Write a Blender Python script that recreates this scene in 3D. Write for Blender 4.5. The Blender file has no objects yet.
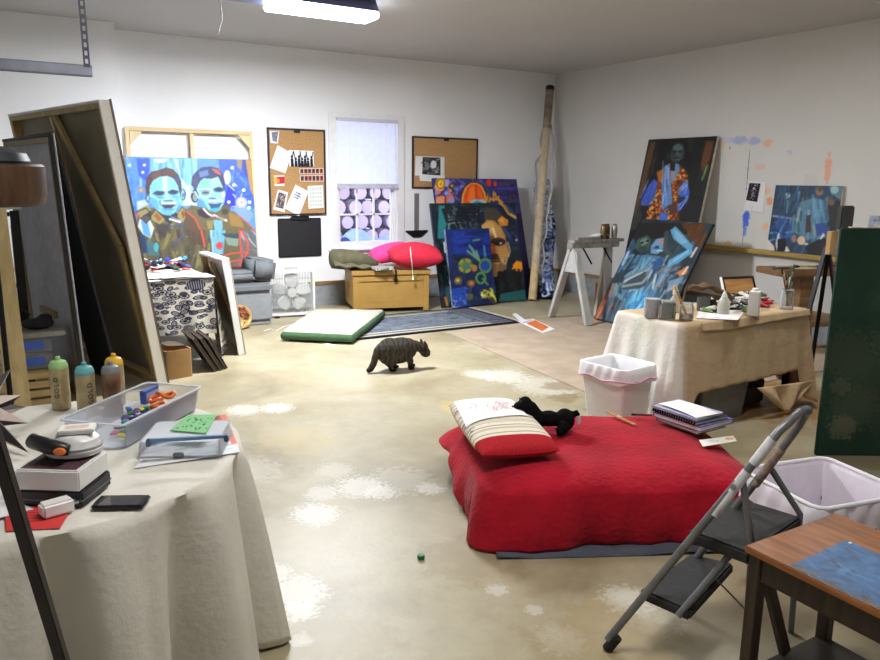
import bpy, bmesh, math, random
import numpy as np
from mathutils import Vector, Matrix, Euler
random.seed(7); rng = np.random.default_rng(5)
R = math.radians
scene = bpy.context.scene
COL = scene.collection

# ------------------------------------------------------------------ camera
YAW, PIT, ROL, FPX, H = R(30.876), R(11.382), R(0.6645), 749.6, 1.6
_f = Vector((math.sin(YAW)*math.cos(PIT), math.cos(YAW)*math.cos(PIT), -math.sin(PIT)))
_r = Vector((math.cos(YAW), -math.sin(YAW), 0)); _u = _r.cross(_f)
_r2 = _r*math.cos(ROL)+_u*math.sin(ROL); _u2 = -_r*math.sin(ROL)+_u*math.cos(ROL)
CAM = Vector((0, 0, H))
cd = bpy.data.cameras.new('camera'); cam = bpy.data.objects.new('camera', cd); COL.objects.link(cam)
m = Matrix((_r2, _u2, -_f)).transposed().to_4x4(); m.translation = CAM
cam.matrix_world = m
cd.sensor_width = 36; cd.lens = FPX/880*36; cd.clip_start = .02; cd.clip_end = 200
scene.camera = cam

def ray(x, y): return _f+_r2*((x-440)/FPX)-_u2*((y-330)/FPX)
def fl(x, y, z=0.):                      # photo pixel -> point at height z
    d = ray(x, y); return CAM+d*((z-H)/d.z)
def pl(x, y, ax, v):                     # photo pixel -> point on an axis-aligned plane
    d = ray(x, y); return CAM+d*((v-CAM[ax])/d[ax])

# ------------------------------------------------------------------ materials
def lin(c):
    return tuple((v/12.92 if v <= .04045 else ((v+.055)/1.055)**2.4) for v in [k/255 for k in c])
def rgba(c): return (*lin(c), 1)
_M = {}
def newmat(name):
    mt = bpy.data.materials.new(name); mt.use_nodes = True
    nt = mt.node_tree; b = nt.nodes['Principled BSDF']; return mt, nt, b
def N(nt, t, **kw):
    n = nt.nodes.new(t)
    for k, v in kw.items(): setattr(n, k, v)
    return n
def mat(name, c, rough=.6, metal=0, var=.12, scale=14, bump=0, bscale=60, spec=.5, emit=None, es=0, coat=0):
    """plain surface with procedural tone variation"""
    key = name
    if key in _M: return _M[key]
    mt, nt, b = newmat(name)
    tc = N(nt, 'ShaderNodeTexCoord')
    nz = N(nt, 'ShaderNodeTexNoise'); nz.inputs['Scale'].default_value = scale; nz.inputs['Detail'].default_value = 4
    nt.links.new(tc.outputs['Object'], nz.inputs['Vector'])
    rp = N(nt, 'ShaderNodeValToRGB')
    a = np.array(lin(c))
    rp.color_ramp.elements[0].color = (*(a*(1-var*1.6)), 1); rp.color_ramp.elements[0].position = .25
    rp.color_ramp.elements[1].color = (*np.minimum(a*(1+var*1.2), 1), 1); rp.color_ramp.elements[1].position = .75
    nt.links.new(nz.outputs['Fac'], rp.inputs['Fac']); nt.links.new(rp.outputs['Color'], b.inputs['Base Color'])
    b.inputs['Roughness'].default_value = rough; b.inputs['Metallic'].default_value = metal
    b.inputs['Specular IOR Level'].default_value = spec; b.inputs['Coat Weight'].default_value = coat
    if bump:
        n2 = N(nt, 'ShaderNodeTexNoise'); n2.inputs['Scale'].default_value = bscale; n2.inputs['Detail'].default_value = 6
        nt.links.new(tc.outputs['Object'], n2.inputs['Vector'])
        bp = N(nt, 'ShaderNodeBump'); bp.inputs['Strength'].default_value = bump; bp.inputs['Distance'].default_value = .01
        nt.links.new(n2.outputs['Fac'], bp.inputs['Height']); nt.links.new(bp.outputs['Normal'], b.inputs['Normal'])
    if emit:
        b.inputs['Emission Color'].default_value = rgba(emit); b.inputs['Emission Strength'].default_value = es
    _M[key] = mt; return mt
def wood(name, c1, c2, scale=6, axis='X', rough=.55):
    if name in _M: return _M[name]
    mt, nt, b = newmat(name)
    tc = N(nt, 'ShaderNodeTexCoord'); mp = N(nt, 'ShaderNodeMapping')
    s = {'X': (.6, 6, 6), 'Y': (6, .6, 6), 'Z': (6, 6, .6)}[axis]
    mp.inputs['Scale'].default_value = s
    nz = N(nt, 'ShaderNodeTexNoise'); nz.inputs['Scale'].default_value = scale; nz.inputs['Detail'].default_value = 6; nz.inputs['Distortion'].default_value = .6
    rp = N(nt, 'ShaderNodeValToRGB')
    rp.color_ramp.elements[0].color = rgba(c1); rp.color_ramp.elements[0].position = .3
    rp.color_ramp.elements[1].color = rgba(c2); rp.color_ramp.elements[1].position = .7
    L = nt.links.new
    L(tc.outputs['Object'], mp.inputs['Vector']); L(mp.outputs['Vector'], nz.inputs['Vector']); L(nz.outputs['Fac'], rp.inputs['Fac']); L(rp.outputs['Color'], b.inputs['Base Color'])
    b.inputs['Roughness'].default_value = rough
    _M[name] = mt; return mt
def attrmat(name='painted_surface', rough=.5, bump=.15, bscale=90, spec=.4):
    """colour painted on the mesh itself, with a brushed bump"""
    if name in _M: return _M[name]
    mt, nt, b = newmat(name)
    at = N(nt, 'ShaderNodeAttribute', attribute_name='Col')
    tc = N(nt, 'ShaderNodeTexCoord')
    nz = N(nt, 'ShaderNodeTexNoise'); nz.inputs['Scale'].default_value = bscale; nz.inputs['Detail'].default_value = 4
    bp = N(nt, 'ShaderNodeBump'); bp.inputs['Strength'].default_value = bump; bp.inputs['Distance'].default_value = .01
    L = nt.links.new
    L(at.outputs['Color'], b.inputs['Base Color']); L(tc.outputs['Object'], nz.inputs['Vector'])
    L(nz.outputs['Fac'], bp.inputs['Height']); L(bp.outputs['Normal'], b.inputs['Normal'])
    b.inputs['Roughness'].default_value = rough; b.inputs['Specular IOR Level'].default_value = spec
    _M[name] = mt; return mt
def clearmat(name, tint=(235, 240, 245), opac=.25, rough=.15):
    """thin see-through plastic or glass"""
    if name in _M: return _M[name]
    mt, nt, b = newmat(name)
    out = nt.nodes['Material Output']
    b.inputs['Base Color'].default_value = rgba(tint); b.inputs['Roughness'].default_value = rough
    tr = N(nt, 'ShaderNodeBsdfTransparent'); tr.inputs['Color'].default_value = (.96, .97, .98, 1)
    fr = N(nt, 'ShaderNodeFresnel'); fr.inputs['IOR'].default_value = 1.25
    nz = N(nt, 'ShaderNodeTexNoise'); nz.inputs['Scale'].default_value = 9
    mr = N(nt, 'ShaderNodeMapRange'); mr.inputs['To Min'].default_value = opac*.7; mr.inputs['To Max'].default_value = opac*1.3
    ad = N(nt, 'ShaderNodeMath', operation='ADD'); ad.use_clamp = True
    mx = N(nt, 'ShaderNodeMixShader'); L = nt.links.new
    L(nz.outputs['Fac'], mr.inputs['Value']); L(mr.outputs['Result'], ad.inputs[0]); L(fr.outputs['Fac'], ad.inputs[1])
    L(ad.outputs['Value'], mx.inputs['Fac']); L(tr.outputs['BSDF'], mx.inputs[1]); L(b.outputs['BSDF'], mx.inputs[2]); L(mx.outputs['Shader'], out.inputs['Surface'])
    _M[name] = mt; return mt

# ------------------------------------------------------------------ objects
def setp(o, label=None, cat=None, group=None, kind=None):
    if label: o['label'] = label
    if cat: o['category'] = cat
    if group: o['group'] = group
    if kind: o['kind'] = kind
    return o
def thing(name, label, cat, loc=(0, 0, 0), rz=0, group=None, rot=None):
    o = bpy.data.objects.new(name, None); COL.objects.link(o); o.empty_display_size = .1
    o.location = loc; o.rotation_euler = rot if rot else (0, 0, rz)
    return setp(o, label, cat, group)
def link(name, me, mt, parent=None, smooth=True, ang=38):
    if mt: 
        for q in (mt if isinstance(mt, list) else [mt]): me.materials.append(q)
    if smooth:
        me.polygons.foreach_set('use_smooth', [True]*len(me.polygons))
        me.set_sharp_from_angle(angle=R(ang))
    me.update()
    o = bpy.data.objects.new(name, me); COL.objects.link(o)
    if parent: o.parent = parent
    return o
class MB:
    def __init__(s): s.bm = bmesh.new()
    def _add(s, vs, fs, mi=0):
        v = [s.bm.verts.new(Vector(p)) for p in vs]
        for f in fs:
            try:
                q = s.bm.faces.new([v[i] for i in f]); q.material_index = mi
            except ValueError: pass
        return v
    def hexa(s, p, bev=0, seg=2, mi=0):
        """p: four bottom points then four top points, same winding"""
        v = s._add(p, [(3, 2, 1, 0), (4, 5, 6, 7), (0, 1, 5, 4), (1, 2, 6, 5), (2, 3, 7, 6), (3, 0, 4, 7)], mi)
        if bev:
            es = {e for q in v for e in q.link_edges}
            bmesh.ops.bevel(s.bm, geom=list(es), offset=bev, segments=seg, affect='EDGES', clamp_overlap=True)
        return s
    def box(s, x0, x1, y0, y1, z0, z1, bev=0, seg=2, mi=0):
        return s.hexa([(x0, y0, z0), (x1, y0, z0), (x1, y1, z0), (x0, y1, z0), (x0, y0, z1), (x1, y0, z1), (x1, y1, z1), (x0, y1, z1)], bev, seg, mi)
    def bar(s, a, b, w, h, up=(0, 0, 1), bev=0, mi=0):
        a, b = Vector(a), Vector(b); d = (b-a).normalized(); up = Vector(up)
        if abs(d.dot(up)) > .98: up = Vector((0, 1, 0))
        x = d.cross(up).normalized()*(w/2); y = x.cross(d).normalized()*(h/2)
        return s.hexa([a-x-y, a+x-y, a+x+y, a-x+y, b-x-y, b+x-y, b+x+y, b-x+y], bev, 2, mi)
    def tube(s, pts, r, n=10, mi=0, cap=True):
        pts = [Vector(p) for p in pts]; k = len(pts)
        rr = r if isinstance(r, (list, tuple)) else [r]*k
        rings = []; ref = None
        for i, p in enumerate(pts):
            d = (pts[min(i+1, k-1)]-pts[max(i-1, 0)]).normalized()
            if ref is None:
                ref = d.orthogonal().normalized()
            else:
                ref = (ref-d*ref.dot(d)).normalized()
            y = d.cross(ref)
            rings.append([s.bm.verts.new(p+(ref*math.cos(2*math.pi*j/n)+y*math.sin(2*math.pi*j/n))*rr[i]) for j in range(n)])
        for a, b in zip(rings, rings[1:]):
            for j in range(n):
                f = s.bm.faces.new((a[j], a[(j+1) % n], b[(j+1) % n], b[j])); f.material_index = mi
        if cap:
            s.bm.faces.new(rings[0][::-1]).material_index = mi; s.bm.faces.new(rings[-1]).material_index = mi
        return s
    def lathe(s, prof, c=(0, 0, 0), n=24, mi=0, axis='Z', sx=1, sy=1):
        c = Vector(c); rings = []
        for r, z in prof:
            if r < 1e-5: r = 1e-4
            ring = []
            for j in range(n):
                a = 2*math.pi*j/n; p = Vector((r*math.cos(a)*sx, r*math.sin(a)*sy, z))
                if axis == 'Y': p = Vector((p.x, -p.z, p.y))
                if axis == 'X': p = Vector((p.z, p.x, p.y))
                ring.append(s.bm.verts.new(c+p))
            rings.append(ring)
        for a, b in zip(rings, rings[1:]):
            for j in range(n):
                f = s.bm.faces.new((a[j], a[(j+1) % n], b[(j+1) % n], b[j])); f.material_index = mi
        s.bm.faces.new(rings[0][::-1]).material_index = mi; s.bm.faces.new(rings[-1]).material_index = mi
        return s
    def ell(s, c, r, rot=None, n=16, mi=0):
        M = Matrix.Translation(Vector(c)) @ (rot.to_matrix().to_4x4() if rot else Matrix()) @ Matrix.Diagonal((*r, 1))
        g = bmesh.ops.create_uvsphere(s.bm, u_segments=n, v_segments=max(8, n*2//3), radius=1, matrix=M)
        for v in g['verts']:
            for f in v.link_faces: f.material_index = mi
        return s
    def prism(s, poly, z0, z1, mi=0, M=None, bev=0):
        n = len(poly); M = M or Matrix()
        vs = [M @ Vector((x, y, z0)) for x, y in poly]+[M @ Vector((x, y, z1)) for x, y in poly]
        v = s._add(vs, [tuple(range(n-1, -1, -1)), tuple(range(n, 2*n))]+[(i, (i+1) % n, n+(i+1) % n, n+i) for i in range(n)], mi)
        if bev:
            es = {e for q in v for e in q.link_edges}
            bmesh.ops.bevel(s.bm, geom=list(es), offset=bev, segments=2, affect='EDGES', clamp_overlap=True)
        return s
    def sheet(s, fn, nu, nv, mi=0, wrap=False):
        g = [[s.bm.verts.new(Vector(fn(i/nu, j/nv))) for j in range(nv+1)] for i in range(nu if wrap else nu+1)]
        k = len(g)
        for i in range(nu):
            for j in range(nv):
                f = s.bm.faces.new((g[i][j], g[(i+1) % k][j], g[(i+1) % k][j+1], g[i][j+1])); f.material_index = mi
        return s
    def xf(s, M):
        bmesh.ops.transform(s.bm, matrix=M, verts=s.bm.verts); return s
    def build(s, name, mt, parent=None, smooth=True, ang=38, fix=True):
        if fix: bmesh.ops.recalc_face_normals(s.bm, faces=s.bm.faces)
        me = bpy.data.meshes.new(name); s.bm.to_mesh(me); s.bm.free()
        return link(name, me, mt, parent, smooth, ang)
def solid(o, t, off=-1):
    md = o.modifiers.new('thickness', 'SOLIDIFY'); md.thickness = t; md.offset = off; return o
def organic(mb, name, mt, parent=None, voxel=.006, it=6, fac=.6):
    """join overlapping shapes into one continuous smooth surface"""
    me = bpy.data.meshes.new(name+'_cage'); mb.bm.to_mesh(me); mb.bm.free()
    t = bpy.data.objects.new(name+'_cage', me); COL.objects.link(t)
    rm = t.modifiers.new('r', 'REMESH'); rm.mode = 'VOXEL'; rm.voxel_size = voxel
    sm = t.modifiers.new('s', 'SMOOTH'); sm.iterations = it; sm.factor = fac
    dg = bpy.context.evaluated_depsgraph_get(); dg.update()
    m2 = bpy.data.meshes.new_from_object(t.evaluated_get(dg)); m2.name = name
    bpy.data.objects.remove(t); bpy.data.meshes.remove(me)
    m2.materials.clear()
    return link(name, m2, mt, parent, True, 180)

# ------------------------------------------------------------------ painting on a grid of points
class Pic:
    def __init__(s, w, h, bg):
        s.w, s.h = w, h
        s.a = np.empty((h, w, 3)); s.a[:] = bg
        s.U, s.V = np.meshgrid((np.arange(w)+.5)/w, (np.arange(h)+.5)/h)
    def put(s, mask, c, al=1.):
        mk = (np.clip(mask, 0, 1)*al)[..., None]
        s.a = s.a*(1-mk)+np.array(c, float)*mk
    def soft(s, d):                       # signed distance (in picture heights) to coverage
        return np.clip(.5-d*s.h/1.2, 0, 1)
    def ell(s, cx, cy, rx, ry, c, rot=0, al=1., ring=None):
        x = (s.U-cx)*s.w/s.h; y = s.V-cy; rx = rx*s.w/s.h
        k, q = math.cos(rot), math.sin(rot); X = x*k+y*q; Y = -x*q+y*k
        d = (np.sqrt((X/rx)**2+(Y/ry)**2)-1)*min(rx, ry)
        if ring: d = np.abs(d)-ring
        s.put(s.soft(d), c, al); return s
    def poly(s, pts, c, al=1.):
        ins = np.zeros(s.U.shape, bool); n = len(pts)
        for i in range(n):
            (x0, y0), (x1, y1) = pts[i], pts[(i+1) % n]
            if y0 == y1: continue
            cond = ((s.V >= y0) != (s.V >= y1)) & (s.U < (x1-x0)*(s.V-y0)/(y1-y0)+x0)
            ins ^= cond
        s.put(ins.astype(float), c, al); return s
    def line(s, pts, w, c, al=1.):
        k = s.w/s.h; best = np.full(s.U.shape, 9.)
        for (x0, y0), (x1, y1) in zip(pts, pts[1:]):
            ax, ay, bx, by = x0*k, y0, x1*k, y1; dx, dy = bx-ax, by-ay; L = dx*dx+dy*dy+1e-12
            t = np.clip(((s.U*k-ax)*dx+(s.V-ay)*dy)/L, 0, 1)
            best = np.minimum(best, np.hypot(s.U*k-ax-t*dx, s.V-ay-t*dy))
        s.put(s.soft(best-w/2), c, al); return s
    def strokes(s, n, box, cols, ln=(.05, .15), w=(.01, .03), ang=(0, 6.28), al=(.4, .9)):
        for _ in range(n):
            x, y = rng.uniform(box[0], box[2]), rng.uniform(box[1], box[3]); a = rng.uniform(*ang); L = rng.uniform(*ln)
            c = np.array(cols[rng.integers(len(cols))])*rng.uniform(.8, 1.2)
            s.line([(x-math.cos(a)*L/2, y-math.sin(a)*L/2), (x+math.cos(a)*L/2, y+math.sin(a)*L/2)], rng.uniform(*w), np.clip(c, 0, 255), rng.uniform(*al))
        return s
    def grain(s, amt=10):
        s.a += rng.normal(0, amt, s.a.shape[:2])[..., None]; return s
    def linear(s):
        c = np.clip(s.a, 0, 255)/255
        return np.where(c <= .04045, c/12.92, ((c+.055)/1.055)**2.4)
def pic_mesh(name, pic, fn, mt, parent=None, smooth=True, ang=60):
    """grid whose vertices carry the picture; fn(u, v) with u to the right and v down gives the point"""
    w, h = pic.w, pic.h
    co = np.array([fn(i/(w-1), j/(h-1)) for j in range(h) for i in range(w)], dtype=np.float32)
    idx = np.arange(w*h).reshape(h, w)
    f = np.stack([idx[1:, :-1], idx[1:, 1:], idx[:-1, 1:], idx[:-1, :-1]], -1).reshape(-1, 4)
    me = bpy.data.meshes.new(name); me.vertices.add(w*h); me.vertices.foreach_set('co', co.ravel())
    me.loops.add(f.size); me.loops.foreach_set('vertex_index', f.ravel().astype(np.int32))
    me.polygons.add(len(f)); me.polygons.foreach_set('loop_start', np.arange(0, f.size, 4, dtype=np.int32))
    me.update(calc_edges=True); me.validate()
    ca = me.color_attributes.new('Col', 'FLOAT_COLOR', 'POINT')
    d = np.ones((w*h, 4), np.float32); d[:, :3] = pic.linear().reshape(-1, 3); ca.data.foreach_set('color', d.ravel())
    return link(name, me, mt, parent, smooth, ang)
ART = attrmat('oil_paint', .45, .2, 60); PAPERM = attrmat('printed_paper', .8, .03, 30); CLOTHM = attrmat('printed_cloth', .95, .25, 300, .1)
def painting(name, label, base, rz, w, h, tilt, pic, t=.035, cat='painting', group=None, edge=None, back=None):
    """stretched canvas: base = bottom middle of its front, leaning back by tilt"""
    o = thing(name, label, cat, base, group=group, rot=(-tilt, 0, rz))
    pic_mesh('painted_front', pic, lambda u, v: ((u-.5)*w, -.001, (1-v)*h), ART, o)
    edge = edge or mat('canvas_edge', (205, 203, 196), .8)
    b = MB(); b.box(-w/2, w/2, 0, t, 0, h); b.build('canvas_body', edge, o)
    return o
def paper(name, label, pts, pic, cat='paper', group=None, lift=.0006, curl=0):
    """flat sheet: pts = top-left, top-right, bottom-right, bottom-left in the world"""
    a, b, c, d = [Vector(p) for p in pts]; o = (a+b+c+d)/4
    n = (b-a).cross(d-a).normalized()
    def fn(u, v): return (a*(1-u)+b*u)*(1-v)+(d*(1-u)+c*u)*v-o+n*(-curl*math.sin(u*math.pi))
    q = pic_mesh(name, pic, fn, PAPERM); q.location = o
    return setp(solid(q, lift), label, cat, group)
def proj(p):
    q = Vector(p)-CAM; k = FPX/q.dot(_f); return (440+q.dot(_r2)*k, 330-q.dot(_u2)*k)
class Sketch:
    """draws on a leaning canvas from measurements taken in the photograph"""
    def __init__(s, base, rz, w, h, tilt, bg, res=2.0):
        s.args = (base, rz, w, h, tilt)
        M = Matrix.Translation(Vector(base)) @ Euler((-tilt, 0, rz)).to_matrix().to_4x4()
        c = [proj(M @ Vector(q)) for q in ((-w/2, 0, h), (w/2, 0, h), (w/2, 0, 0), (-w/2, 0, 0))]
        A = []; B_ = []
        for (x, y), (u, v) in zip(c, ((0, 0), (1, 0), (1, 1), (0, 1))):
            A += [[x, y, 1, 0, 0, 0, -u*x, -u*y], [0, 0, 0, x, y, 1, -v*x, -v*y]]; B_ += [u, v]
        s.Hm = np.append(np.linalg.solve(np.array(A), np.array(B_)), 1).reshape(3, 3)
        W = max(abs(c[0][0]-c[1][0]), abs(c[2][0]-c[3][0]), 20); Ht = max(abs(c[0][1]-c[3][1]), abs(c[1][1]-c[2][1]))
        s.p = Pic(int(min(280, W*res)), int(min(300, Ht*res)), bg); s.hpx = Ht; s.org(0, 0, 1); s.c = c
    def org(s, ox, oy, sc): s.ox, s.oy, s.sc = ox, oy, sc; return s
    def uv(s, q):
        x, y = s.ox+q[0]/s.sc, s.oy+q[1]/s.sc; r = s.Hm @ np.array([x, y, 1]); return (r[0]/r[2], r[1]/r[2])
    def poly(s, pts, c, al=1.): s.p.poly([s.uv(q) for q in pts], c, al); return s
    def ell(s, cx, cy, rx, ry, c, rot=0, al=1.):
        k, q = math.cos(rot), math.sin(rot)
        return s.poly([(cx+rx*math.cos(a)*k-ry*math.sin(a)*q, cy+rx*math.cos(a)*q+ry*math.sin(a)*k) for a in np.linspace(0, 6.2832, 22)[:-1]], c, al)
    def line(s, pts, w, c, al=1.): s.p.line([s.uv(q) for q in pts], w/s.sc/s.hpx, c, al); return s
    def ring(s, cx, cy, rx, ry, w, c, rot=0, al=1.):
        return s.line([(cx+rx*math.cos(a)*math.cos(rot)-ry*math.sin(a)*math.sin(rot), cy+rx*math.cos(a)*math.sin(rot)+ry*math.sin(a)*math.cos(rot)) for a in np.linspace(0, 6.2832, 18)], w, c, al)
    def strokes(s, n, box, cols, ln, w, ang=(0, 6.28), al=(.4, .9)):
        for _ in range(n):
            x, y = rng.uniform(box[0], box[2]), rng.uniform(box[1], box[3]); a = rng.uniform(*ang); L = rng.uniform(*ln)/2
            c = np.clip(np.array(cols[rng.integers(len(cols))])*rng.uniform(.85, 1.15), 0, 255)
            s.line([(x-math.cos(a)*L, y-math.sin(a)*L), (x+math.cos(a)*L, y+math.sin(a)*L)], rng.uniform(*w), c, rng.uniform(*al))
        return s
    def done(s, blur=1, gain=1., grain=5):
        a = s.p.a
        for _ in range(blur):
            q = np.pad(a, ((1, 1), (1, 1), (0, 0)), mode='edge')
            a = (q[1:-1, 1:-1]*4+q[:-2, 1:-1]*2+q[2:, 1:-1]*2+q[1:-1, :-2]*2+q[1:-1, 2:]*2+q[:-2, :-2]+q[2:, 2:]+q[:-2, 2:]+q[2:, :-2])/16
        s.p.a = a*gain; return s.p.grain(grain)
def sketch_painting(name, label, S, **kw):
    base, rz, w, h, tilt = S.args; return painting(name, label, base, rz, w, h, tilt, S.done(kw.pop('blur', 1), kw.pop('gain', 1.)), **kw)
def copy_tree(o, parent=None):
    c = o.copy(); COL.objects.link(c)
    if parent: c.parent = parent
    for k in list(o.children): copy_tree(k, c)
    return c
def text_on(name, s, size, mt, parent, M, ex=.0004):
    cu = bpy.data.curves.new(name, 'FONT'); cu.body = s; cu.size = size; cu.extrude = ex; cu.align_x = 'CENTER'; cu.align_y = 'CENTER'
    t = bpy.data.objects.new(name, cu); COL.objects.link(t)
    dg = bpy.context.evaluated_depsgraph_get(); dg.update()
    me = bpy.data.meshes.new_from_object(t.evaluated_get(dg)); bpy.data.objects.remove(t); bpy.data.curves.remove(cu)
    me.transform(M); me.name = name; me.materials.clear()
    return link(name, me, mt, parent, False)
# ------------------------------------------------------------------ the setting
WY, WX, CZ, JX, JY = 8.9, 7.22, 3.1, 1.25, 8.52
LX, FY = -2.6, -1.7
def blobmat(name, base_fn, blobs, rough=.6, spec=.4, bump=.1, bscale=25):
    """base colour plus local marks: (centre, (sx, sy, sz), colour, edge noise scale, density)"""
    mt, nt, b = newmat(name); L = nt.links.new
    tc = N(nt, 'ShaderNodeTexCoord'); cur = base_fn(nt, tc)
    cache = {}
    for c, sz, colr, ns, dens in blobs:
        if ns not in cache:
            nz = N(nt, 'ShaderNodeTexNoise'); nz.inputs['Scale'].default_value = ns; nz.inputs['Detail'].default_value = 7; nz.inputs['Roughness'].default_value = .7
            L(tc.outputs['Object'], nz.inputs['Vector']); cache[ns] = nz
        sub = N(nt, 'ShaderNodeVectorMath', operation='SUBTRACT'); sub.inputs[1].default_value = c
        mul = N(nt, 'ShaderNodeVectorMath', operation='DIVIDE'); mul.inputs[1].default_value = sz
        ln = N(nt, 'ShaderNodeVectorMath', operation='LENGTH')
        ma = N(nt, 'ShaderNodeMath', operation='MULTIPLY_ADD'); ma.inputs[1].default_value = 2.6; 
        ad = N(nt, 'ShaderNodeMath', operation='ADD')
        mr = N(nt, 'ShaderNodeMapRange'); mr.inputs['From Min'].default_value = 2.25; mr.inputs['From Max'].default_value = 1.95; mr.inputs['To Max'].default_value = dens
        mx = N(nt, 'ShaderNodeMix', data_type='RGBA')
        L(tc.outputs['Object'], sub.inputs[0]); L(sub.outputs[0], mul.inputs[0]); L(mul.outputs[0], ln.inputs[0])
        L(cache[ns].outputs['Fac'], ma.inputs[0]); ma.inputs[2].default_value = 0; L(ma.outputs[0], ad.inputs[0]); L(ln.outputs['Value'], ad.inputs[1])
        L(ad.outputs[0], mr.inputs['Value']); L(mr.outputs['Result'], mx.inputs['Factor'])
        L(cur, mx.inputs['A']); mx.inputs['B'].default_value = rgba(colr); cur = mx.outputs['Result']
    L(cur, b.inputs['Base Color']); b.inputs['Roughness'].default_value = rough; b.inputs['Specular IOR Level'].default_value = spec
    n2 = N(nt, 'ShaderNodeTexNoise'); n2.inputs['Scale'].default_value = bscale; n2.inputs['Detail'].default_value = 5
    L(tc.outputs['Object'], n2.inputs['Vector'])
    bp = N(nt, 'ShaderNodeBump'); bp.inputs['Strength'].default_value = bump; bp.inputs['Distance'].default_value = .01
    L(n2.outputs['Fac'], bp.inputs['Height']); L(bp.outputs['Normal'], b.inputs['Normal'])
    return mt
def floor_base(nt, tc):
    L = nt.links.new
    n1 = N(nt, 'ShaderNodeTexNoise'); n1.inputs['Scale'].default_value = 1.1; n1.inputs['Detail'].default_value = 8; n1.inputs['Distortion'].default_value = .8
    r1 = N(nt, 'ShaderNodeValToRGB'); e = r1.color_ramp.elements
    e[0].color = rgba((138, 127, 101)); e[0].position = .3; e[1].color = rgba((177, 169, 145)); e[1].position = .68
    k = e.new(.5); k.color = rgba((162, 152, 124))
    n2 = N(nt, 'ShaderNodeTexNoise'); n2.inputs['Scale'].default_value = 7; n2.inputs['Detail'].default_value = 9; n2.inputs['Roughness'].default_value = .7
    mr = N(nt, 'ShaderNodeMapRange'); mr.inputs['From Min'].default_value = .3; mr.inputs['From Max'].default_value = .7; mr.inputs['To Min'].default_value = .86; mr.inputs['To Max'].default_value = 1.08
    mx = N(nt, 'ShaderNodeVectorMath', operation='SCALE')
    L(tc.outputs['Object'], n1.inputs['Vector']); L(tc.outputs['Object'], n2.inputs['Vector']); L(n1.outputs['Fac'], r1.inputs['Fac'])
    L(n2.outputs['Fac'], mr.inputs['Value']); L(r1.outputs['Color'], mx.inputs[0]); L(mr.outputs['Result'], mx.inputs['Scale'])
    return mx.outputs[0]
WP = (208, 205, 196)
fb = []
for x, y, s, dn in [(316, 514, .13, .9), (296, 592, .14, .8), (275, 572, .08, .7), (360, 487, .15, .75), (380, 492, .1, .7), (322, 493, .1, .6), (277, 408, .13, .8), (243, 410, .14, .7), (503, 376, .24, .8), (478, 374, .16, .6), (545, 386, .3, .6),
                  (430, 489, .08, .6), (300, 610, .08, .8), (628, 600, .12, .7), (335, 470, .12, .4), (497, 590, .05, .6), (535, 610, .04, .5), (575, 362, .12, .4), (300, 640, .05, .6), (400, 480, .2, .3), (250, 470, .2, .3), (560, 640, .1, .3), (655, 620, .12, .3)]:
    p = fl(x, y); fb.append((tuple(p), (s, s*1.1, 1), WP, 44 if s < .2 else 26, dn*.85))
for x, y, s, c, dn in [(560, 386, .16, (120, 98, 55), .6), (566, 398, .14, (110, 90, 50), .5), (465, 406, .2, (196, 176, 105), .6), (340, 330, .3, (150, 135, 100), .3), (470, 560, .25, (140, 122, 88), .3), (610, 640, .3, (150, 128, 84), .4), (350, 640, .2, (150, 135, 98), .4), (300, 440, .3, (190, 172, 120), .35), (780, 400, .7, (150, 105, 45), .75), (500, 345, .5, (200, 190, 165), .4)]:
    p = fl(x, y); fb.append((tuple(p), (s, s, 1), c, 7, dn))
floor_m = blobmat('concrete_floor', floor_base, fb, .42, .45, .08, 40)
b = MB(); b.box(LX-.2, WX+.2, FY-.2, WY+.2, -.12, 0); setp(b.build('floor', floor_m, None, False), kind='structure')

def wall_base(c, var=.03):
    def f(nt, tc):
        L = nt.links.new
        n1 = N(nt, 'ShaderNodeTexNoise'); n1.inputs['Scale'].default_value = .9; n1.inputs['Detail'].default_value = 6
        r1 = N(nt, 'ShaderNodeValToRGB'); e = r1.color_ramp.elements; a = np.array(lin(c))
        e[0].color = (*(a*(1-var*2)), 1); e[0].position = .3; e[1].color = (*np.minimum(a*(1+var), 1), 1); e[1].position = .7
        L(tc.outputs['Object'], n1.inputs['Vector']); L(n1.outputs['Fac'], r1.inputs['Fac']); return r1.outputs['Color']
    return f
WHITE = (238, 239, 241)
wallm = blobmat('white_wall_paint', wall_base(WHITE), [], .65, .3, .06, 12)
wb = []
def wmark(x, y, sy, sz, c, dn=.8, ns=18): p = pl(x, y, 0, WX); wb.append((tuple(p), (.5, sy, sz), c, ns, dn))
for a in [(746, 219, .05, .13, (45, 95, 215), .95), (745, 229, .03, .10, (70, 120, 220), .8), (739, 140, .14, .05, (150, 160, 215), .7), (754, 141, .1, .05, (140, 150, 215), .6), (727, 141, .12, .05, (190, 195, 225), .6), (768, 143, .07, .05, (235, 170, 120), .7), (722, 144, .06, .04, (240, 190, 150), .5), (760, 167, .07, .05, (235, 175, 165), .6), (828, 168, .045, .16, (232, 160, 125), .8), (770, 201, .045, .05, (232, 150, 80), .8), (768, 191, .04, .05, (236, 175, 120), .6), (765, 227, .045, .06, (235, 170, 115), .7), (790, 152, .04, .04, (175, 180, 215), .5), (730, 148, .02, .02, (210, 90, 110), .7), (728, 243, .06, .03, (235, 160, 90), .7), (811, 180, .1, .08, (195, 190, 190), .4), (838, 200, .04, .1, (235, 190, 140), .5)]: wmark(*a)
p = pl(748, 170, 0, WX); wb.append((tuple(p), (.5, .008, .32), (110, 110, 125), 40, .8))
p = pl(743, 236, 0, WX); wb.append((tuple(p), (.5, .008, .14), (110, 110, 125), 40, .7))
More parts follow.
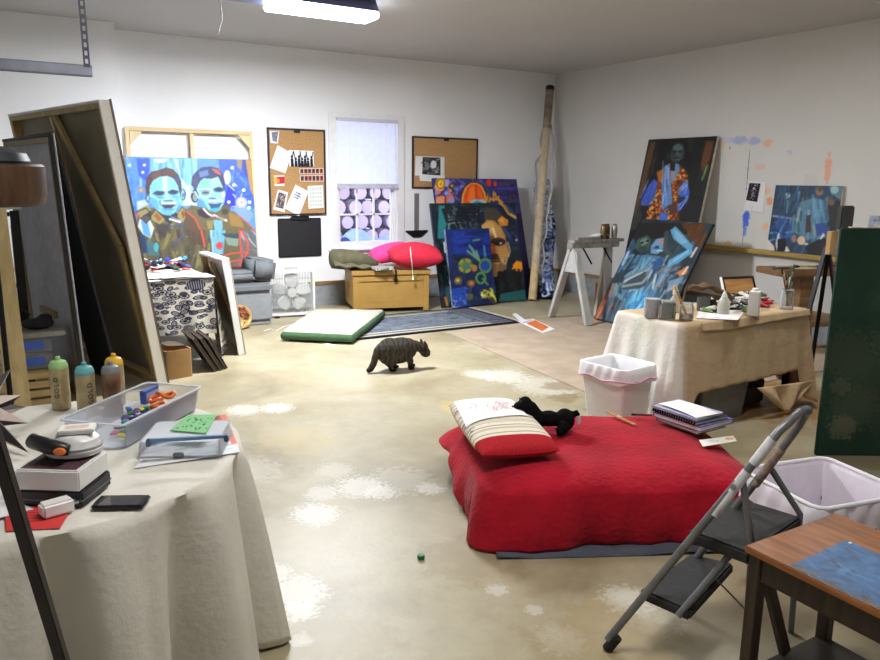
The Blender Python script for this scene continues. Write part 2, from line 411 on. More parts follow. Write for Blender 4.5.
wallr = blobmat('marked_wall_paint', wall_base((212, 211, 208)), wb, .55, .35, .12, 5)
ceilm = blobmat('ceiling_paint', wall_base((196, 195, 194), .02), [], .8, .2, .05, 12)
GX0, GX1, GZ0, GZ1 = 3.78, 4.64, .73, 2.33
b = MB(); b.box(1.0, GX0, WY, WY+.16, 0, CZ); b.box(GX1, WX+.2, WY, WY+.16, 0, CZ); b.box(GX0, GX1, WY, WY+.16, 0, GZ0); b.box(GX0, GX1, WY, WY+.16, GZ1, CZ)
setp(b.build('wall_back', wallm, None, False), kind='structure')
b = MB(); b.box(LX-.1, JX, JY, WY+.16, 0, CZ); setp(b.build('wall_back_jog', wallm, None, False), kind='structure')
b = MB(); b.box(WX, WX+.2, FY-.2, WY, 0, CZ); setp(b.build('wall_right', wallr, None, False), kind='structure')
b = MB(); b.box(LX-.2, LX, FY-.2, WY, 0, CZ); setp(b.build('wall_left', wallm, None, False), kind='structure')
b = MB(); b.box(LX-.2, WX+.2, FY-.2, FY, 0, CZ); setp(b.build('wall_front', wallm, None, False), kind='structure')
b = MB(); b.box(LX-.2, WX+.2, FY-.2, WY+.2, CZ, CZ+.12); setp(b.build('ceiling', ceilm, None, False), kind='structure')
bandm = mat('grey_block_paint', (148, 152, 156), .7, bump=.15, bscale=30)
sillw = wood('sill_wood', (120, 92, 55), (158, 128, 84))
b = MB(); b.box(JX, WX, WY-.025, WY, 0, .27); setp(b.build('trim_1', bandm, None, False), kind='structure')
b = MB(); b.box(JX, WX, WY-.035, WY, .27, .31); setp(b.build('baseboard_back', sillw, None, False), kind='structure')
b = MB(); b.box(WX-.025, WX, 3.0, WY-.04, 0, .27); setp(b.build('trim_2', bandm, None, False), kind='structure')
b = MB(); b.box(WX-.035, WX, 3.0, WY-.04, .27, .31); setp(b.build('baseboard_right', wood('sill_wood_y', (120, 92, 55), (158, 128, 84), 6, 'Y'), None, False), kind='structure')

# window: casing, sashes, panes
wht = mat('white_trim_paint', (232, 232, 234), .45, var=.03)
win = thing('window_1', 'white double hung window with small panes behind a lowered blind', 'window', ((GX0+GX1)/2, WY, GZ0)); win['kind'] = 'structure'
cx = (GX0+GX1)/2; ww = (GX1-GX0)/2; hh = GZ1-GZ0
b = MB()
for x0, x1, z0, z1 in [(-ww-.1, -ww, -.014, hh), (ww, ww+.1, -.014, hh), (-ww-.1, ww+.1, hh+.0005, hh+.07)]: b.box(x0, x1, -.022, 0, z0, z1, .004)
b.build('window_casing', wht, win)
b = MB(); b.box(-ww-.13, ww+.13, -.07, .02, -.045, -.015, .006); b.box(-ww-.1, ww+.1, -.02, 0, -.10, -.045, .004); b.build('window_sill', wht, win)
b = MB()
for x0, x1, z0, z1 in [(-ww, -ww+.03, 0, hh), (ww-.03, ww, 0, hh), (-ww+.0301, ww-.0301, hh-.03, hh), (-ww+.0301, ww-.0301, 0, .02)]: b.box(x0, x1, .0, .14, z0, z1)
b.build('window_jamb', wht, win)
def sash(z0, z1, y, nm):
    b = MB(); x0, x1 = -ww+.03, ww-.03
    for q in [(x0, x0+.04, z0, z1), (x1-.04, x1, z0, z1), (x0+.0401, x1-.0401, z0, z0+.045), (x0+.0401, x1-.0401, z1-.04, z1)]: b.box(q[0], q[1], y, y+.035, q[2], q[3], .003)
    xs = [x0+.04+(x1-x0-.08)*k/3 for k in (1, 2)]
    for x in xs: b.box(x-.011, x+.011, y+.005, y+.03, z0+.04, z1-.04)
    zm = (z0+z1)/2; b.box(x0+.04, x1-.04, y+.005, y+.03, zm-.011, zm+.011)
    s = b.build(nm, wht, win)
    g = MB(); g.box(x0+.03, x1-.03, y+.015, y+.019, z0+.03, z1-.03); g.build('window_pane', clearmat('window_glass', (200, 205, 235), .03, .02), s, False)
sash(.02, .80, .05, 'lower_sash'); sash(.77, hh-.03, .09, 'upper_sash')

# blind hung inside the casing
bl = thing('window_blind', 'white horizontal slat blind lowered over the top half of the window', 'blind', (cx, WY-.03, GZ1+.005))
bw = ww-.005
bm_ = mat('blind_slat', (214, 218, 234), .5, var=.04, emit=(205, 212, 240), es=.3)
b = MB(); b.box(-bw, bw, -.02, .02, -.04, 0, .004); b.build('headrail', mat('blind_rail', (206, 208, 220), .5, var=.03), bl)
b = MB()
for i in range(34):
    z = -.05-i*.0225; y0, y1 = -.006, .006
    b.hexa([(-bw, y0, z-.0118), (bw, y0, z-.0118), (bw, y1, z+.0118), (-bw, y1, z+.0118), (-bw, y0, z-.0110), (bw, y0, z-.0110), (bw, y1, z+.0126), (-bw, y1, z+.0126)])
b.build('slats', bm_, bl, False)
b = MB(); b.box(-bw, bw, -.018, .018, -.865, -.815, .006); b.build('bottom_rail', mat('blind_bottom', (196, 196, 210), .5), bl)
b = MB()
for x in (-bw*.6, bw*.6): b.tube([(x, -.014, -.03), (x, -.014, -.83)], .0015, 5)
b.build('ladder_cord', mat('cord_white', (230, 230, 232), .7), bl)
b = MB(); b.tube([(bw*.88, -.02, -.02), (bw*.9, -.03, -.8), (bw*.93, -.04, -1.2)], .003, 6); b.build('pull_cord', mat('cord_white', (230, 230, 232), .7), bl)

# outside the window
gm = mat('yard_ground', (120, 118, 110), .9, scale=3, var=.3)
b = MB(); b.box(-3, 16, WY+.3, 22, -.3, -.2); setp(b.build('yard_ground', gm, None, False), kind='structure')
lg_m = mat('log_bark', (120, 100, 104), .9, scale=20, var=.4, bump=.4); lg_e = wood('log_end', (196, 160, 150), (232, 206, 196), 18, 'Y')
for row in range(7):
    for k in range(8):
        r_ = .15+random.uniform(-.02, .025); x = 5.35+k*.312+(.156 if row % 2 else 0); z = .255+row*.271
        if row >= 6 and k not in (1, 2, 4, 5): continue
        yy = 12.9+random.uniform(-.12, .12); r_ = min(r_, .15)
        lt = 'sawn firewood log in the outdoor pile seen through the window'
        t = thing('firewood_log', lt, 'log', (x, yy, z), group='firewood pile outside the window')
        b = MB(); b.lathe([(r_*.9, 0), (r_, .02), (r_*.98, .5), (r_*.9, .55)], n=11, axis='Y'); b.xf(Matrix.Scale(-1, 4, (0, 1, 0))); b.build('bark', lg_m, t)
        b = MB(); b.lathe([(r_*.86, -.004), (r_*.86, .004)], n=11, axis='Y'); b.build('cut_end', lg_e, t)
tp = MB()
tp.sheet(lambda u, v: (5.2+u*2.3, 11.4+v*1.0, .02+.62*math.sin(v*math.pi)**.6*(1+.15*math.sin(u*17))+.03*math.sin(u*31+v*9)), 30, 14)
setp(solid(tp.build('blue_tarpaulin', mat('tarp_blue', (126, 148, 214), .4, var=.2, scale=5)), .01), 'pale blue tarpaulin lying outside in front of the firewood', 'tarpaulin')
b = MB(); b.box(4.9, 8.3, 12.55, 13.9, -.2, .1, .02); setp(b.build('log_rack_base', mat('rack_stone', (128, 122, 130), .9)), 'low grey base under the firewood outside', 'rack')
def tree(x, y, h, s, lab):
    t = thing('garden_tree', lab, 'tree', (x, y, -.2), group='trees outside the window')
    b = MB(); b.tube([(0, 0, 0), (.05, 0, h*.4), (-.04, .05, h*.8)], [.16*s, .13*s, .06*s], 9); b.build('trunk', mat('tree_bark', (92, 84, 78), .9, var=.3, bump=.4), t)
    b = MB()
    for k in range(420):
        a = random.uniform(0, 6.28); rr = s*random.uniform(.2, 1.15); z = h*random.uniform(.25, 1.1); p = Vector((rr*math.cos(a), rr*math.sin(a), z))
        d = Vector((random.uniform(-1, 1), random.uniform(-1, 1), random.uniform(-1, 1))).normalized()*.16; e = d.orthogonal().normalized()*.07
        b._add([p-d, p+e, p+d, p-e], [(0, 1, 2, 3)])
    b.build('foliage', mat('leaf_green', (128, 168, 150), .7, var=.35, scale=2), t, False, fix=False)
tree(9.4, 13.6, 3.8, 1.1, 'leafy green tree outside at the right of the firewood'); tree(7.2, 17.4, 4.6, 1.6, 'pale green tree rising outside behind the firewood'); tree(3.6, 15.5, 4, 1.3, 'green tree outside at the left of the firewood')

# ledge along the right wall
lp0, lp1 = pl(700, 244.5, 0, WX-.09), pl(838, 257, 0, WX-.09)
LZ = (lp0.z+lp1.z)/2
b = MB(); b.box(-.045, .045, -1.35, 1.35, -.045, 0, .004)
o = b.build('wall_ledge', wood('ledge_wood', (150, 122, 52), (186, 158, 84), 6, 'Y')); o.location = (WX-.046, 5.1, LZ)
setp(o, 'long yellowish wooden ledge fixed along the right wall under the small blue painting', 'ledge')

# ceiling light and garage door track
fx = thing('ceiling_light', 'glowing white fluorescent fixture on the ceiling with a pull cord', 'ceiling light', (2.41, 6.30, CZ))
b = MB(); b.hexa([(-.78, -.16, -.10), (.62, -.16, -.10), (.62, .16, -.10), (-.78, .16, -.10), (-.78, -.09, -.001), (.62, -.09, -.001), (.62, .09, -.001), (-.78, .09, -.001)]); b.build('housing', mat('fixture_metal', (112, 122, 168), .4, .2, .04), fx)
b = MB()
for y in (-.07, .07): b.tube([(-.28, y, -.128), (.6, y, -.128)], .018, 12)
b.build('tube', mat('tube_glow', (250, 252, 255), .3, emit=(240, 246, 255), es=26), fx)
b = MB(); b.hexa([(-.30, -.14, -.155), (.63, -.14, -.155), (.63, .14, -.155), (-.30, .14, -.155), (-.30, -.155, -.101), (.63, -.155, -.101), (.63, .155, -.101), (-.30, .155, -.101)], .012)
b.build('diffuser', mat('diffuser_glow', (250, 252, 255), .3, emit=(240, 246, 255), es=14), fx)
b = MB(); b.tube([(-.75, -.14, -.10), (-.73, -.14, -.2), (-.72, -.14, -.3), (-.76, -.14, -.42), (-.82, -.14, -.44)], .003, 6); b.build('pull_cord', mat('cord_grey', (150, 150, 155), .7), fx)
TY = 4.2
te = pl(92, 72, 1, TY)
tk = thing('garage_door_track', 'grey metal overhead door track hanging from the ceiling at upper left', 'track', (te.x, TY, te.z))
tm = mat('galvanised_track', (150, 154, 172), .4, .7, .1)
b = MB(); b.box(-2.2, 0, -.012, -.008, -.02, .028); b.box(-2.2, 0, -.012, .03, .026, .03); b.box(-2.2, 0, -.012, .03, -.022, -.018); b.build('rail', tm, tk, False)
def strap(x0, y, x1, z0, z1, w):
    b = MB(); n = 26; d = Vector((x1-x0, 0, z1-z0)); L = d.length; step = L/n
    for i in range(n):
        a = Vector((x0, y, z0))+d*(i/n); c = a+d/n*.42; e = a+d/n
        b.bar(a, c, w, .004, (0, 1, 0))
        for sx in (-1, 1): b.bar(c+Vector((sx*w*.36, 0, 0)), e+Vector((sx*w*.36, 0, 0)), w*.28, .004, (0, 1, 0))
    return b.build('hanger_strap', mat('strap_metal', (96, 96, 112), .5, .6, .15), tk, False)
CH = CZ-te.z
strap(-.022, -.014, -.03, .02, CH, .03); strap(.02, .01, .022, CH-.22, CH, .03)
# ------------------------------------------------------------------ along the back wall
stretch_w = wood('stretcher_pine', (206, 182, 136), (228, 208, 168), 5, 'Z')
# bare stretcher frame leaning behind the twin portrait
sf = thing('stretcher_frame', 'bare pine stretcher frame leaning against the back wall behind the two-boys painting', 'stretcher frame', (2.02, WY-.20, 0), rot=(-R(3.2), 0, 0))
FW, FH = .67, 2.12
for sx in (-1, 1):
    b = MB(); b.box(sx*FW-.021, sx*FW+.021, 0, .03, 0, FH); b.build('side_bar', stretch_w, sf)
for z, nm in ((.022, 'bottom_bar'), (FH-.022, 'top_bar')):
    b = MB(); b.box(-FW+.0215, FW-.0215, 0, .03, z-.021, z+.021); b.build(nm, wood('stretcher_pine_x', (196, 168, 118), (222, 198, 152), 5, 'X'), sf)
b = MB(); b.box(-.02, .02, .002, .028, .05, FH-.05); b.build('middle_bar', stretch_w, sf)
for sx in (-1, 1):
    for z, s in ((FH-.05, -1), (.05, 1)):
        b = MB(); p = [(sx*(FW-.02), z), (sx*(FW-.15), z), (sx*(FW-.02), z+s*.15)]
        M = Matrix(((1, 0, 0, 0), (0, 0, 1, -.012), (0, 1, 0, 0), (0, 0, 0, 1)))
        b.prism(p, 0, .012, M=M); b.build('corner_brace', stretch_w, sf)

# two boys painting
S = Sketch((1.955, 8.5, .47), 0, 1.345, 1.33, R(5.5), (86, 140, 200))
S.org(125, 155, 9.43)
S.poly([(0, 30), (150, 30), (150, 660), (0, 700)], (84, 140, 208)).strokes(40, (0, 60, 200, 650), [(110, 165, 220), (60, 110, 200), (90, 150, 215)], (80, 200), (14, 34), (1.2, 1.9))
S.poly([(110, 36), (245, 36), (235, 150), (200, 250), (130, 190)], (48, 84, 200)).poly([(235, 36), (470, 36), (470, 200), (240, 200)], (98, 170, 214)).poly([(470, 36), (680, 36), (680, 480), (520, 480)], (124, 186, 226))
S.strokes(60, (240, 50, 660, 250), [(84, 150, 210), (150, 205, 232), (100, 175, 220)], (90, 220), (10, 26), (1.4, 1.75)); S.poly([(455, 40), (500, 40), (540, 300), (560, 480), (640, 480), (620, 330), (520, 200)], (200, 216, 236), .75).poly([(545, 400), (660, 380), (680, 480), (550, 480)], (190, 205, 234), .8)
S.poly([(265, 36), (410, 36), (385, 66), (340, 78), (290, 68)], (206, 206, 204)).poly([(110, 440), (190, 420), (230, 480), (120, 520)], (176, 200, 226)).line([(150, 230), (152, 340)], 16, (150, 190, 190)).ell(155, 330, 36, 32, (130, 140, 150)).ell(152, 332, 14, 14, (200, 160, 120))
for x, y in ((42, 100), (185, 98), (170, 165), (148, 455)): S.ell(x, y, 15, 14, (236, 242, 250))
# jackets
S.org(125, 205, 6.52)
S.poly([(70, 70), (110, 20), (190, 20), (300, 60), (400, 40), (430, 0), (520, 20), (640, 60), (700, 40), (790, 90), (850, 200), (870, 480), (40, 480), (60, 230)], (98, 92, 66))
S.strokes(120, (80, 90, 620, 420), [(74, 70, 56), (128, 116, 70), (90, 84, 74), (60, 56, 58), (140, 124, 78)], (40, 110), (10, 30), (1.2, 2), (.4, .8)).poly([(0, 0), (60, 0), (80, 90), (40, 280), (0, 420)], (72, 124, 206))
S.poly([(65, 60), (100, 40), (90, 90)], (200, 84, 66)).poly([(100, 75), (150, 68), (192, 150), (170, 218), (120, 192), (85, 140)], (206, 212, 214)).poly([(105, 105), (150, 110), (172, 212), (122, 190)], (92, 160, 220)).poly([(85, 170), (130, 200), (160, 300), (120, 320), (80, 260)], (40, 62, 96)).line([(70, 190), (110, 320)], 14, (150, 190, 180)).poly([(140, 230), (200, 250), (230, 330), (150, 330)], (70, 120, 140), .7).ell(205, 275, 16, 30, (80, 170, 180))
S.poly([(380, 60), (420, 50), (500, 130), (540, 270), (420, 250)], (84, 64, 56), .7).line([(415, 55), (485, 108), (520, 268)], 15, (198, 84, 62)).line([(430, 60), (470, 70)], 14, (196, 80, 60))
S.line([(245, 148), (390, 128)], 10, (60, 84, 130)).line([(320, 250), (392, 182)], 8, (70, 80, 150)).poly([(200, 110), (290, 130), (260, 220), (210, 180)], (56, 52, 58), .7)
S.poly([(545, 95), (660, 100), (640, 320), (570, 320)], (112, 172, 198)).strokes(16, (550, 110, 640, 310), [(90, 150, 190), (150, 200, 214), (80, 140, 150)], (60, 120), (8, 16), (1.4, 1.7)).ell(615, 265, 22, 24, (204, 70, 76)).poly([(630, 185), (740, 190), (735, 225), (650, 205)], (54, 70, 84)).poly([(650, 210), (740, 220), (735, 270), (670, 260)], (130, 160, 146), .8).poly([(690, 60), (790, 80), (760, 140), (660, 130)], (146, 116, 66))
S.poly([(740, 130), (800, 160), (850, 300), (820, 400), (700, 400), (760, 300)], (110, 100, 110), .7).strokes(30, (760, 150, 870, 400), [(160, 196, 220), (90, 100, 120), (206, 214, 226), (90, 130, 180)], (30, 80), (5, 9), (.6, 1.4))
for q in ([(735, 95), (765, 180), (800, 250), (800, 310), (745, 385)], [(745, 150), (752, 250), (760, 330)], [(580, 355), (690, 315), (790, 305)], [(600, 385), (700, 365), (790, 350)], [(640, 410), (780, 395)], [(770, 95), (850, 175)]): S.line(q, 13, (202, 82, 64))
S.poly([(580, 395), (760, 400), (740, 440), (560, 440)], (60, 44, 48), .7)
# first boy
S.org(125, 155, 9.43)
S.poly([(195, 300), (205, 215), (250, 160), (320, 145), (390, 118), (455, 138), (505, 190), (530, 255), (532, 350), (505, 420), (240, 420), (205, 385)], (70, 52, 60)).poly([(250, 180), (330, 150), (340, 200), (260, 240)], (104, 62, 62)).poly([(345, 160), (400, 125), (470, 170), (440, 200), (360, 195)], (88, 56, 54)).poly([(460, 170), (510, 220), (520, 300), (490, 270)], (58, 70, 112))
S.poly([(232, 380), (236, 295), (268, 240), (330, 205), (400, 198), (458, 222), (500, 290), (520, 380), (508, 470), (470, 540), (425, 572), (365, 562), (290, 512), (245, 450)], (136, 198, 214))
S.poly([(240, 300), (300, 225), (350, 215), (340, 330), (250, 350)], (120, 192, 204)).poly([(350, 215), (395, 205), (405, 340), (365, 350)], (186, 222, 222)).poly([(405, 215), (460, 235), (490, 310), (420, 320)], (128, 200, 188)).poly([(240, 400), (300, 420), (330, 520), (280, 500), (245, 440)], (96, 168, 200)).poly([(330, 500), (480, 500), (430, 570), (360, 560)], (104, 178, 206)).poly([(480, 390), (518, 380), (500, 470), (470, 520)], (110, 180, 200))
S.ell(215, 405, 20, 42, (60, 90, 120)).ell(218, 410, 12, 26, (140, 180, 196)).ell(548, 375, 26, 56, (52, 74, 100)).ell(545, 375, 18, 46, (124, 184, 196)).ell(548, 380, 8, 22, (66, 100, 126))
S.ell(322, 365, 52, 24, (76, 116, 146)).ell(325, 362, 40, 15, (40, 60, 88)).line([(268, 365), (300, 345), (370, 350)], 12, (48, 66, 92)).ell(455, 355, 48, 24, (70, 108, 142)).ell(455, 352, 38, 15, (36, 54, 84)).line([(410, 350), (450, 332), (500, 345)], 12, (46, 62, 90)).ell(335, 402, 40, 8, (90, 150, 180)).ell(470, 395, 30, 8, (90, 150, 180))
S.poly([(375, 350), (400, 350), (415, 425), (380, 425)], (160, 214, 222)).ell(410, 432, 46, 9, (70, 108, 146)).ell(330, 445, 14, 30, (110, 180, 205)).poly([(332, 446), (400, 456), (488, 440), (480, 466), (400, 478), (345, 466)], (222, 230, 234)).poly([(342, 466), (484, 464), (440, 502), (385, 506)], (56, 58, 82)).ell(410, 515, 48, 9, (84, 150, 180)).line([(330, 440), (340, 475), (385, 508)], 7, (60, 90, 120))
S.poly([(340, 560), (430, 575), (480, 540), (520, 600), (430, 650), (380, 620)], (44, 60, 66)).poly([(105, 530), (215, 468), (252, 520), (150, 585)], (150, 142, 96)).line([(105, 540), (200, 500), (240, 540)], 9, (50, 44, 48)).poly([(150, 585), (250, 530), (255, 600), (200, 650), (140, 600)], (50, 44, 50), .8).poly([(248, 565), (290, 512), (382, 605), (330, 655), (250, 610)], (152, 142, 84)).poly([(270, 570), (300, 545), (350, 600), (320, 630)], (150, 92, 56)).line([(250, 570), (290, 512), (382, 605)], 7, (44, 40, 46)).poly([(508, 530), (540, 488), (592, 558), (548, 632), (492, 585)], (160, 136, 74)).poly([(530, 545), (548, 520), (572, 560), (548, 600)], (120, 84, 50)).line([(508, 530), (540, 488), (592, 558)], 6, (60, 50, 44)).line([(425, 605), (520, 632)], 20, (230, 230, 236)).line([(440, 585), (545, 625)], 10, (150, 150, 196))
# second boy
S.org(185, 155, 8.8)
S.poly([(290, 40), (460, 40), (600, 40), (610, 470), (420, 470), (340, 300)], (56, 92, 194)).strokes(50, (330, 60, 600, 480), [(60, 120, 200), (90, 150, 214), (44, 64, 176), (70, 100, 190)], (40, 110), (8, 22)).poly([(450, 40), (505, 40), (495, 140), (460, 110)], (140, 122, 106)).poly([(500, 40), (540, 40), (550, 220), (520, 160)], (60, 62, 140)).poly([(530, 44), (590, 44), (606, 380), (570, 300)], (168, 132, 82)).poly([(340, 440), (375, 265), (440, 330), (430, 470)], (40, 48, 190)).poly([(420, 470), (520, 440), (600, 520), (560, 600), (470, 530)], (120, 150, 210))
S.ell(370, 197, 32, 64, (196, 194, 192)).ell(495, 420, 52, 50, (164, 170, 190)).ell(492, 420, 32, 30, (196, 184, 184)).ell(498, 418, 10, 10, (150, 140, 150))
for x, y in ((415, 115), (515, 310), (384, 415), (566, 415), (560, 465), (38, 280), (430, 265)): S.ell(x, y, 15, 15, (234, 240, 250))
for q in ([(380, 265), (430, 310)], [(420, 345), (445, 375)], [(500, 340), (490, 365)], [(410, 455), (450, 455)], [(440, 260), (455, 275)]): S.line(q, 9, (206, 216, 232))
S.poly([(100, 480), (200, 470), (330, 480), (400, 495), (520, 570), (600, 660), (0, 660), (0, 470)], (104, 94, 66)).poly([(380, 500), (480, 540), (520, 640), (400, 620)], (146, 114, 64)).poly([(0, 500), (90, 560), (130, 660), (0, 660)], (92, 74, 58)).line([(20, 500), (90, 560), (130, 650)], 16, (196, 80, 62)).line([(480, 540), (560, 610), (600, 650)], 10, (200, 80, 66)).poly([(250, 570), (330, 575), (330, 660), (260, 660)], (112, 172, 198)).poly([(190, 580), (250, 575), (240, 650), (200, 650)], (140, 130, 78))
S.poly([(55, 260), (65, 190), (95, 148), (150, 110), (225, 102), (295, 120), (335, 175), (352, 245), (345, 330), (100, 330)], (50, 58, 100)).poly([(120, 150), (200, 130), (210, 180), (130, 200)], (86, 116, 168)).poly([(230, 120), (300, 130), (320, 180), (270, 165)], (150, 76, 80)).line([(255, 130), (310, 172)], 12, (204, 86, 72)).poly([(65, 220), (110, 190), (120, 260), (80, 320)], (70, 66, 104))
S.poly([(100, 300), (132, 232), (165, 205), (230, 212), (290, 192), (322, 260), (352, 330), (346, 400), (322, 470), (272, 505), (220, 492), (160, 450), (120, 380)], (134, 194, 208)).poly([(130, 240), (165, 210), (220, 222), (210, 290), (130, 300)], (118, 192, 168)).poly([(225, 215), (290, 196), (315, 260), (230, 280)], (150, 206, 208)).poly([(120, 380), (160, 400), (210, 480), (160, 450)], (84, 150, 186)).poly([(210, 470), (320, 460), (272, 505), (225, 495)], (74, 156, 186)).line([(130, 300), (200, 295), (240, 330)], 10, (196, 222, 222))
S.ell(85, 365, 34, 56, (54, 60, 76)).ell(90, 370, 22, 40, (120, 140, 146)).line([(60, 330), (92, 325), (118, 380)], 8, (220, 226, 230)).ell(178, 328, 46, 24, (92, 122, 134)).ell(182, 326, 30, 12, (52, 72, 88)).ring(178, 345, 44, 30, 6, (206, 222, 228)).ell(296, 308, 48, 22, (60, 92, 124)).ell(298, 306, 30, 12, (32, 50, 80)).line([(255, 300), (300, 285), (335, 300)], 9, (40, 58, 88)).ell(240, 384, 36, 9, (80, 116, 140)).poly([(200, 396), (330, 392), (325, 425), (205, 428)], (190, 216, 222)).poly([(205, 430), (325, 425), (300, 462), (228, 470)], (40, 80, 122)).line([(200, 425), (260, 415), (330, 420)], 6, (60, 100, 130)).ell(336, 350, 16, 26, (190, 200, 206))
S.poly([(105, 485), (165, 470), (240, 545), (180, 560), (120, 530)], (50, 44, 52)).line([(162, 474), (200, 515), (248, 545)], 15, (228, 232, 238)).line([(255, 532), (362, 576)], 20, (226, 224, 236)).line([(232, 545), (275, 545)], 12, (150, 70, 130)).ell(356, 480, 42, 46, (88, 78, 58)).ell(350, 500, 26, 26, (64, 60, 52)).poly([(290, 520), (370, 540), (340, 580), (280, 570)], (110, 94, 58), .6)
sketch_painting('painting', 'square blue painting of two smiling boys in brown jackets against the back wall', S, edge=mat('blue_edge', (140, 150, 170), .7))

# bulletin boards
cork = mat('cork', (180, 140, 92), .95, var=.18, scale=60, bump=.3, bscale=150); blackf = mat('board_frame', (38, 32, 40), .5)
def board(x0, x1, z0, z1, lab):
    t = thing('bulletin_board', lab, 'bulletin board', ((x0+x1)/2, WY, (z0+z1)/2)); w, h = (x1-x0)/2, (z1-z0)/2
    b = MB(); b.box(-w+.01, w-.01, -.018, -.002, -h+.01, h-.01); b.build('cork_panel', cork, t, False)
    b = MB()
    for q in [(-w, -w+.022, -h, h), (w-.022, w, -h, h), (-w, w, -h, -h+.022), (-w, w, h-.022, h)]: b.box(q[0], q[1], -.026, -.001, q[2], q[3], .003)
    b.build('frame', blackf, t)
    b = MB(); b.box(-.04, .04, -.032, -.026, h-.05, h-.02, .004); b.build('hanger_tab', blackf, t)
board(2.905, 3.635, 1.145, 2.175, 'tall corkboard with black frame covered in pinned papers left of the window')
board(4.855, 5.885, 1.475, 2.15, 'wide corkboard with black frame right of the window above the stacked paintings')
BY = WY-.0215
def wp(*px, y=BY): return [pl(a, c, 1, y) for a, c in px]
def white(w=30, h=40): return Pic(w, h, (228, 228, 232))
k = 0
def pin(px, lab, pic, y=BY-.0):
    global k; k += 1
    return paper('pinned_paper', lab, wp(*px, y=BY-.0012*(k % 5)), pic, 'paper', None, .0005)
P = white(40, 60); P.poly([(.2, .1), (.9, .05), (.8, .9), (.3, .8)], (120, 120, 140)); P.strokes(30, (.1, .1, .9, .9), [(60, 60, 80), (200, 200, 210), (150, 150, 170)]); pin([(269.5, 131), (279.3, 131), (278, 143.5), (270.5, 143)], 'small grey photo pinned at the top left corner of the tall corkboard', P)
P = white(50, 60)
for i in range(9): P.line([(.2, .2+i*.07), (.8-.2*(i % 3 == 0), .2+i*.07)], .012, (190, 190, 198))
pin([(277.5, 145), (291.5, 153), (285.5, 173.5), (269.5, 168)], 'tilted white typed sheet on the left side of the tall corkboard', P)
P = Pic(90, 64, (236, 236, 238))
for i, x in enumerate([.12, .27, .4, .52, .64, .76, .9]):
    hh_ = .3+.12*(i % 2); P.poly([(x-.06, 1), (x-.05, hh_+.2), (x+.05, hh_+.2), (x+.07, 1)], (26, 28, 44)).ell(x, hh_+.1, .045, .09, (26, 28, 44)).line([(x, hh_+.3), (x+.07*(-1)**i, .08)], .05, (26, 28, 44))
pin([(288.5, 150), (313.5, 151), (314, 167), (289.5, 166.5)], 'black and white print of figures with raised arms pinned on the tall corkboard', P)
def strip(): 
    q = Pic(90, 26, (224, 214, 206))
    for i in range(6): q.poly([(.03+i*.16, .1), (.17+i*.16, .1), (.17+i*.16, .9), (.03+i*.16, .9)], (110+20*(i % 3), 70, 60)).ell(.1+i*.16, .4, .035, .25, (70, 40, 40))
    return q
pin([(299.5, 168.5), (323.5, 168), (323.6, 174), (299.6, 174)], 'upper strip of small brown photos pinned on the tall corkboard', strip()); pin([(300, 175.5), (323.8, 175), (323.9, 181.5), (300, 181.5)], 'lower strip of small brown photos pinned on the tall corkboard', strip())
P = Pic(40, 40, (226, 220, 216)); P.poly([(0, .1), (.3, .1), (.3, .8), (0, .8)], (236, 170, 90)).poly([(.3, .15), (1, .1), (1, .75), (.3, .8)], (190, 40, 60)).ell(.4, .5, .15, .2, (240, 150, 60)); pin([(273.5, 175.5), (284.5, 175.5), (284.5, 186), (274.5, 186)], 'small red and orange card pinned at the left of the tall corkboard', P)
P = white(50, 70); P.poly([(.15, .12), (.85, .12), (.85, .85), (.15, .85)], (96, 84, 90)); P.strokes(50, (.2, .15, .8, .8), [(40, 34, 44), (160, 130, 110), (200, 190, 190)], (.05, .15), (.03, .06)); pin([(278, 189.5), (288, 192.5), (284.5, 212.5), (273, 209.5)], 'small dark portrait print tilted at the lower left of the tall corkboard', P)
P = white(60, 70)
for i, s in enumerate([(.25, .45), (.22, .5), (.28, .42)]): P.line([(s[0], .25+i*.09), (s[1]+.1, .25+i*.09)], .045, (70, 70, 110)).line([(s[0]+.07, .2+i*.09), (s[0]+.1, .3+i*.09)], .03, (228, 228, 232))
pin([(295.5, 184.5), (308.5, 191.5), (299, 216.5), (285, 208.5)], 'tilted white sheet with a dark handwritten heading at the bottom of the tall corkboard', P)
P = Pic(60, 70, (222, 226, 222))
for i in range(5):
    for j in range(5): P.line([(.12+j*.16, .12+i*.17), (.2+j*.16, .2+i*.17)], .02, (150, 160, 156)).line([(.2+j*.16, .12+i*.17), (.2+j*.16, .22+i*.17)], .02, (160, 168, 164))
pin([(307.5, 186), (323, 185), (324, 208), (308.5, 209)], 'pale sheet with grey block lettering at the lower right of the tall corkboard', P)
P = Pic(90, 70, (222, 222, 224)); P.poly([(.24, .05), (.86, .05), (.86, .95), (.24, .95)], (50, 50, 54)); P.strokes(70, (.26, .1, .84, .9), [(20, 20, 24), (110, 110, 112), (200, 200, 204)], (.04, .14), (.02, .05)); P.ell(.62, .4, .1, .2, (214, 214, 216)).ell(.4, .5, .08, .2, (120, 120, 124))
pin([(415.5, 156), (444.5, 157), (444.5, 176.5), (415, 175.5)], 'black and white photograph print pinned on the wide corkboard', P)
P = white(40, 20); pin([(419, 174), (445, 176), (444, 182), (420, 181)], 'narrow white slip tucked under the photograph on the wide corkboard', P, BY+.0005)

# black clipboard under the tall board
bp_ = thing('drawing_board', 'black rectangular drawing board with a top clip hanging under the tall corkboard', 'drawing board', (3.28, WY-.005, .635))
b = MB(); b.box(-.28, .28, -.02, 0, 0, .475, .03, 3); b.build('board_sheet', mat('black_board', (24, 24, 30), .6), bp_)
b = MB(); b.box(-.12, .12, -.034, -.018, .445, .50, .008); b.build('mounting_clip', mat('clip_black', (44, 44, 48), .4, .5), bp_)

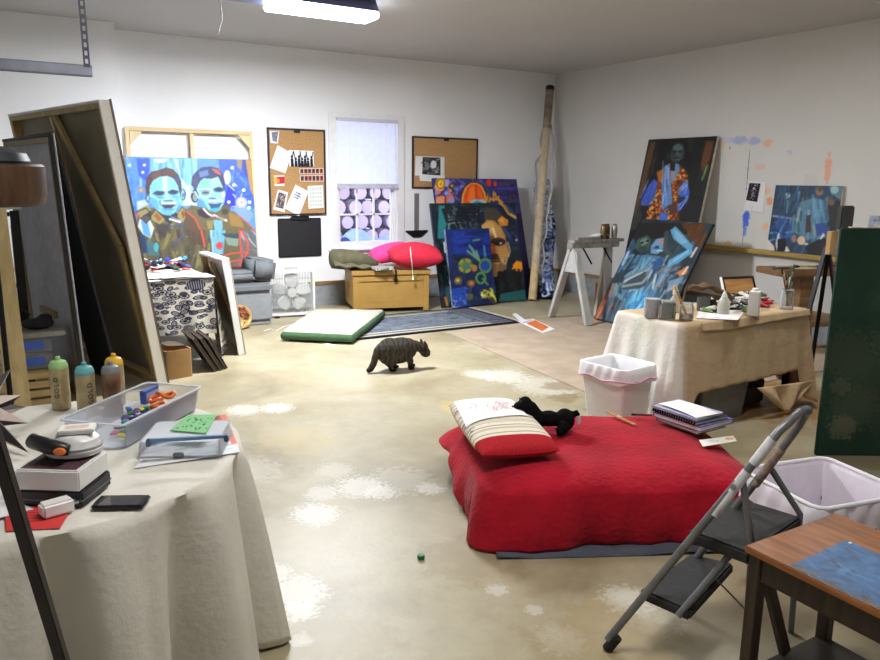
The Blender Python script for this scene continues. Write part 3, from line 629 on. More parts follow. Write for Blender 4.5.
# T square hanging
ts = thing('t_square', 'grey metal ruler with black crosspiece hanging head down on the back wall', 't-square', (4.93, WY-.004, .86))
b = MB(); b.box(-.035, .035, -.006, 0, .03, .55, .002); b.build('blade', mat('ruler_grey', (148, 148, 140), .4, .4), ts)
M = Matrix(((1, 0, 0, 0), (0, 0, 1, 0), (0, 1, 0, 0), (0, 0, 0, 1)))
b = MB(); b.prism([(-.17, .06), (.17, .06), (.165, .045), (.06, -.03), (-.06, -.03), (-.165, .045)], -.014, -.006, M=M); b.build('crosspiece', mat('black_plastic', (28, 28, 32), .4), ts)

# box fan
fn_ = thing('box_fan', 'white square box fan with grille standing on the floor below the black board', 'fan', (2.955, 8.33, .0), -R(8))
b = MB(); S, r_ = .265, .05; zc = .285
def rr(S, r, n=6):
    out = []
    for cx_, cz_, a0 in ((S-r, S-r, 0), (-S+r, S-r, 90), (-S+r, -S+r, 180), (S-r, -S+r, 270)):
        for i in range(n+1): a = R(a0+90*i/n); out.append((cx_+r*math.cos(a), cz_+r*math.sin(a)))
    return out
o1, i1 = rr(S, .05), rr(S-.022, .035); n = len(o1)
vs = []
for y in (-.05, .05): vs += [(x, y, zc+z) for x, z in o1]+[(x, y, zc+z) for x, z in i1]
fs = []
for i in range(n):
    j = (i+1) % n
    fs += [(i, j, n+j, n+i), (2*n+i, 3*n+i, 3*n+j, 2*n+j), (i, 2*n+i, 2*n+j, j), (n+i, n+j, 3*n+j, 3*n+i)]
b._add(vs, fs); b.build('housing', mat('fan_white', (232, 232, 230), .4, var=.03), fn_)
fg = mat('fan_grille', (186, 186, 184), .5, var=.03)
for y in (-.045, .045):
    b = MB()
    for i in range(27):
        x = -.235+i*.47/26; b.tube([(x, y, zc-.24), (x, y, zc+.24)], .0022, 5)
    for z in (-.16, -.08, 0, .08, .16): b.tube([(-.243, y+.002, zc+z), (.243, y+.002, zc+z)], .0024, 5)
    b.lathe([(.001, -.004), (.045, -.004), (.05, .004), (.001, .006)], (0, y-.004, zc), 20, axis='Y'); b.build('grille', fg, fn_, ang=60)
b = MB(); b.lathe([(.001, -.02), (.055, -.02), (.055, .02), (.001, .02)], (0, 0, zc), 18, axis='Y'); b.build('hub', fg, fn_)
for k5 in range(5):
    a = R(72*k5+18); b = MB()
    def bl_(u, v, a=a):
        r0 = .05+.17*u; w = (.03+.055*math.sin(u*2.3))*(v-.5)*2; t = a+w/max(r0, .09)
        return (r0*math.cos(t), .028*(v-.5), zc+r0*math.sin(t))
    b.sheet(bl_, 8, 6); solid(b.build('blade', mat('fan_blade', (206, 208, 206), .5, var=.03), fn_), .004)
b = MB(); b.box(-.07, .07, -.012, .012, zc+.278, zc+.292, .005); b.box(-.07, -.055, -.012, .012, zc+.262, zc+.285); b.box(.055, .07, -.012, .012, zc+.262, zc+.285); b.build('handle', fg, fn_)
for x in (-.19, .19):
    b = MB(); b.box(x-.03, x+.03, -.09, .09, 0, .022, .005); b.build('foot', mat('black_plastic', (28, 28, 32), .4), fn_)

# grey low sofa
gf = mat('grey_upholstery', (110, 114, 118), .95, var=.08, bump=.15, bscale=120); gf2 = mat('grey_upholstery_light', (136, 141, 146), .95, var=.06, bump=.15, bscale=120)
so = thing('floor_sofa', 'low grey upholstered folding sofa beside the box fan', 'sofa', (0, 0, 0))
b = MB(); b.box(1.32, 2.58, 7.98, 8.72, .0, .05, .01); b.box(1.30, 2.60, 7.96, 8.74, .05, .36, .02); b.build('base', gf2, so)
b = MB(); b.box(1.30, 2.61, 7.95, 8.44, .363, .465, .03, 3); b.build('seat', gf, so)
def cushion(name, mt, parent, c, s, rot, p=3.2, n=20):
    b = MB()
    def f(sgn):
        def g(u, v):
            x, y = 2*u-1, 2*v-1; e = max(0, (1-abs(x)**p)*(1-abs(y)**p)); pinch = 1-.06*(abs(x*y)**2)
            return (x*s[0]*pinch, y*s[1]*pinch, sgn*s[2]*(e**.42))
        return g
    b.sheet(f(1), n, n); b.sheet(f(-1), n, n); bmesh.ops.remove_doubles(b.bm, verts=b.bm.verts, dist=1e-5)
    o = b.build(name, mt, parent, True, 80); o.location = c; o.rotation_euler = rot; return o
E_ = pl(252, 268, 1, 8.15)
def block(name, mt, c, s, rot, bev):
    b = MB(); b.box(-s[0], s[0], -s[1], s[1], -s[2], s[2], bev, 4); o = b.build(name, mt, None, True, 180); o.location = c; o.rotation_euler = rot; return o
setp(block('sofa_bolster', gf, (2.53, 8.2, .60), (.13, .2, .125), (0, R(10), R(4)), .035), 'thick dark grey block cushion propped on the right end of the low grey sofa', 'cushion')
setp(block('sofa_cushion', gf, (2.22, 8.16, .532), (.21, .17, .062), (R(0), 0, R(3)), .03), 'flat grey cushion lying on the seat of the low grey sofa', 'cushion')
# round brown disc on the floor
dp = Pic(60, 60, (190, 140, 80)); dp.ell(.5, .5, .4, .4, (70, 36, 22)); dp.strokes(60, (.15, .1, .9, .8), [(40, 20, 14), (120, 60, 30), (160, 90, 40), (60, 20, 20)], (.08, .2), (.03, .08)); dp.strokes(25, (.5, .6, 1, 1), [(220, 180, 100), (230, 200, 130)], (.08, .2), (.04, .08)); dp.grain(8)
c = fl(238, 329.5)
dk = thing('hand_drum', 'small round brown painted drum lying on its side on the floor before the grey sofa', 'drum', (c.x+.02, c.y, .135), rot=(R(-14), 0, R(-12)))
b = MB(); b.lathe([(.128, 0), (.132, .015), (.125, .1), (.11, .13)], n=32, axis='Y'); b.xf(Matrix.Scale(-1, 4, (0, 1, 0))); b.build('shell', mat('drum_shell', (206, 170, 104), .6), dk)
pic_mesh('drum_head', dp, lambda u, v: (.127*(2*u-1)*math.sqrt(max(0, 1-.5*(1-2*v)**2)), -.003, .127*(1-2*v)*math.sqrt(max(0, 1-.5*(2*u-1)**2))), ART, dk)

# chest
ch = thing('wooden_chest', 'ochre painted wooden blanket chest with a front panel and black latch below the window', 'chest', (4.12, 8.05, .012), -R(14.5))
oc = mat('ochre_paint', (172, 134, 68), .5, var=.1, scale=4); oc2 = mat('ochre_paint_side', (150, 124, 66), .55, var=.1, scale=4)
b = MB(); b.box(-.47, .47, 0, .6, .05, .44, .006); b.build('body', oc, ch)
b = MB()
for q in [(-.47, -.40, .0, .43), (.40, .47, .0, .43), (-.40, .40, .37, .43), (-.40, .40, .04, .10)]: b.box(q[0], q[1], -.014, 0, q[2], q[3], .004)
b.build('front_frame', oc, ch)
b = MB()
for x in (-.45, .41):
    for y in (.01, .55): b.box(x, x+.045, y, y+.045, 0, .055)
b.build('feet', oc2, ch)
b = MB(); b.box(-.49, .49, -.025, .62, .442, .50, .008); lid_ = b.build('lid', oc, ch)
b = MB(); b.box(.035, .06, -.036, -.026, .37, .51, .003); b.box(.022, .073, -.03, -.024, .36, .40, .004); b.build('latch', mat('latch_black', (48, 38, 30), .4, .6), lid_)
# things on the chest
ol = mat('olive_canvas', (98, 94, 70), .9, var=.2, scale=8, bump=.3, bscale=40)
sl = thing('rolled_blanket', 'olive green rolled sleeping pad lying on the left end of the ochre chest', 'blanket', (3.66, 8.36, .645), -R(14.5))
b = MB(); b.tube([(-.20, 0, .0), (-.17, 0, .0), (-.05, .0, -.005), (.12, .01, -.02), (.26, .02, -.05), (.36, .03, -.073), (.40, .03, -.078)], [.06, .115, .125, .115, .085, .055, .03], 18); b.build('roll', ol, sl, ang=70)
b = MB()
b.sheet(lambda u, v: (-.16+u*.46, -.17+v*.34, -.085+.06*math.sin(v*3.1)*(1-u)+.012*math.sin(u*15+v*6)-.03*u), 18, 10)
solid(b.build('flap', mat('olive_canvas_light', (108, 104, 84), .9, var=.2, bump=.3), sl), .03)
gp = MB()
gp.sheet(lambda u, v: (3.90+u*.20-.03*v, 7.99+v*.11-u*.05, .562+.012*math.sin(u*3.1)+.006*math.sin(u*9+v*7)), 14, 10)
setp(solid(gp.build('grey_blanket', mat('grey_blanket', (150, 148, 142), .95, var=.15, bump=.2)), .045), 'folded pale grey blanket on the ochre chest between the olive roll and the pillows', 'blanket')
rm_ = mat('red_cushion', (206, 34, 62), .8, var=.08, bump=.12, bscale=90); pm_ = mat('pink_cushion', (240, 72, 150), .8, var=.06, bump=.12, bscale=90)
setp(cushion('red_pillow', rm_, None, (4.45, 8.06, .68), (.33, .21, .165), (R(8), R(2), -R(14)), 1.6), 'deep red pillow lying at the right end of the ochre chest', 'pillow')
setp(cushion('pink_pillow', pm_, None, (4.33, 8.50, .68), (.26, .13, .11), (R(28), -R(12), -R(14)), 2.0), 'bright pink pillow behind the red pillow on the ochre chest', 'pillow')

q0 = pl(410, 244.5, 1, 8.05)
b = MB(); b.tube([q0, pl(410.5, 249, 1, 7.89), pl(411, 256, 1, 7.83), pl(412, 263, 1, 7.825), pl(412.5, 270, 1, 7.90), pl(413, 277, 1, 7.905)], .005, 6)
o = b.build('pull_cord', mat('cord_white', (230, 230, 232), .7)); setp(o, 'thin white cord with a tassel draped over the red pillow and the chest front', 'cord')
b = MB(); e0_ = pl(413, 277, 1, 7.905); b.tube([e0_, e0_+Vector((0, 0, -.03))], [.008, .014], 10); b.build('tassel', mat('tassel_white', (236, 236, 236), .7), o)

# stacked paintings right of the chest
S = Sketch((5.72, 8.19, .010), -R(0), 1.36, 1.67, R(16.5), (58, 54, 110)); S.org(430, 175, 8.8)
S.strokes(70, (40, 30, 500, 260), [(150, 140, 200), (70, 70, 160), (110, 110, 180), (50, 44, 90)], (30, 80), (10, 24)).poly([(470, 30), (760, 30), (780, 270), (560, 270)], (50, 46, 104)).strokes(30, (560, 40, 770, 250), [(66, 60, 130), (40, 36, 84), (80, 80, 160)], (50, 140), (8, 16), (-.3, .3))
S.poly([(60, 60), (130, 130), (90, 150), (40, 110)], (230, 150, 120)).poly([(60, 190), (130, 185), (130, 255), (50, 255)], (228, 140, 96)).poly([(145, 185), (215, 185), (210, 205), (165, 210), (160, 250), (145, 250)], (224, 110, 56)).ell(190, 225, 28, 26, (150, 140, 190)).poly([(130, 40), (170, 40), (165, 110), (135, 100)], (160, 156, 220))
for x, y, r_, c in ((80, 155, 17, (224, 110, 70)), (180, 140, 15, (226, 130, 70)), (180, 180, 14, (214, 120, 70)), (145, 165, 18, (150, 150, 214)), (235, 125, 18, (90, 120, 190)), (210, 180, 12, (90, 70, 130)), (235, 160, 10, (200, 110, 80)), (190, 100, 26, (60, 50, 50)), (195, 98, 14, (190, 140, 60)), (225, 80, 20, (60, 50, 110)), (125, 180, 9, (60, 50, 120))): S.ell(x, y, r_, r_, c)
S.ell(95, 78, 44, 54, (236, 176, 60)).ell(96, 80, 36, 44, (60, 40, 30)).ell(96, 80, 30, 37, (244, 200, 60)).ell(100, 84, 16, 20, (226, 150, 30))
S.poly([(265, 260), (270, 180), (300, 100), (350, 62), (410, 60), (460, 80), (500, 150), (520, 260)], (40, 34, 50)).poly([(275, 260), (282, 180), (310, 110), (355, 72), (410, 70), (455, 92), (490, 160), (505, 260)], (232, 160, 60)).poly([(290, 260), (300, 180), (325, 115), (360, 82), (410, 82), (445, 105), (475, 170), (485, 260)], (228, 84, 30)).poly([(330, 230), (350, 120), (390, 90), (400, 210), (360, 250)], (246, 120, 40)).poly([(420, 110), (450, 150), (470, 240), (430, 210)], (236, 100, 34)).line([(400, 90), (405, 200)], 8, (170, 60, 20))
S.poly([(355, 235), (385, 212), (430, 220), (470, 212), (490, 240), (480, 262), (360, 262)], (150, 196, 206)).ell(420, 250, 40, 18, (80, 130, 160))
S.ell(518, 70, 22, 32, (214, 52, 46)).ell(572, 78, 16, 22, (206, 60, 54)).poly([(590, 60), (740, 60), (745, 80), (600, 84)], (96, 60, 90), .7).poly([(590, 110), (740, 108), (740, 128), (595, 134)], (70, 70, 170), .8).ell(725, 205, 30, 32, (84, 60, 70)).ell(727, 203, 14, 15, (50, 40, 70)).ell(725, 92, 18, 14, (50, 40, 60))
for q in ([(520, 240), (530, 190)], [(560, 230), (558, 150)], [(590, 220), (570, 160)], [(610, 240), (600, 190)], [(500, 230), (510, 160)]): S.line(q, 14, (226, 160, 56))
S.line([(530, 215), (600, 215), (640, 250)], 22, (222, 150, 44)).poly([(470, 60), (490, 50), (540, 200), (510, 190)], (60, 70, 110), .8)
sketch_painting('painting', 'purple painting with an orange dome shape, rearmost in the stack right of the chest', S, edge=mat('purple_edge', (46, 34, 60), .6))
S = Sketch((5.47, 7.99, .010), -R(0), 1.32, 1.33, R(14.5), (22, 34, 44)); S.org(430, 175, 8.8)
S.strokes(160, (60, 260, 820, 1100), [(18, 24, 34), (28, 50, 60), (24, 34, 60), (34, 70, 76), (12, 16, 22)], (60, 180), (14, 40)).poly([(80, 270), (130, 270), (150, 420), (130, 560), (70, 560)], (40, 120, 126)).poly([(100, 300), (150, 290), (230, 400), (150, 440)], (24, 36, 40))
S.strokes(70, (160, 280, 440, 500), [(120, 144, 150), (60, 90, 96), (170, 186, 186), (50, 66, 80)], (20, 60), (4, 8)).strokes(30, (230, 260, 430, 420), [(14, 18, 26), (20, 26, 36)], (40, 90), (14, 30)).line([(160, 430), (180, 500), (300, 480)], 10, (110, 160, 150))
S.poly([(500, 260), (600, 250), (700, 330), (800, 480), (830, 620), (830, 400), (760, 270)], (40, 60, 104)).strokes(30, (620, 300, 820, 640), [(40, 60, 110), (60, 70, 120), (24, 34, 60)], (60, 140), (10, 24), (.7, 1.1)).poly([(680, 260), (800, 262), (820, 340), (740, 330)], (20, 44, 40)).line([(600, 235), (650, 275), (690, 340), (750, 375), (820, 380)], 26, (206, 160, 60)).line([(640, 260), (700, 345)], 10, (140, 96, 30))
S.poly([(470, 290), (560, 290), (640, 360), (560, 420), (480, 400)], (70, 64, 56)).poly([(590, 400), (630, 360), (690, 400), (680, 450), (620, 450)], (206, 130, 50)).poly([(600, 400), (640, 375), (650, 430)], (230, 160, 70))
S.poly([(450, 450), (500, 395), (560, 400), (620, 450), (660, 530), (680, 640), (670, 760), (630, 880), (560, 900), (520, 800), (500, 640), (470, 520)], (176, 128, 66)).poly([(455, 440), (520, 410), (570, 430), (560, 540), (490, 540), (460, 500)], (206, 162, 88)).poly([(560, 430), (620, 470), (650, 560), (600, 560), (570, 520)], (186, 140, 76)).poly([(540, 470), (560, 460), (590, 550), (570, 560)], (232, 200, 150)).poly([(500, 560), (560, 580), (550, 700), (520, 700)], (166, 96, 50))
S.org(430, 235, 8)
S.ell(545, 55, 60, 34, (70, 48, 36)).ell(555, 62, 40, 20, (24, 20, 22)).ell(565, 66, 12, 8, (180, 170, 150)).poly([(460, 80), (500, 60), (540, 130), (500, 160), (465, 130)], (190, 100, 46)).ell(490, 105, 18, 16, (214, 110, 50)).poly([(550, 110), (620, 100), (640, 170), (560, 190)], (186, 136, 74)).poly([(470, 150), (540, 150), (560, 200), (480, 200)], (70, 46, 40)).ell(520, 215, 44, 12, (150, 84, 74)).line([(480, 212), (560, 212)], 8, (44, 26, 26)).ell(520, 226, 28, 5, (220, 180, 160)).poly([(540, 240), (620, 190), (610, 270), (550, 300)], (120, 90, 60)).line([(620, 60), (640, 130), (600, 230)], 10, (196, 170, 140)).line([(575, 190), (590, 230)], 9, (206, 190, 160)).ell(690, 40, 12, 10, (150, 160, 176))
S.poly([(660, 240), (690, 205), (740, 215), (760, 250), (780, 290), (720, 270), (670, 270)], (236, 140, 30))
for q in ([(700, 230), (690, 290)], [(715, 235), (725, 295)], [(690, 225), (660, 270)]): S.line(q, 14, (240, 150, 36))
S.poly([(540, 290), (780, 290), (780, 520), (520, 520)], (16, 18, 24)).strokes(20, (560, 300, 780, 430), [(40, 44, 40), (30, 24, 26), (50, 54, 46)], (40, 100), (12, 24), (1.2, 1.9)).poly([(560, 470), (780, 430), (784, 520), (550, 530)], (36, 92, 96)).ell(490, 330, 12, 60, (110, 80, 110), -.3)
S.poly([(105, 60), (130, 50), (150, 130), (120, 150)], (206, 210, 190)).poly([(130, 60), (180, 60), (185, 130), (150, 140)], (140, 92, 60)).ell(165, 200, 30, 40, (120, 186, 200)).ell(160, 200, 12, 20, (40, 70, 90)).poly([(110, 240), (180, 240), (190, 500), (140, 560)], (50, 84, 90)).line([(145, 330), (175, 430)], 12, (196, 206, 206)).line([(125, 500), (140, 560)], 18, (180, 110, 40))
sketch_painting('painting', 'large dark teal painting of a golden face in the stack right of the chest', S, edge=mat('dark_edge', (28, 34, 52), .6))
S = Sketch((5.245, 7.90, .018), R(2), .68, .985, R(12), (26, 44, 104)); S.org(430, 235, 8)
S.poly([(180, -30), (470, -20), (480, 200), (200, 220)], (28, 52, 140)).strokes(40, (200, -20, 460, 190), [(24, 40, 120), (34, 66, 164), (20, 30, 90)], (60, 150), (14, 30), (-.3, .3)).poly([(180, 150), (480, 180), (520, 590), (150, 600)], (24, 34, 74)).strokes(90, (180, 170, 510, 580), [(20, 26, 60), (30, 60, 90), (24, 40, 110), (40, 50, 60)], (30, 80), (10, 24))
for i, (x, y) in enumerate(((315, 85), (300, 130), (330, 100), (345, 140), (370, 130))): S.line([(395, 205), (x, y)], 16, (104, 146, 116))
S.line([(345, 45), (395, 38)], 14, (90, 140, 90)).line([(430, 90), (440, 170)], 16, (60, 130, 170)).ell(440, 245, 52, 62, (84, 124, 84)).ell(440, 246, 36, 40, (30, 70, 150)).ell(285, 245, 58, 60, (96, 124, 52))
for a in range(14): S.ell(285+48*math.cos(a*.45), 245+48*math.sin(a*.45), 12, 14, [(130, 150, 60), (70, 110, 50), (170, 120, 60)][a % 3])
S.ell(290, 250, 26, 26, (70, 110, 110)).ell(355, 265, 24, 28, (160, 110, 60)).ring(405, 345, 36, 40, 18, (84, 136, 70)).line([(420, 350), (460, 395)], 18, (80, 130, 70)).ell(225, 365, 32, 30, (110, 96, 60)).ell(330, 385, 34, 30, (120, 76, 50)).ell(330, 385, 16, 14, (180, 130, 70)).ell(222, 362, 14, 12, (190, 170, 80)).poly([(175, 430), (290, 410), (300, 560), (170, 590)], (36, 70, 160)).strokes(36, (175, 420, 330, 590), [(60, 100, 200), (30, 50, 140), (150, 170, 210), (40, 70, 170)], (16, 40), (8, 14)).ell(320, 490, 26, 26, (90, 90, 60)).poly([(400, 450), (450, 425), (500, 460), (545, 540), (520, 570), (480, 520), (430, 500)], (60, 64, 50))
S.strokes(26, (410, 435, 500, 500), [(226, 220, 80), (240, 240, 200), (200, 200, 60)], (20, 44), (8, 13)).line([(500, 470), (540, 545)], 14, (206, 206, 80)).line([(170, 560), (230, 590)], 10, (220, 220, 226)).line([(290, 575), (330, 580)], 8, (210, 214, 222))
sketch_painting('painting', 'small cobalt blue painting with green shapes, frontmost in the stack right of the chest', S, edge=mat('speckled_edge', (130, 140, 165), .6, var=.5, scale=40))

# long tubes standing in the corner
tb = thing('cardboard_tube', 'very tall cardboard tube wrapped in clear plastic leaning into the back right corner', 'tube', (0, 0, 0))
a, e = Vector((6.20, 7.95, .0)), Vector((6.98, 8.72, 2.88)); ax_ = (e-a)
b = MB(); b.tube([a+ax_*.004, a+ax_], .055, 20); b.build('tube_core', mat('kraft_tube', (200, 176, 132), .8, var=.12), tb)
b = MB(); b.tube([a+ax_*.80, a+ax_*.995], .0575, 20); b.build('tape_band', mat('tube_wrap_dark', (142, 128, 108), .5, var=.4, scale=9), tb)
b = MB(); b.tube([a+ax_*.985, a+ax_*1.006], .06, 20); b.build('end_cap', mat('cap_black', (24, 24, 26), .6), tb)
pts = [a+ax_*t for t in np.linspace(.12, .82, 20)]
b = MB(); b.tube([p+Vector((.02*math.sin(i*1.3)+.02, -.01, 0)) for i, p in enumerate(pts)], [.058]+[.075+.03*abs(math.sin(i*1.1))+(.03 if 6 < i < 14 else 0) for i in range(18)]+[.058], 16); b.build('plastic_wrap', clearmat('cling_plastic', (225, 225, 225), .16, .2), tb, ang=80)
P = Pic(70, 240, (70, 82, 122)); 
for _ in range(150):
    x, y = rng.uniform(0, 1), rng.uniform(0, 1); P.ell(x, y, rng.uniform(.05, .16), rng.uniform(.015, .05), [(206, 214, 230), (24, 30, 60), (120, 140, 190), (180, 190, 215)][rng.integers(4)], rng.uniform(0, 3), ring=.006)
P.strokes(120, (0, 0, 1, 1), [(20, 24, 50), (190, 200, 222), (110, 130, 180)], (.03, .1), (.004, .012))
ra, re = Vector((6.49, 7.98, 0)), Vector((6.90, 8.68, 1.58))
rl = thing('fabric_roll', 'upright roll of blue and white swirl patterned fabric beside the wrapped tube', 'fabric roll', (0, 0, 0))
rx = (re-ra).normalized(); e1 = rx.orthogonal().normalized(); e2 = rx.cross(e1)
def rf(u, v):
    p = ra+(re-ra)*(1-v); rad = .115+.03*math.sin(v*9+1)*math.sin(u*6.28)
    return tuple(p+(e1*math.cos(u*6.2832)+e2*math.sin(u*6.2832))*rad)
q = pic_mesh('fabric', P, rf, CLOTHM, rl)
b = MB(); b.tube([ra+rx*.02, re-rx*.01], .08, 14); b.build('roll_core', mat('roll_core', (120, 126, 150), .9), rl)
b = MB(); b.tube([(6.375, 8.09, 0), (6.385, 8.15, .28), (6.40, 8.23, .5)], [.05, .045, .025], 14)
setp(b.build('black_sack', mat('black_cloth', (24, 24, 28), .9, var=.3, bump=.4, bscale=20), None, True, 80), 'black cloth bundle standing behind the golden face painting and the wrapped tube', 'bundle')
# ------------------------------------------------------------------ rugs, dog bed, cat
P = Pic(220, 110, (108, 118, 130))
P.strokes(500, (0, 0, 1, 1), [(92, 102, 116), (118, 127, 138), (78, 86, 102), (110, 116, 124), (98, 106, 112)], (.04, .14), (.02, .05))
for lo, hi, c in ((0, .16, (170, 164, 148)), (.78, .93, (176, 170, 152))): P.poly([(0, lo), (1, lo), (1, hi), (0, hi)], c, .85)
P.poly([(.84, 0), (1, 0), (1, 1), (.84, 1)], (110, 112, 122), .8)
for i in range(70): P.ell(i/70, .86, .006, .022, (70, 72, 84), .4).ell(i/70, .08, .006, .022, (70, 72, 84), .4)
for i in range(26): P.line([(.86, i/26), (.96, i/26+.03)], .014, (40, 42, 58))
P.line([(0, .965), (1, .965)], .075, (20, 20, 30)).line([(0, .03), (1, .03)], .04, (30, 30, 44)).line([(.985, 0), (.985, 1)], .05, (34, 34, 46)).line([(.83, .15), (.83, .85)], .02, (50, 54, 70)).line([(0, .775), (1, .775)], .02, (50, 52, 70)); P.grain(8)
RUG = attrmat('rug_pile', .98, .5, 220, .1)
rg = pic_mesh('patterned_rug', P, lambda u, v: (2.88+u*2.24, 7.9-v*1.15, .008), RUG)
setp(solid(rg, .007), 'blue grey patterned rug with dark border lying before the ochre chest', 'rug')
b = MB()
for i in range(60):
    y = 6.77+i*1.11/59; b.bar((5.12, y, .004), (5.19+random.uniform(-.01, .015), y+random.uniform(-.012, .012), .003), .008, .004)
o = b.build('fringe', mat('rug_fringe', (206, 200, 184), .95), None, False); o.parent = rg
tn = mat('tan_carpet', (168, 150, 130), .98, var=.1, scale=5, bump=.4, bscale=260)
b = MB(); p0, p1 = fl(447, 333), fl(583, 391.5)
b.prism([(p0.x, p0.y), (p1.x, p1.y), (p1.x+.02, 3.75), (7.1, 3.7), (7.1, 6.72), (5.3, 6.74)], .001, .006)
setp(b.build('tan_carpet', tn, None, False), 'large flat tan carpet piece covering the floor under the sawhorse', 'carpet')
# cushioned dog bed
db = thing('dog_bed', 'flat pet bed with cream fleece top and green sides on the rug corner', 'pet bed', (0, 0, 0))
q = [Vector((2.40, 7.06, 0)), Vector((2.94, 6.60, 0)), Vector((3.84, 7.70, 0)), Vector((3.14, 8.12, 0))]
def bil(u, v): return (q[0]*(1-u)+q[1]*u)*(1-v)+(q[3]*(1-u)+q[2]*u)*v
def rimw(u, v): 
    x, y = 2*u-1, 2*v-1; return max(0, 1-max(abs(x), abs(y))**8)
b = MB()
def topf(u, v):
    p = bil(u, v); return (p.x, p.y, .095+.035*rimw(u, v)**.6+.004*math.sin(u*16+v*4)*rimw(u, v)+.004*math.sin(v*19))
b.sheet(topf, 30, 30); b.build('fleece_top', mat('cream_fleece', (188, 182, 168), 1, var=.06, scale=30, bump=.6, bscale=90), db, ang=80)
b = MB(); n = 24; cyc = [(i/n, 0) for i in range(n)]+[(1, i/n) for i in range(n)]+[(1-i/n, 1) for i in range(n)]+[(0, 1-i/n) for i in range(n)]
ctr = bil(.5, .5); rows = []
for z, g in ((.018, -.01), (.03, .02), (.06, .03), (.085, .02), (.098, -.004)):
    ring = []
    for u, v in cyc:
        p = bil(u, v); d = (p-ctr).normalized(); ring.append(b.bm.verts.new((p.x+d.x*g, p.y+d.y*g, z)))
    rows.append(ring)
for r0, r1 in zip(rows, rows[1:]):
    for i in range(4*n): b.bm.faces.new((r0[i], r0[(i+1) % (4*n)], r1[(i+1) % (4*n)], r1[i]))
b.bm.faces.new(rows[0][::-1]); b.build('green_side', mat('green_fabric', (66, 98, 66), .95, var=.15, bump=.2), db, ang=80)

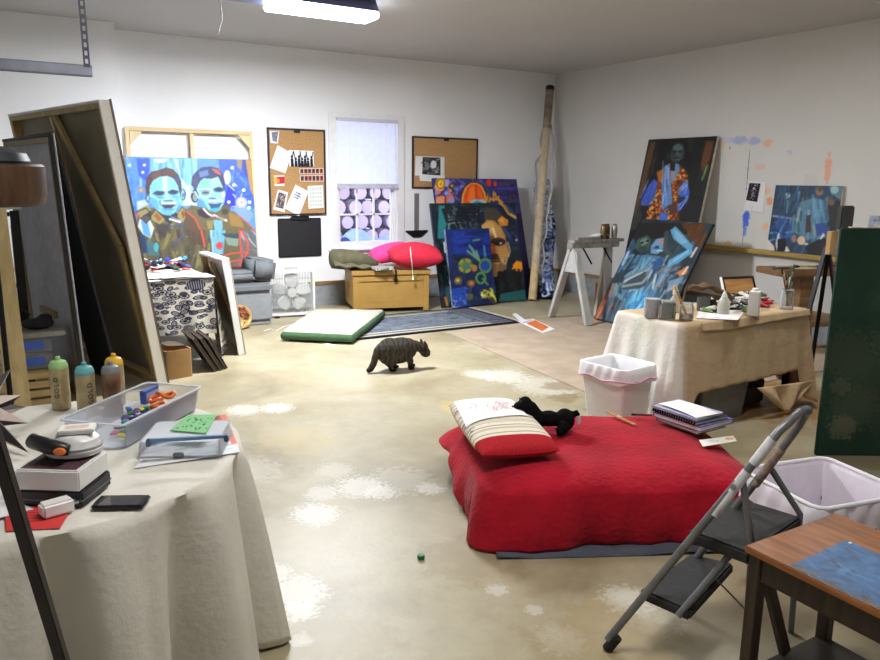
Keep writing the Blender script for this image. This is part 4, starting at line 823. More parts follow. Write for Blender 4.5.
# the cat: one continuous body with fur colouring
def cat():
    mt, nt, bb = newmat('tabby_fur'); L = nt.links.new
    tc = N(nt, 'ShaderNodeTexCoord'); sp = N(nt, 'ShaderNodeSeparateXYZ'); L(tc.outputs['Object'], sp.inputs[0])
    wv = N(nt, 'ShaderNodeTexWave'); wv.inputs['Scale'].default_value = 7; wv.inputs['Distortion'].default_value = 9; wv.inputs['Detail'].default_value = 3; wv.inputs['Detail Scale'].default_value = 2
    L(tc.outputs['Object'], wv.inputs['Vector'])
    rp = N(nt, 'ShaderNodeValToRGB'); e = rp.color_ramp.elements; e[0].color = rgba((56, 53, 47)); e[1].color = rgba((74, 70, 62)); e[0].position = .2; e[1].position = .8
    L(wv.outputs['Fac'], rp.inputs['Fac'])
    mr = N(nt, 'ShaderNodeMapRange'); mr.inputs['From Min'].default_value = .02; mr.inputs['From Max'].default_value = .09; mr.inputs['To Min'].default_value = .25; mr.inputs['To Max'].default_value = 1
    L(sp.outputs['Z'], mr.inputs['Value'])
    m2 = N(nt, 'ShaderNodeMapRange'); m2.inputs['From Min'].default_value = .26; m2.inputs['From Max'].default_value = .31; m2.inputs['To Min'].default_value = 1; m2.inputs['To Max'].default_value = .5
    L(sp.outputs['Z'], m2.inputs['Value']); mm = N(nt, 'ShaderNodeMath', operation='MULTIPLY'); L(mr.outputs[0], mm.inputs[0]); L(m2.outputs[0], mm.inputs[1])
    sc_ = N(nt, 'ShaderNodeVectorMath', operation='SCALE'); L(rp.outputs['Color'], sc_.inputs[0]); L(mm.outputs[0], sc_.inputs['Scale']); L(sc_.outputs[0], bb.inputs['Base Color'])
    nz = N(nt, 'ShaderNodeTexNoise'); nz.inputs['Scale'].default_value = 160; L(tc.outputs['Object'], nz.inputs['Vector'])
    bp = N(nt, 'ShaderNodeBump'); bp.inputs['Strength'].default_value = .7; bp.inputs['Distance'].default_value = .01; L(nz.outputs['Fac'], bp.inputs['Height']); L(bp.outputs['Normal'], bb.inputs['Normal']); bb.inputs['Roughness'].default_value = .9; bb.inputs['Specular IOR Level'].default_value = .15
    p = fl(396, 370); t = thing('cat', 'grey tabby cat walking across the bare concrete floor with its head lowered', 'cat', (p.x, p.y, 0), R(-6)); t.scale = (.91, .91, .94)
    b = MB()
    b.ell((-.065, 0, .178), (.125, .108, .125)); b.ell((.02, 0, .180), (.14, .105, .118)); b.ell((.115, 0, .190), (.095, .085, .100))
    b.ell((.02, 0, .115), (.13, .080, .055)); b.ell((.045, 0, .23), (.13, .07, .07))
    b.tube([(.12, 0, .205), (.20, -.005, .215), (.268, -.012, .165)], [.072, .046, .038], 14)
    b.ell((.288, -.014, .148), (.050, .054, .047)); b.ell((.312, -.02, .126), (.026, .032, .022)); b.ell((.296, -.016, .128), (.035, .048, .030))
    for s in (-1, 1):
        b.tube([(.278, s*.033-.012, .178), (.272, s*.043-.012, .214), (.267, s*.049-.012, .262)], [.027, .021, .007], 10)
    for s, dx in ((-1, 0.0), (1, .07)):
        b.ell((-.075+dx*.3, s*.058, .13), (.075, .045, .085)); b.tube([(-.055+dx*.5, s*.058, .11), (-.045+dx, s*.058, .075), (-.085+dx, s*.058, .05), (-.07+dx, s*.058, .018)], [.045, .032, .024, .02], 12); b.ell((-.050+dx, s*.058, .016), (.036, .021, .016))
    for s, dx in ((-1, .01), (1, .06)):
        b.tube([(.11+dx*.4, s*.048, .16), (.11+dx*.6, s*.048, .10), (.115+dx, s*.048, .055), (.11+dx, s*.048, .018)], [.046, .033, .024, .02], 12); b.ell((.126+dx, s*.048, .016), (.032, .020, .016))
    b.tube([(-.15, .0, .225), (-.185, -.004, .195), (-.205, -.008, .14), (-.225, -.014, .085), (-.262, -.024, .035), (-.295, -.03, .022)], [.04, .037, .034, .032, .029, .018], 12)
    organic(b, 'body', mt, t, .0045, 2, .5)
    b = MB()
    for s in (-1, 1): b.ell((.331, s*.026-.015, .152), (.006, .008, .006), n=10)
    b.build('eyes', mat('cat_eye', (150, 160, 90), .2), t)
    b = MB(); b.ell((.338, -.022, .132), (.005, .008, .005), n=10); b.build('nose', mat('cat_nose', (120, 80, 78), .5), t)
    b = MB()
    for s in (-1, 1): b.tube([(.296, s*.036-.012, .190), (.289, s*.043-.012, .213), (.280, s*.048-.012, .244)], [.017, .012, .004], 8)
    b.build('inner_ear', mat('cat_ear', (150, 120, 112), .8), t)
cat()

# ------------------------------------------------------------------ low padded bed with the red quilt
BC, BA = Vector((2.55, 2.69, 0)), R(-26.5); BL, BD, BH = .66, .515, .315
bu, bv = Vector((math.cos(BA), math.sin(BA), 0)), Vector((-math.sin(BA), math.cos(BA), 0))
def bp3(a, c, z): return BC+bu*a+bv*c+Vector((0, 0, z))
mx_ = thing('low_mattress', 'low grey floral mattress stack hidden under the red quilt', 'mattress', BC, BA)
fl_m = mat('floral_ticking', (92, 90, 86), .9, var=.6, scale=30)
for z0, z1 in ((.02, .12), (.122, .225)):
    b = MB(); b.box(-BL+.06, BL-.06, -BD+.06, BD-.06, z0, z1, .045, 3); b.build('mattress_layer', fl_m, mx_)
def rrect(a, L, D, r):
    """point on a rounded rectangle outline at parameter a in 0..1 and its outward normal"""
    seg = [2*(L-r), math.pi*r/2, 2*(D-r), math.pi*r/2]*2; T = sum(seg); s = (a % 1)*T
    corners = [(L-r, -D+r, -90), (L-r, D-r, 0), (-L+r, D-r, 90), (-L+r, -D+r, 180)]
    x, y = -L+r, -D
    for i in range(4):
        st, arc = seg[2*i], seg[2*i+1]; ang = i*90
        d = (math.cos(R(ang)), math.sin(R(ang)))
        if s <= st: return (x+d[0]*s, y+d[1]*s), (math.cos(R(ang-90)), math.sin(R(ang-90)))
        s -= st; x += d[0]*st; y += d[1]*st
        cx_, cy_, a0 = corners[i]
        if s <= arc:
            t = R(a0)+s/r; return (cx_+r*math.cos(t), cy_+r*math.sin(t)), (math.cos(t), math.sin(t))
        s -= arc; x, y = cx_+r*math.cos(R(a0+90)), cy_+r*math.sin(R(a0+90))
    return (x, y), (0, -1)
def quilt():
    mt, nt, bb = newmat('red_quilt'); L = nt.links.new
    tc = N(nt, 'ShaderNodeTexCoord'); nz = N(nt, 'ShaderNodeTexNoise'); nz.inputs['Scale'].default_value = 4; nz.inputs['Detail'].default_value = 5
    rp = N(nt, 'ShaderNodeValToRGB'); e = rp.color_ramp.elements; e[0].color = rgba((150, 16, 34)); e[0].position = .3; e[1].color = rgba((186, 26, 48)); e[1].position = .7
    L(tc.outputs['Object'], nz.inputs['Vector']); L(nz.outputs['Fac'], rp.inputs['Fac']); L(rp.outputs['Color'], bb.inputs['Base Color'])
    vo = N(nt, 'ShaderNodeTexVoronoi', feature='SMOOTH_F1'); vo.inputs['Scale'].default_value = 42; vo.inputs['Smoothness'].default_value = .6
    bp = N(nt, 'ShaderNodeBump'); bp.inputs['Strength'].default_value = .4; bp.inputs['Distance'].default_value = .01; bp.invert = True
    L(tc.outputs['Object'], vo.inputs['Vector']); L(vo.outputs['Distance'], bp.inputs['Height']); L(bp.outputs['Normal'], bb.inputs['Normal'])
    bb.inputs['Roughness'].default_value = .95; bb.inputs['Specular IOR Level'].default_value = .15; bb.inputs['Sheen Weight'].default_value = .08
    nA, nI, nO = 160, 14, 20; b = MB(); rings = []
    for j in range(nI+nO+1):
        ring = []
        for i in range(nA):
            a = i/nA; (x, y), (nx, ny) = rrect(a, BL, BD, .17)
            if j <= nI:                                        # top
                t = j/nI; px_, py_ = x*t, y*t; edge = max(0, (t-.55)/.45)
                z = BH-.055*edge**2.6+.006*math.sin(px_*9+py_*5)+.004*math.sin(py_*14)
                if t == 0: px_ = py_ = 0
            else:                                              # hanging side
                t = (j-nI)/nO
                hem = .012 if y < 0 else .03
                left = max(0, min(1, (-x-.35)/.3))*max(0, min(1, (y+.15)/.3))   # left end hangs short and juts outward
                hem = hem+(.17-hem)*left
                top = BH-.055
                z = top+(hem-top)*t
                bulge = .03*math.sin(t*2.2)+.05*t*left+.02*t*(1 if y > -.2 else .2)
                fold = .012*t*math.sin(i*.42)+.008*t*math.sin(i*.9+1)+(.028*t**1.5*math.sin(a*2*math.pi*5+1.2) if y < -.3 else 0)
                corner = .05*t*max(0, abs(nx*ny)*2)**.8
                g = bulge+fold+corner; px_, py_ = x+nx*g, y+ny*g
            ring.append((px_, py_, z))
        rings.append(ring)
    vs = [[b.bm.verts.new(p) for p in r] for r in rings]
    for r0, r1 in zip(vs, vs[1:]):
        for i in range(nA): b.bm.faces.new((r0[i], r1[i], r1[(i+1) % nA], r0[(i+1) % nA]))
    bmesh.ops.remove_doubles(b.bm, verts=b.bm.verts, dist=1e-4)
    o = b.build('red_quilt', mt, None, True, 80); o.location = BC; o.rotation_euler = (0, 0, BA); solid(o, .012, -1)
    setp(o, 'bright red textured quilt draped over the low bed in the middle of the studio', 'quilt')
quilt()
# dark mat under the bed
b = MB()
b.sheet(lambda u, v: tuple(bp3(-.60+u*1.36, -BD-.10+v*1.0, .006+(.012*max(0, math.sin(u*9+2))*(1-v)**4))), 40, 12)
setp(solid(b.build('floor_mat', mat('slate_mat', (82, 86, 100), .95, var=.15, bump=.3), None), .004), 'dark slate grey mat sticking out from under the front of the red quilt', 'mat')

# striped pillow
P = Pic(120, 120, (226, 218, 200))
for v, w_, c in [(.0, .17, (170, 34, 44)), (.2, .012, (110, 104, 96)), (.26, .02, (196, 184, 160)), (.31, .01, (90, 88, 84)), (.37, .008, (150, 140, 130)), (.395, .008, (150, 140, 130)), (.42, .008, (150, 140, 130)), (.47, .01, (90, 88, 84)), (.53, .02, (200, 188, 166)), (.6, .01, (100, 96, 92)), (.7, .05, (196, 186, 164)), (.78, .01, (90, 86, 84)), (.85, .012, (150, 60, 60)), (.9, .01, (100, 96, 92)), (.95, .02, (190, 178, 158))]:
    P.poly([(0, 1-v-w_), (1, 1-v-w_), (1, 1-v), (0, 1-v)], c)
P.strokes(24, (0, .0, .07, .8), [(60, 70, 90), (150, 50, 60), (220, 210, 200)], (.02, .05), (.008, .014), (0, .3)); P.grain(4)
def pillow_fn(s, p=2.6):
    def f(sgn):
        def g(u, v):
            x, y = 2*u-1, 1-2*v; e = max(0, (1-abs(x)**p)*(1-abs(y)**p)); pinch = 1-.05*(x*y)**2
            return (x*s[0]*pinch, y*s[1]*pinch, sgn*s[2]*e**.45)
        return g
    return f
c0, c1, c2, c3 = fl(452, 411, .37), fl(508, 402, .37), fl(552, 443, .37), fl(483, 461, .37)
pc = (c0+c1+c2+c3)/4+((c2+c3)/2-(c0+c1)/2)*.04; pd = ((c2+c3)/2-(c0+c1)/2); pl_, pw_ = pd.length/2*1.06, ((c1-c0).length+(c2-c3).length)/4
pr_ = math.atan2(-pd.y, -pd.x)-R(90)
sp_ = thing('striped_pillow', 'cream pillow with thin stripes and a red end lying on the red quilt', 'pillow', (pc.x, pc.y, .385), rot=(R(1), R(0), pr_))
ff = pillow_fn((pw_*1.0, pl_*1.02, .062))
pic_mesh('pillow_top', P, ff(1), CLOTHM, sp_, ang=80)
P2 = Pic(60, 60, (206, 190, 150)); P2.poly([(0, .84), (1, .84), (1, 1), (0, 1)], (150, 30, 40)); P2.line([(0, .9), (1, .9)], .02, (60, 80, 140))
q_ = pic_mesh('pillow_underside', P2, ff(-1), CLOTHM, sp_, ang=80); q_.data.flip_normals()
P = Pic(100, 90, (238, 238, 236))
for i in range(3): P.line([(.25+.2*i, .35), (.3+.2*i, .5), (.24+.2*i, .62)], .008, (120, 120, 130))
P.strokes(26, (.1, .3, .55, .6), [(150, 150, 160), (190, 190, 196)], (.04, .1), (.005, .009)); P.strokes(16, (.3, .02, .6, .2), [(150, 150, 170)], (.03, .06), (.006, .01))
for _ in range(26): P.ell(rng.uniform(.5, .85), rng.uniform(.45, .75), .03, .04, [(220, 170, 160), (170, 160, 170), (214, 150, 140)][rng.integers(3)], rng.uniform(0, 3), ring=.005)
pa, pb_, pcx, pdx = [fl(*p, .5) for p in ((468, 403), (508, 398), (541, 429), (500, 431))]
o = thing('drawing_sheet', 'white sheet with a faint pencil drawing lying on the striped pillow', 'paper', (pc.x, pc.y, .0))
def dsh(u, v):
    x, y = -.86+u*1.66-.10*v, .93-v*1.12+.12*u
    p_ = ff(1)((x+1)/2, (1-y)/2); return (p_[0], p_[1], p_[2]+.006)
q_ = pic_mesh('sheet', P, dsh, PAPERM, o, ang=80); q_.rotation_euler = (R(1), 0, pr_); q_.location = (0, 0, .385)

# plush black dog
d0, d1 = fl(516, 416, .40), fl(569, 424, .36)
dv = (d1-d0); da = math.atan2(dv.y, dv.x); L_ = dv.length
t = thing('plush_dog', 'small black plush toy dog lying on the red quilt against the striped pillow', 'stuffed toy', (d0.x+dv.x/L_*.03, d0.y+dv.y/L_*.03, BH+.006), da)
b = MB(); s = L_
b.ell((.80*s, 0, .062), (.19*s, .060, .060)); b.ell((.5*s, 0, .068), (.22*s, .048, .042)); b.ell((.28*s, .0, .058), (.16*s, .05, .05))
b.ell((.06*s, .0, .135), (.14*s, .055, .05)); b.ell((-.08*s, .0, .122), (.09*s, .038, .032)); b.tube([(.25*s, 0, .075), (.1*s, 0, .13)], [.045, .045], 12)
for y in (-.05, .05): b.ell((.1*s, y, .12), (.05*s, .012, .045)); b.tube([(.28*s, y, .05), (.16*s, y*1.5, .022), (.06*s, y*1.6, .02)], [.03, .022, .02], 10); b.tube([(.78*s, y, .05), (.7*s, y*1.5, .025), (.62*s, y*1.6, .022)], [.035, .025, .022], 10)
b.tube([(.93*s, 0, .09), (1.02*s, 0, .105), (1.05*s, -.005, .085)], [.016, .014, .012], 10)
organic(b, 'body', mat('black_plush', (17, 17, 19), 1, var=.3, scale=60, bump=.7, bscale=150, spec=.1), t, .006, 4, .5)
b = MB(); b.tube([(1.05*s, -.005, .086), (1.065*s, -.008, .055), (1.05*s, -.01, .04)], [.013, .012, .006], 10); b.build('tail_tip', mat('white_plush', (214, 208, 204), 1), t)
b = MB(); b.ell((-.165*s, 0, .127), (.01, .012, .009), n=10); b.build('nose', mat('nose_black', (8, 8, 9), .3), t)
b = MB()
for y in (-.026, .026): b.ell((-.03*s, y, .165), (.006, .006, .006), n=8)
b.build('eyes', mat('nose_black', (8, 8, 9), .3), t)

# pencil, pen, books and card on the quilt
QZ = BH+.006
a, c = fl(607, 413, QZ), fl(635, 426, QZ)
t = thing('wooden_stick', 'short flat wooden stick lying on the red quilt', 'stick', a); d = c-a
b = MB(); b.bar((0, 0, .008), (d.x, d.y, .006), .018, .008, bev=.002); b.build('shaft', wood('stick_wood', (170, 120, 66), (206, 160, 100), 8), t)
b = MB(); b.bar((d.x*.38, d.y*.38, .009), (d.x*.5, d.y*.5, .009), .0185, .0084); b.build('band', mat('band_pale', (222, 190, 140), .5), t)
a, c = fl(636, 416, QZ), fl(652, 416.5, QZ); d = c-a
t = thing('pen', 'thin dark red pen beside the book pile on the red quilt', 'pen', a)
b = MB(); b.tube([(0, 0, .008), (d.x, d.y, .008)], .0055, 10); b.build('barrel', mat('pen_dark', (86, 20, 26), .3), t)
b = MB(); b.tube([(-d.x*.3, -d.y*.3, .008), (0, 0, .008)], [.0065, .0065], 10); b.build('cap', mat('nose_black', (8, 8, 9), .3), t)
k0, k1, k2, k3 = fl(652, 424, QZ), fl(676, 412, QZ), fl(736, 423, QZ), fl(700, 441, QZ)
bkc = (k0+k1+k2+k3)/4
def book(lab, c, w, d, h, z, rz, cov, page=(226, 222, 214), spiral=False, pic=None, name='book'):
    t = thing(name, lab, 'book', (c[0], c[1], z), rz)
    b = MB(); b.box(-w/2, w/2, -d/2, d/2, 0, .003); b.box(-w/2, w/2, -d/2, d/2, h-.003, h); b.box(-w/2, -w/2+.004, -d/2, d/2, .003, h-.003)
    b.build('cover', cov, t)
    b = MB(); b.box(-w/2+.004, w/2-.004, -d/2+.004, d/2-.004, .0031, h-.0031); b.build('pages', mat('page_block', page, .9, var=.06, scale=80), t)
    if pic: q = pic_mesh('cover_print', pic, lambda u, v: ((u-.5)*w, (.5-v)*d, h+.0006), PAPERM, t)
    if spiral:
        b = MB()
        for i in range(18): b.lathe([(h*.5, -.0015), (h*.62, 0), (h*.5, .0015)], (-w/2+.006+i*(w-.012)/17, -d/2, h/2), 10, axis='X')
        b.build('spiral', mat('wire_black', (30, 30, 34), .4, .5), t)
    return t
spine = lambda: [(70, 84, 170), (200, 204, 226), (40, 50, 120), (120, 130, 190)]
ub = (k3-k0).normalized(); rzb = math.atan2(ub.y, ub.x); W_ = (k3-k0).length*1.02; D_ = (k1-k0).length*.9
print('books', W_, D_)
W_ = max(.22, min(W_, .3)); D_ = max(.18, min(D_, .26))
bx_ = mat('book_grey', (90, 86, 88), .6); bb2 = mat('book_blue', (84, 96, 176), .5, var=.5, scale=50); bb3 = mat('book_black', (40, 40, 52), .5, var=.4, scale=70); bb4 = mat('book_lilac', (178, 182, 214), .5, var=.2)
z = QZ+.004
book('grey bottom book of the pile on the red quilt', bkc, W_*.9, D_*.9, .02, z, rzb, bx_); z += .021
book('thick blue covered book second from the bottom of the pile on the red quilt', bkc+Vector((.01, 0, 0)), W_*1.02, D_*1.04, .026, z, rzb+.02, bb2); z += .027
book('black spiral notebook in the middle of the pile on the red quilt', bkc+Vector((.0, .012, 0)), W_*.98, D_*.95, .018, z, rzb-.05, bb3, spiral=True); z += .020
book('pale lilac pad near the top of the pile on the red quilt', bkc+Vector((-.01, .02, 0)), W_*.95, D_*.85, .012, z, rzb+.03, bb4); z += .013
P = Pic(40, 30, (238, 238, 240))
e1_, e2_ = Vector((math.cos(rzb-.12), math.sin(rzb-.12), 0)), Vector((-math.sin(rzb-.12), math.cos(rzb-.12), 0)); cc = bkc+Vector((-.02, .02, 0)); cc.z = z+.004
paper('envelope', 'blank white envelope lying on top of the book pile on the red quilt', [cc-e1_*.14+e2_*.08, cc+e1_*.14+e2_*.09, cc+e1_*.15-e2_*.075, cc-e1_*.13-e2_*.08], P, 'envelope', None, .002, .006)
P = Pic(70, 24, (232, 230, 226)); P.ell(.8, .4, .08, .22, (226, 180, 130)).ell(.9, .5, .05, .14, (220, 160, 120)); P.strokes(16, (.2, .35, .5, .7), [(170, 170, 180)], (.03, .06), (.03, .05))
paper('ticket', 'narrow white card with an orange print on the red quilt before the books', [fl(699, 440, QZ-.004), fl(733, 435.5, QZ-.004), fl(737, 441, QZ-.008), fl(703, 446.5, QZ-.004)], P, 'card')
# odds and ends on the floor
p = fl(421, 559); t = thing('bottle_cap', 'tiny green bottle cap on the bare floor left of the red bed', 'bottle cap', (p.x, p.y, .0))
b = MB(); b.lathe([(.014, .001), (.015, .004), (.015, .018), (.012, .021)], n=20); b.build('cap_shell', mat('cap_green', (32, 122, 62), .4), t)
b = MB(); b.lathe([(.0158, .006), (.0165, .01), (.0158, .014)], n=20); b.build('ring', mat('cap_green_dark', (22, 90, 46), .4), t)
P = Pic(60, 40, (226, 220, 214)); P.poly([(.2, .25), (.95, .15), (.9, .8), (.15, .9)], (206, 106, 56)); P.line([(.1, .2), (.8, .1)], .05, (120, 140, 190)); P.strokes(20, (.2, .2, .9, .8), [(230, 150, 90), (170, 80, 50)], (.05, .15), (.03, .06))
paper('print_sheet', 'white edged sheet with an orange print on the floor beside the rug corner', [fl(517, 321, .01), fl(533, 318.5, .01), fl(555, 329, .01), fl(543, 333, .01)], P, 'paper', None, .002)
P = Pic(20, 20, (220, 222, 226)); paper('white_strip', 'narrow white paper strip curling off the rug end beside the orange print', [fl(512, 314, .012), fl(516, 313, .012), fl(527, 321, .012), fl(521, 322, .012)], P, 'paper', None, .002)
P = Pic(20, 20, (216, 210, 200)); paper('white_scrap', 'small pale paper scrap under the front corner of the pet bed', [fl(317, 340, .003), fl(326, 341, .003), fl(335, 345.5, .003), fl(329, 346, .003)], P, 'paper', None, .001)
b = MB(); b.tube([fl(264, 331, .006), fl(270, 329, .006), fl(276, 331, .006), fl(283, 327, .006), fl(290, 325.5, .006), fl(300, 321, .006)], .004, 8)
setp(b.build('power_cord', mat('cord_white', (230, 230, 232), .7)), 'white power cord lying loosely on the floor in front of the box fan', 'cord')
# ------------------------------------------------------------------ round table at the left front
TC, TR, TZ = Vector((.07, 2.54, 0)), .6, .74
t = thing('round_table', 'round table hidden under the white cloth at the left', 'table', TC)
b = MB(); b.lathe([(TR-.04, TZ-.045), (TR-.03, TZ-.04), (TR-.03, TZ-.016), (TR-.04, TZ-.014)], n=48); b.build('tabletop', wood('table_ply', (150, 110, 70), (180, 140, 96)), t)
b = MB(); b.lathe([(.05, .06), (.045, TZ-.04)], n=16); b.build('pedestal', mat('dark_wood', (60, 42, 30), .6), t)
b = MB()
for i in range(4):
    b = MB(); a = R(45+90*i); b.bar((.05*math.cos(a), .05*math.sin(a), .08), (.34*math.cos(a), .34*math.sin(a), .027), .05, .05); b.build('foot', mat('dark_wood', (60, 42, 30), .6), t)
def table_cloth():
    b = MB(); nA = 200; rings = []
    def skirt(a, s):
        ph = a*14+1.3*math.sin(a*3)+.5; fold = .5+.5*(math.sin(ph)+.35*math.sin(2*ph+.8))/1.2; fold2 = math.sin(a*27+2*math.sin(a*5))
        side = max(0, math.cos(a+.25))**4                     # the right side flares out
        r = TR+.004+s**.75*(-.085+.20*fold)+.012*fold2*s+side*(.02*s+.02*s**2)
        return r
    for j in range(9):
        r = TR*j/8*.985; rings.append([(r*math.cos(2*math.pi*i/nA), r*math.sin(2*math.pi*i/nA), TZ+.0025*math.sin(i*.3+j)*(j/8)) for i in range(nA)])
    rings.append([((TR+.004)*math.cos(2*math.pi*i/nA), (TR+.004)*math.sin(2*math.pi*i/nA), TZ-.004) for i in range(nA)])
    m_ = 26
    for j in range(1, m_+1):
        s = j/m_; ring = []
        for i in range(nA):
            a = 2*math.pi*i/nA; r = skirt(a, s**.8); hem = .012+.05*max(0, math.sin(a*14+1.3*math.sin(a*3)+3.6))**2
            ring.append((r*math.cos(a), r*math.sin(a), TZ-.012-(TZ-.012-hem)*s))
        rings.append(ring)
    vs = [[b.bm.verts.new(p) for p in r] for r in rings[1:]]
    c = b.bm.verts.new((0, 0, TZ+.001))
    for i in range(nA): b.bm.faces.new((c, vs[0][i], vs[0][(i+1) % nA]))
    for r0, r1 in zip(vs, vs[1:]):
        for i in range(nA): b.bm.faces.new((r0[i], r1[i], r1[(i+1) % nA], r0[(i+1) % nA]))
    o = b.build('white_tablecloth', mat('white_linen', (212, 209, 200), .95, var=.05, scale=6, bump=.25, bscale=45), None, True, 80); o.location = TC; solid(o, .003, -1)
    setp(o, 'long white cloth draped to the floor over the round table at the left', 'tablecloth')
table_cloth()
Z = TZ+.004
# spray cans
gold = mat('can_gold', (178, 162, 124), .36, .45, .22, 24); ink = mat('label_ink', (36, 34, 30), .6)
def can(px, cap, lab, wrap=None, txt=True, r=.033, h=.15, z=Z, rz=0):
    p = fl(*px, z); t = thing('spray_can', lab, 'spray can', (p.x, p.y, z), rz)
    b = MB(); b.lathe([(r*.94, 0), (r, .004), (r, h), (r*.97, h+.006), (r*.8, h+.016), (r*.62, h+.02)], n=32); b.build('can_body', gold if wrap is None else wrap, t)
    b = MB(); b.lathe([(r*.96, h+.004), (r*1.0, h+.008), (r*.98, h+.018), (r*.8, h+.030), (r*.4, h+.036)], n=28); cp_ = b.build('cap', cap, t)
    b = MB(); b.lathe([(.009, h+.036), (.009, h+.046), (.006, h+.049)], n=14); b.build('nozzle', cap, cp_)
    if txt:
        va = math.atan2(-p.y, -p.x)-rz+txt
        for i, chx in enumerate('GOLD'):
            M = Matrix.Rotation(va, 4, 'Z') @ Matrix.Translation((r+.0006, 0, .055+.021*i)) @ Matrix.Rotation(R(90), 4, 'Z') @ Matrix.Rotation(R(90), 4, 'X') @ Matrix.Rotation(R(90), 4, 'Z')
            text_on('lettering', chx, .024, ink, t, M)
    return t
can((62, 408), mat('cap_green_pale', (150, 196, 130), .4), 'gold spray can with a pale green cap, leftmost of the cans on the round table', txt=-.35)
can((88, 415), mat('cap_teal', (96, 168, 172), .4), 'gold spray can with a teal cap beside the clear bin on the round table', txt=.45)
can((117, 404), mat('cap_yellow', (222, 178, 40), .4), 'gold spray can with a yellow cap behind the grey capped can', txt=False)
can((114, 414), mat('cap_grey', (120, 122, 126), .45), 'grey and orange spray can with a dull grey cap behind the clear bin', wrap=mat('can_orange', (150, 112, 86), .4, .4, .5, 12), txt=False)
# clear plastic bin with craft bits
hz = Z+.085
r0_, r1_, r2_ = fl(118, 427, hz), fl(198, 388, hz), fl(79, 412, hz)
bx, by = (r1_-r0_), (r2_-r0_)
r3_ = fl(139, 385, hz); by = ((r2_-r0_)+(r3_-r1_))/2
bn = thing('plastic_bin', 'clear open plastic bin of coloured craft bits on the round table', 'bin', ((r0_.x+r1_.x+by.x)/2, (r0_.y+r1_.y+by.y)/2, Z), math.atan2(bx.y, bx.x))
bw_, bd_ = bx.length/2, abs(by.cross(bx.normalized()).length)/2
print('bin', bw_, bd_)
cp = clearmat('bin_plastic', (228, 232, 240), .13, .2)
def tray(b, w, d, h, t, taper, z0=0):
    """open box with walls"""
    def loop(w_, d_, z, r=.02, n=4):
        out = []
        for cx_, cy_, a0 in ((w_-r, d_-r, 0), (-w_+r, d_-r, 90), (-w_+r, -d_+r, 180), (w_-r, -d_+r, 270)):
            for i in range(n+1): a = R(a0+90*i/n); out.append((cx_+r*math.cos(a), cy_+r*math.sin(a), z))
        return out
    ls = [loop(w-taper, d-taper, z0), loop(w, d, z0+h), loop(w-t, d-t, z0+h), loop(w-taper-t, d-taper-t, z0+t)]
    vs = [[b.bm.verts.new(p) for p in l] for l in ls]; n = len(vs[0])
    b.bm.faces.new(vs[0][::-1])
    for r0, r1 in zip(vs, vs[1:]):
        for i in range(n): b.bm.faces.new((r0[i], r0[(i+1) % n], r1[(i+1) % n], r1[i]))
    b.bm.faces.new(vs[3]); return b
def rimring(b, w, d, wd, z0, z1, r=.02):
    n = 64; rows = []
    for k_, z in ((w, z0), (w, z1), (w-wd, z1), (w-wd, z0)):
        o_ = w-k_; rows.append([b.bm.verts.new((q[0][0]-q[1][0]*o_, q[0][1]-q[1][1]*o_, z)) for q in (rrect(i/n, w, d, r) for i in range(n))])
    for i in range(4):
        for j in range(n): b.bm.faces.new((rows[i][j], rows[i][(j+1) % n], rows[(i+1) % 4][(j+1) % n], rows[(i+1) % 4][j]))
    return b
b = MB(); tray(b, bw_, bd_, .085, .003, .012); b.build('bin_shell', cp, bn)
b = MB(); rimring(b, bw_+.008, bd_+.008, .010, .081, .086); b.build('rim', clearmat('bin_rim', (230, 234, 242), .5, .2), bn)
Mb = Matrix.Translation(bn.location) @ Matrix.Rotation(bn.rotation_euler.z, 4, 'Z')
cols = {'teal': (46, 130, 140), 'purple': (96, 72, 130), 'yellow': (226, 206, 50), 'blue': (52, 84, 160), 'pink': (196, 60, 120), 'navy': (44, 50, 90), 'green': (80, 150, 80)}
for i in range(30):
    cn = list(cols)[[0, 1, 3, 5, 1, 5, 0, 2, 4, 6][i % 10]]; x = -bw_*.72+bw_*1.15*random.random(); y = random.uniform(-bd_*.62, bd_*.62)
    p = Mb @ Vector((x, y, .012+.012*(i % 3)))
    t = thing('craft_bead', 'small coloured craft piece heaped in the clear plastic bin', 'craft piece', p, random.uniform(0, 6), 'coloured craft pieces in the clear bin', (random.uniform(-.4, .4), random.uniform(-.4, .4), random.uniform(0, 6)))
    b = MB()
    if i % 3 == 0: b.tube([(-.018, 0, .006), (-.008, .006, .008), (.008, -.004, .008), (.02, .004, .006)], [.004, .008, .008, .004], 9)
    elif i % 3 == 1: b.lathe([(.004, 0), (.013, .002), (.015, .006), (.012, .012), (.004, .013)], n=14)
    else: b.hexa([(-.02, -.008, 0), (.02, -.01, 0), (.018, .01, 0), (-.016, .012, 0), (-.016, -.006, .008), (.015, -.007, .01), (.013, .007, .012), (-.012, .009, .007)], .002)
    b.build('bead_body', mat('bead_'+cn, cols[cn], .4), t)
def cup(nm, lab, p, r, h, mt, cat='cup'):
    t = thing(nm, lab, cat, p); b = MB(); b.lathe([(r*.85, 0), (r, h), (r*.9, h), (r*.76, .004), (.001, .004)], n=20); b.build('shell', mt, t); return t
orng = mat('orange_plastic', (226, 112, 40), .4)
for i, (x, y) in enumerate([(.42, -.2), (.6, .15), (.74, -.1)]):
    p = Mb @ Vector((bw_*x, bd_*y, .035+.01*i)); t = thing('orange_clip', 'orange plastic ring in the right half of the clear bin', 'ring', p, i*1.1, 'orange plastic rings in the clear bin')
    b = MB(); b.tube([(.026*math.cos(a), .020*math.sin(a), .008+.005*math.sin(2*a)) for a in np.linspace(0, 6.28, 22)], .007, 8); b.tube([(.02, 0, .008), (.05, .004, .01)], .006, 8); b.build('loop', orng, t)
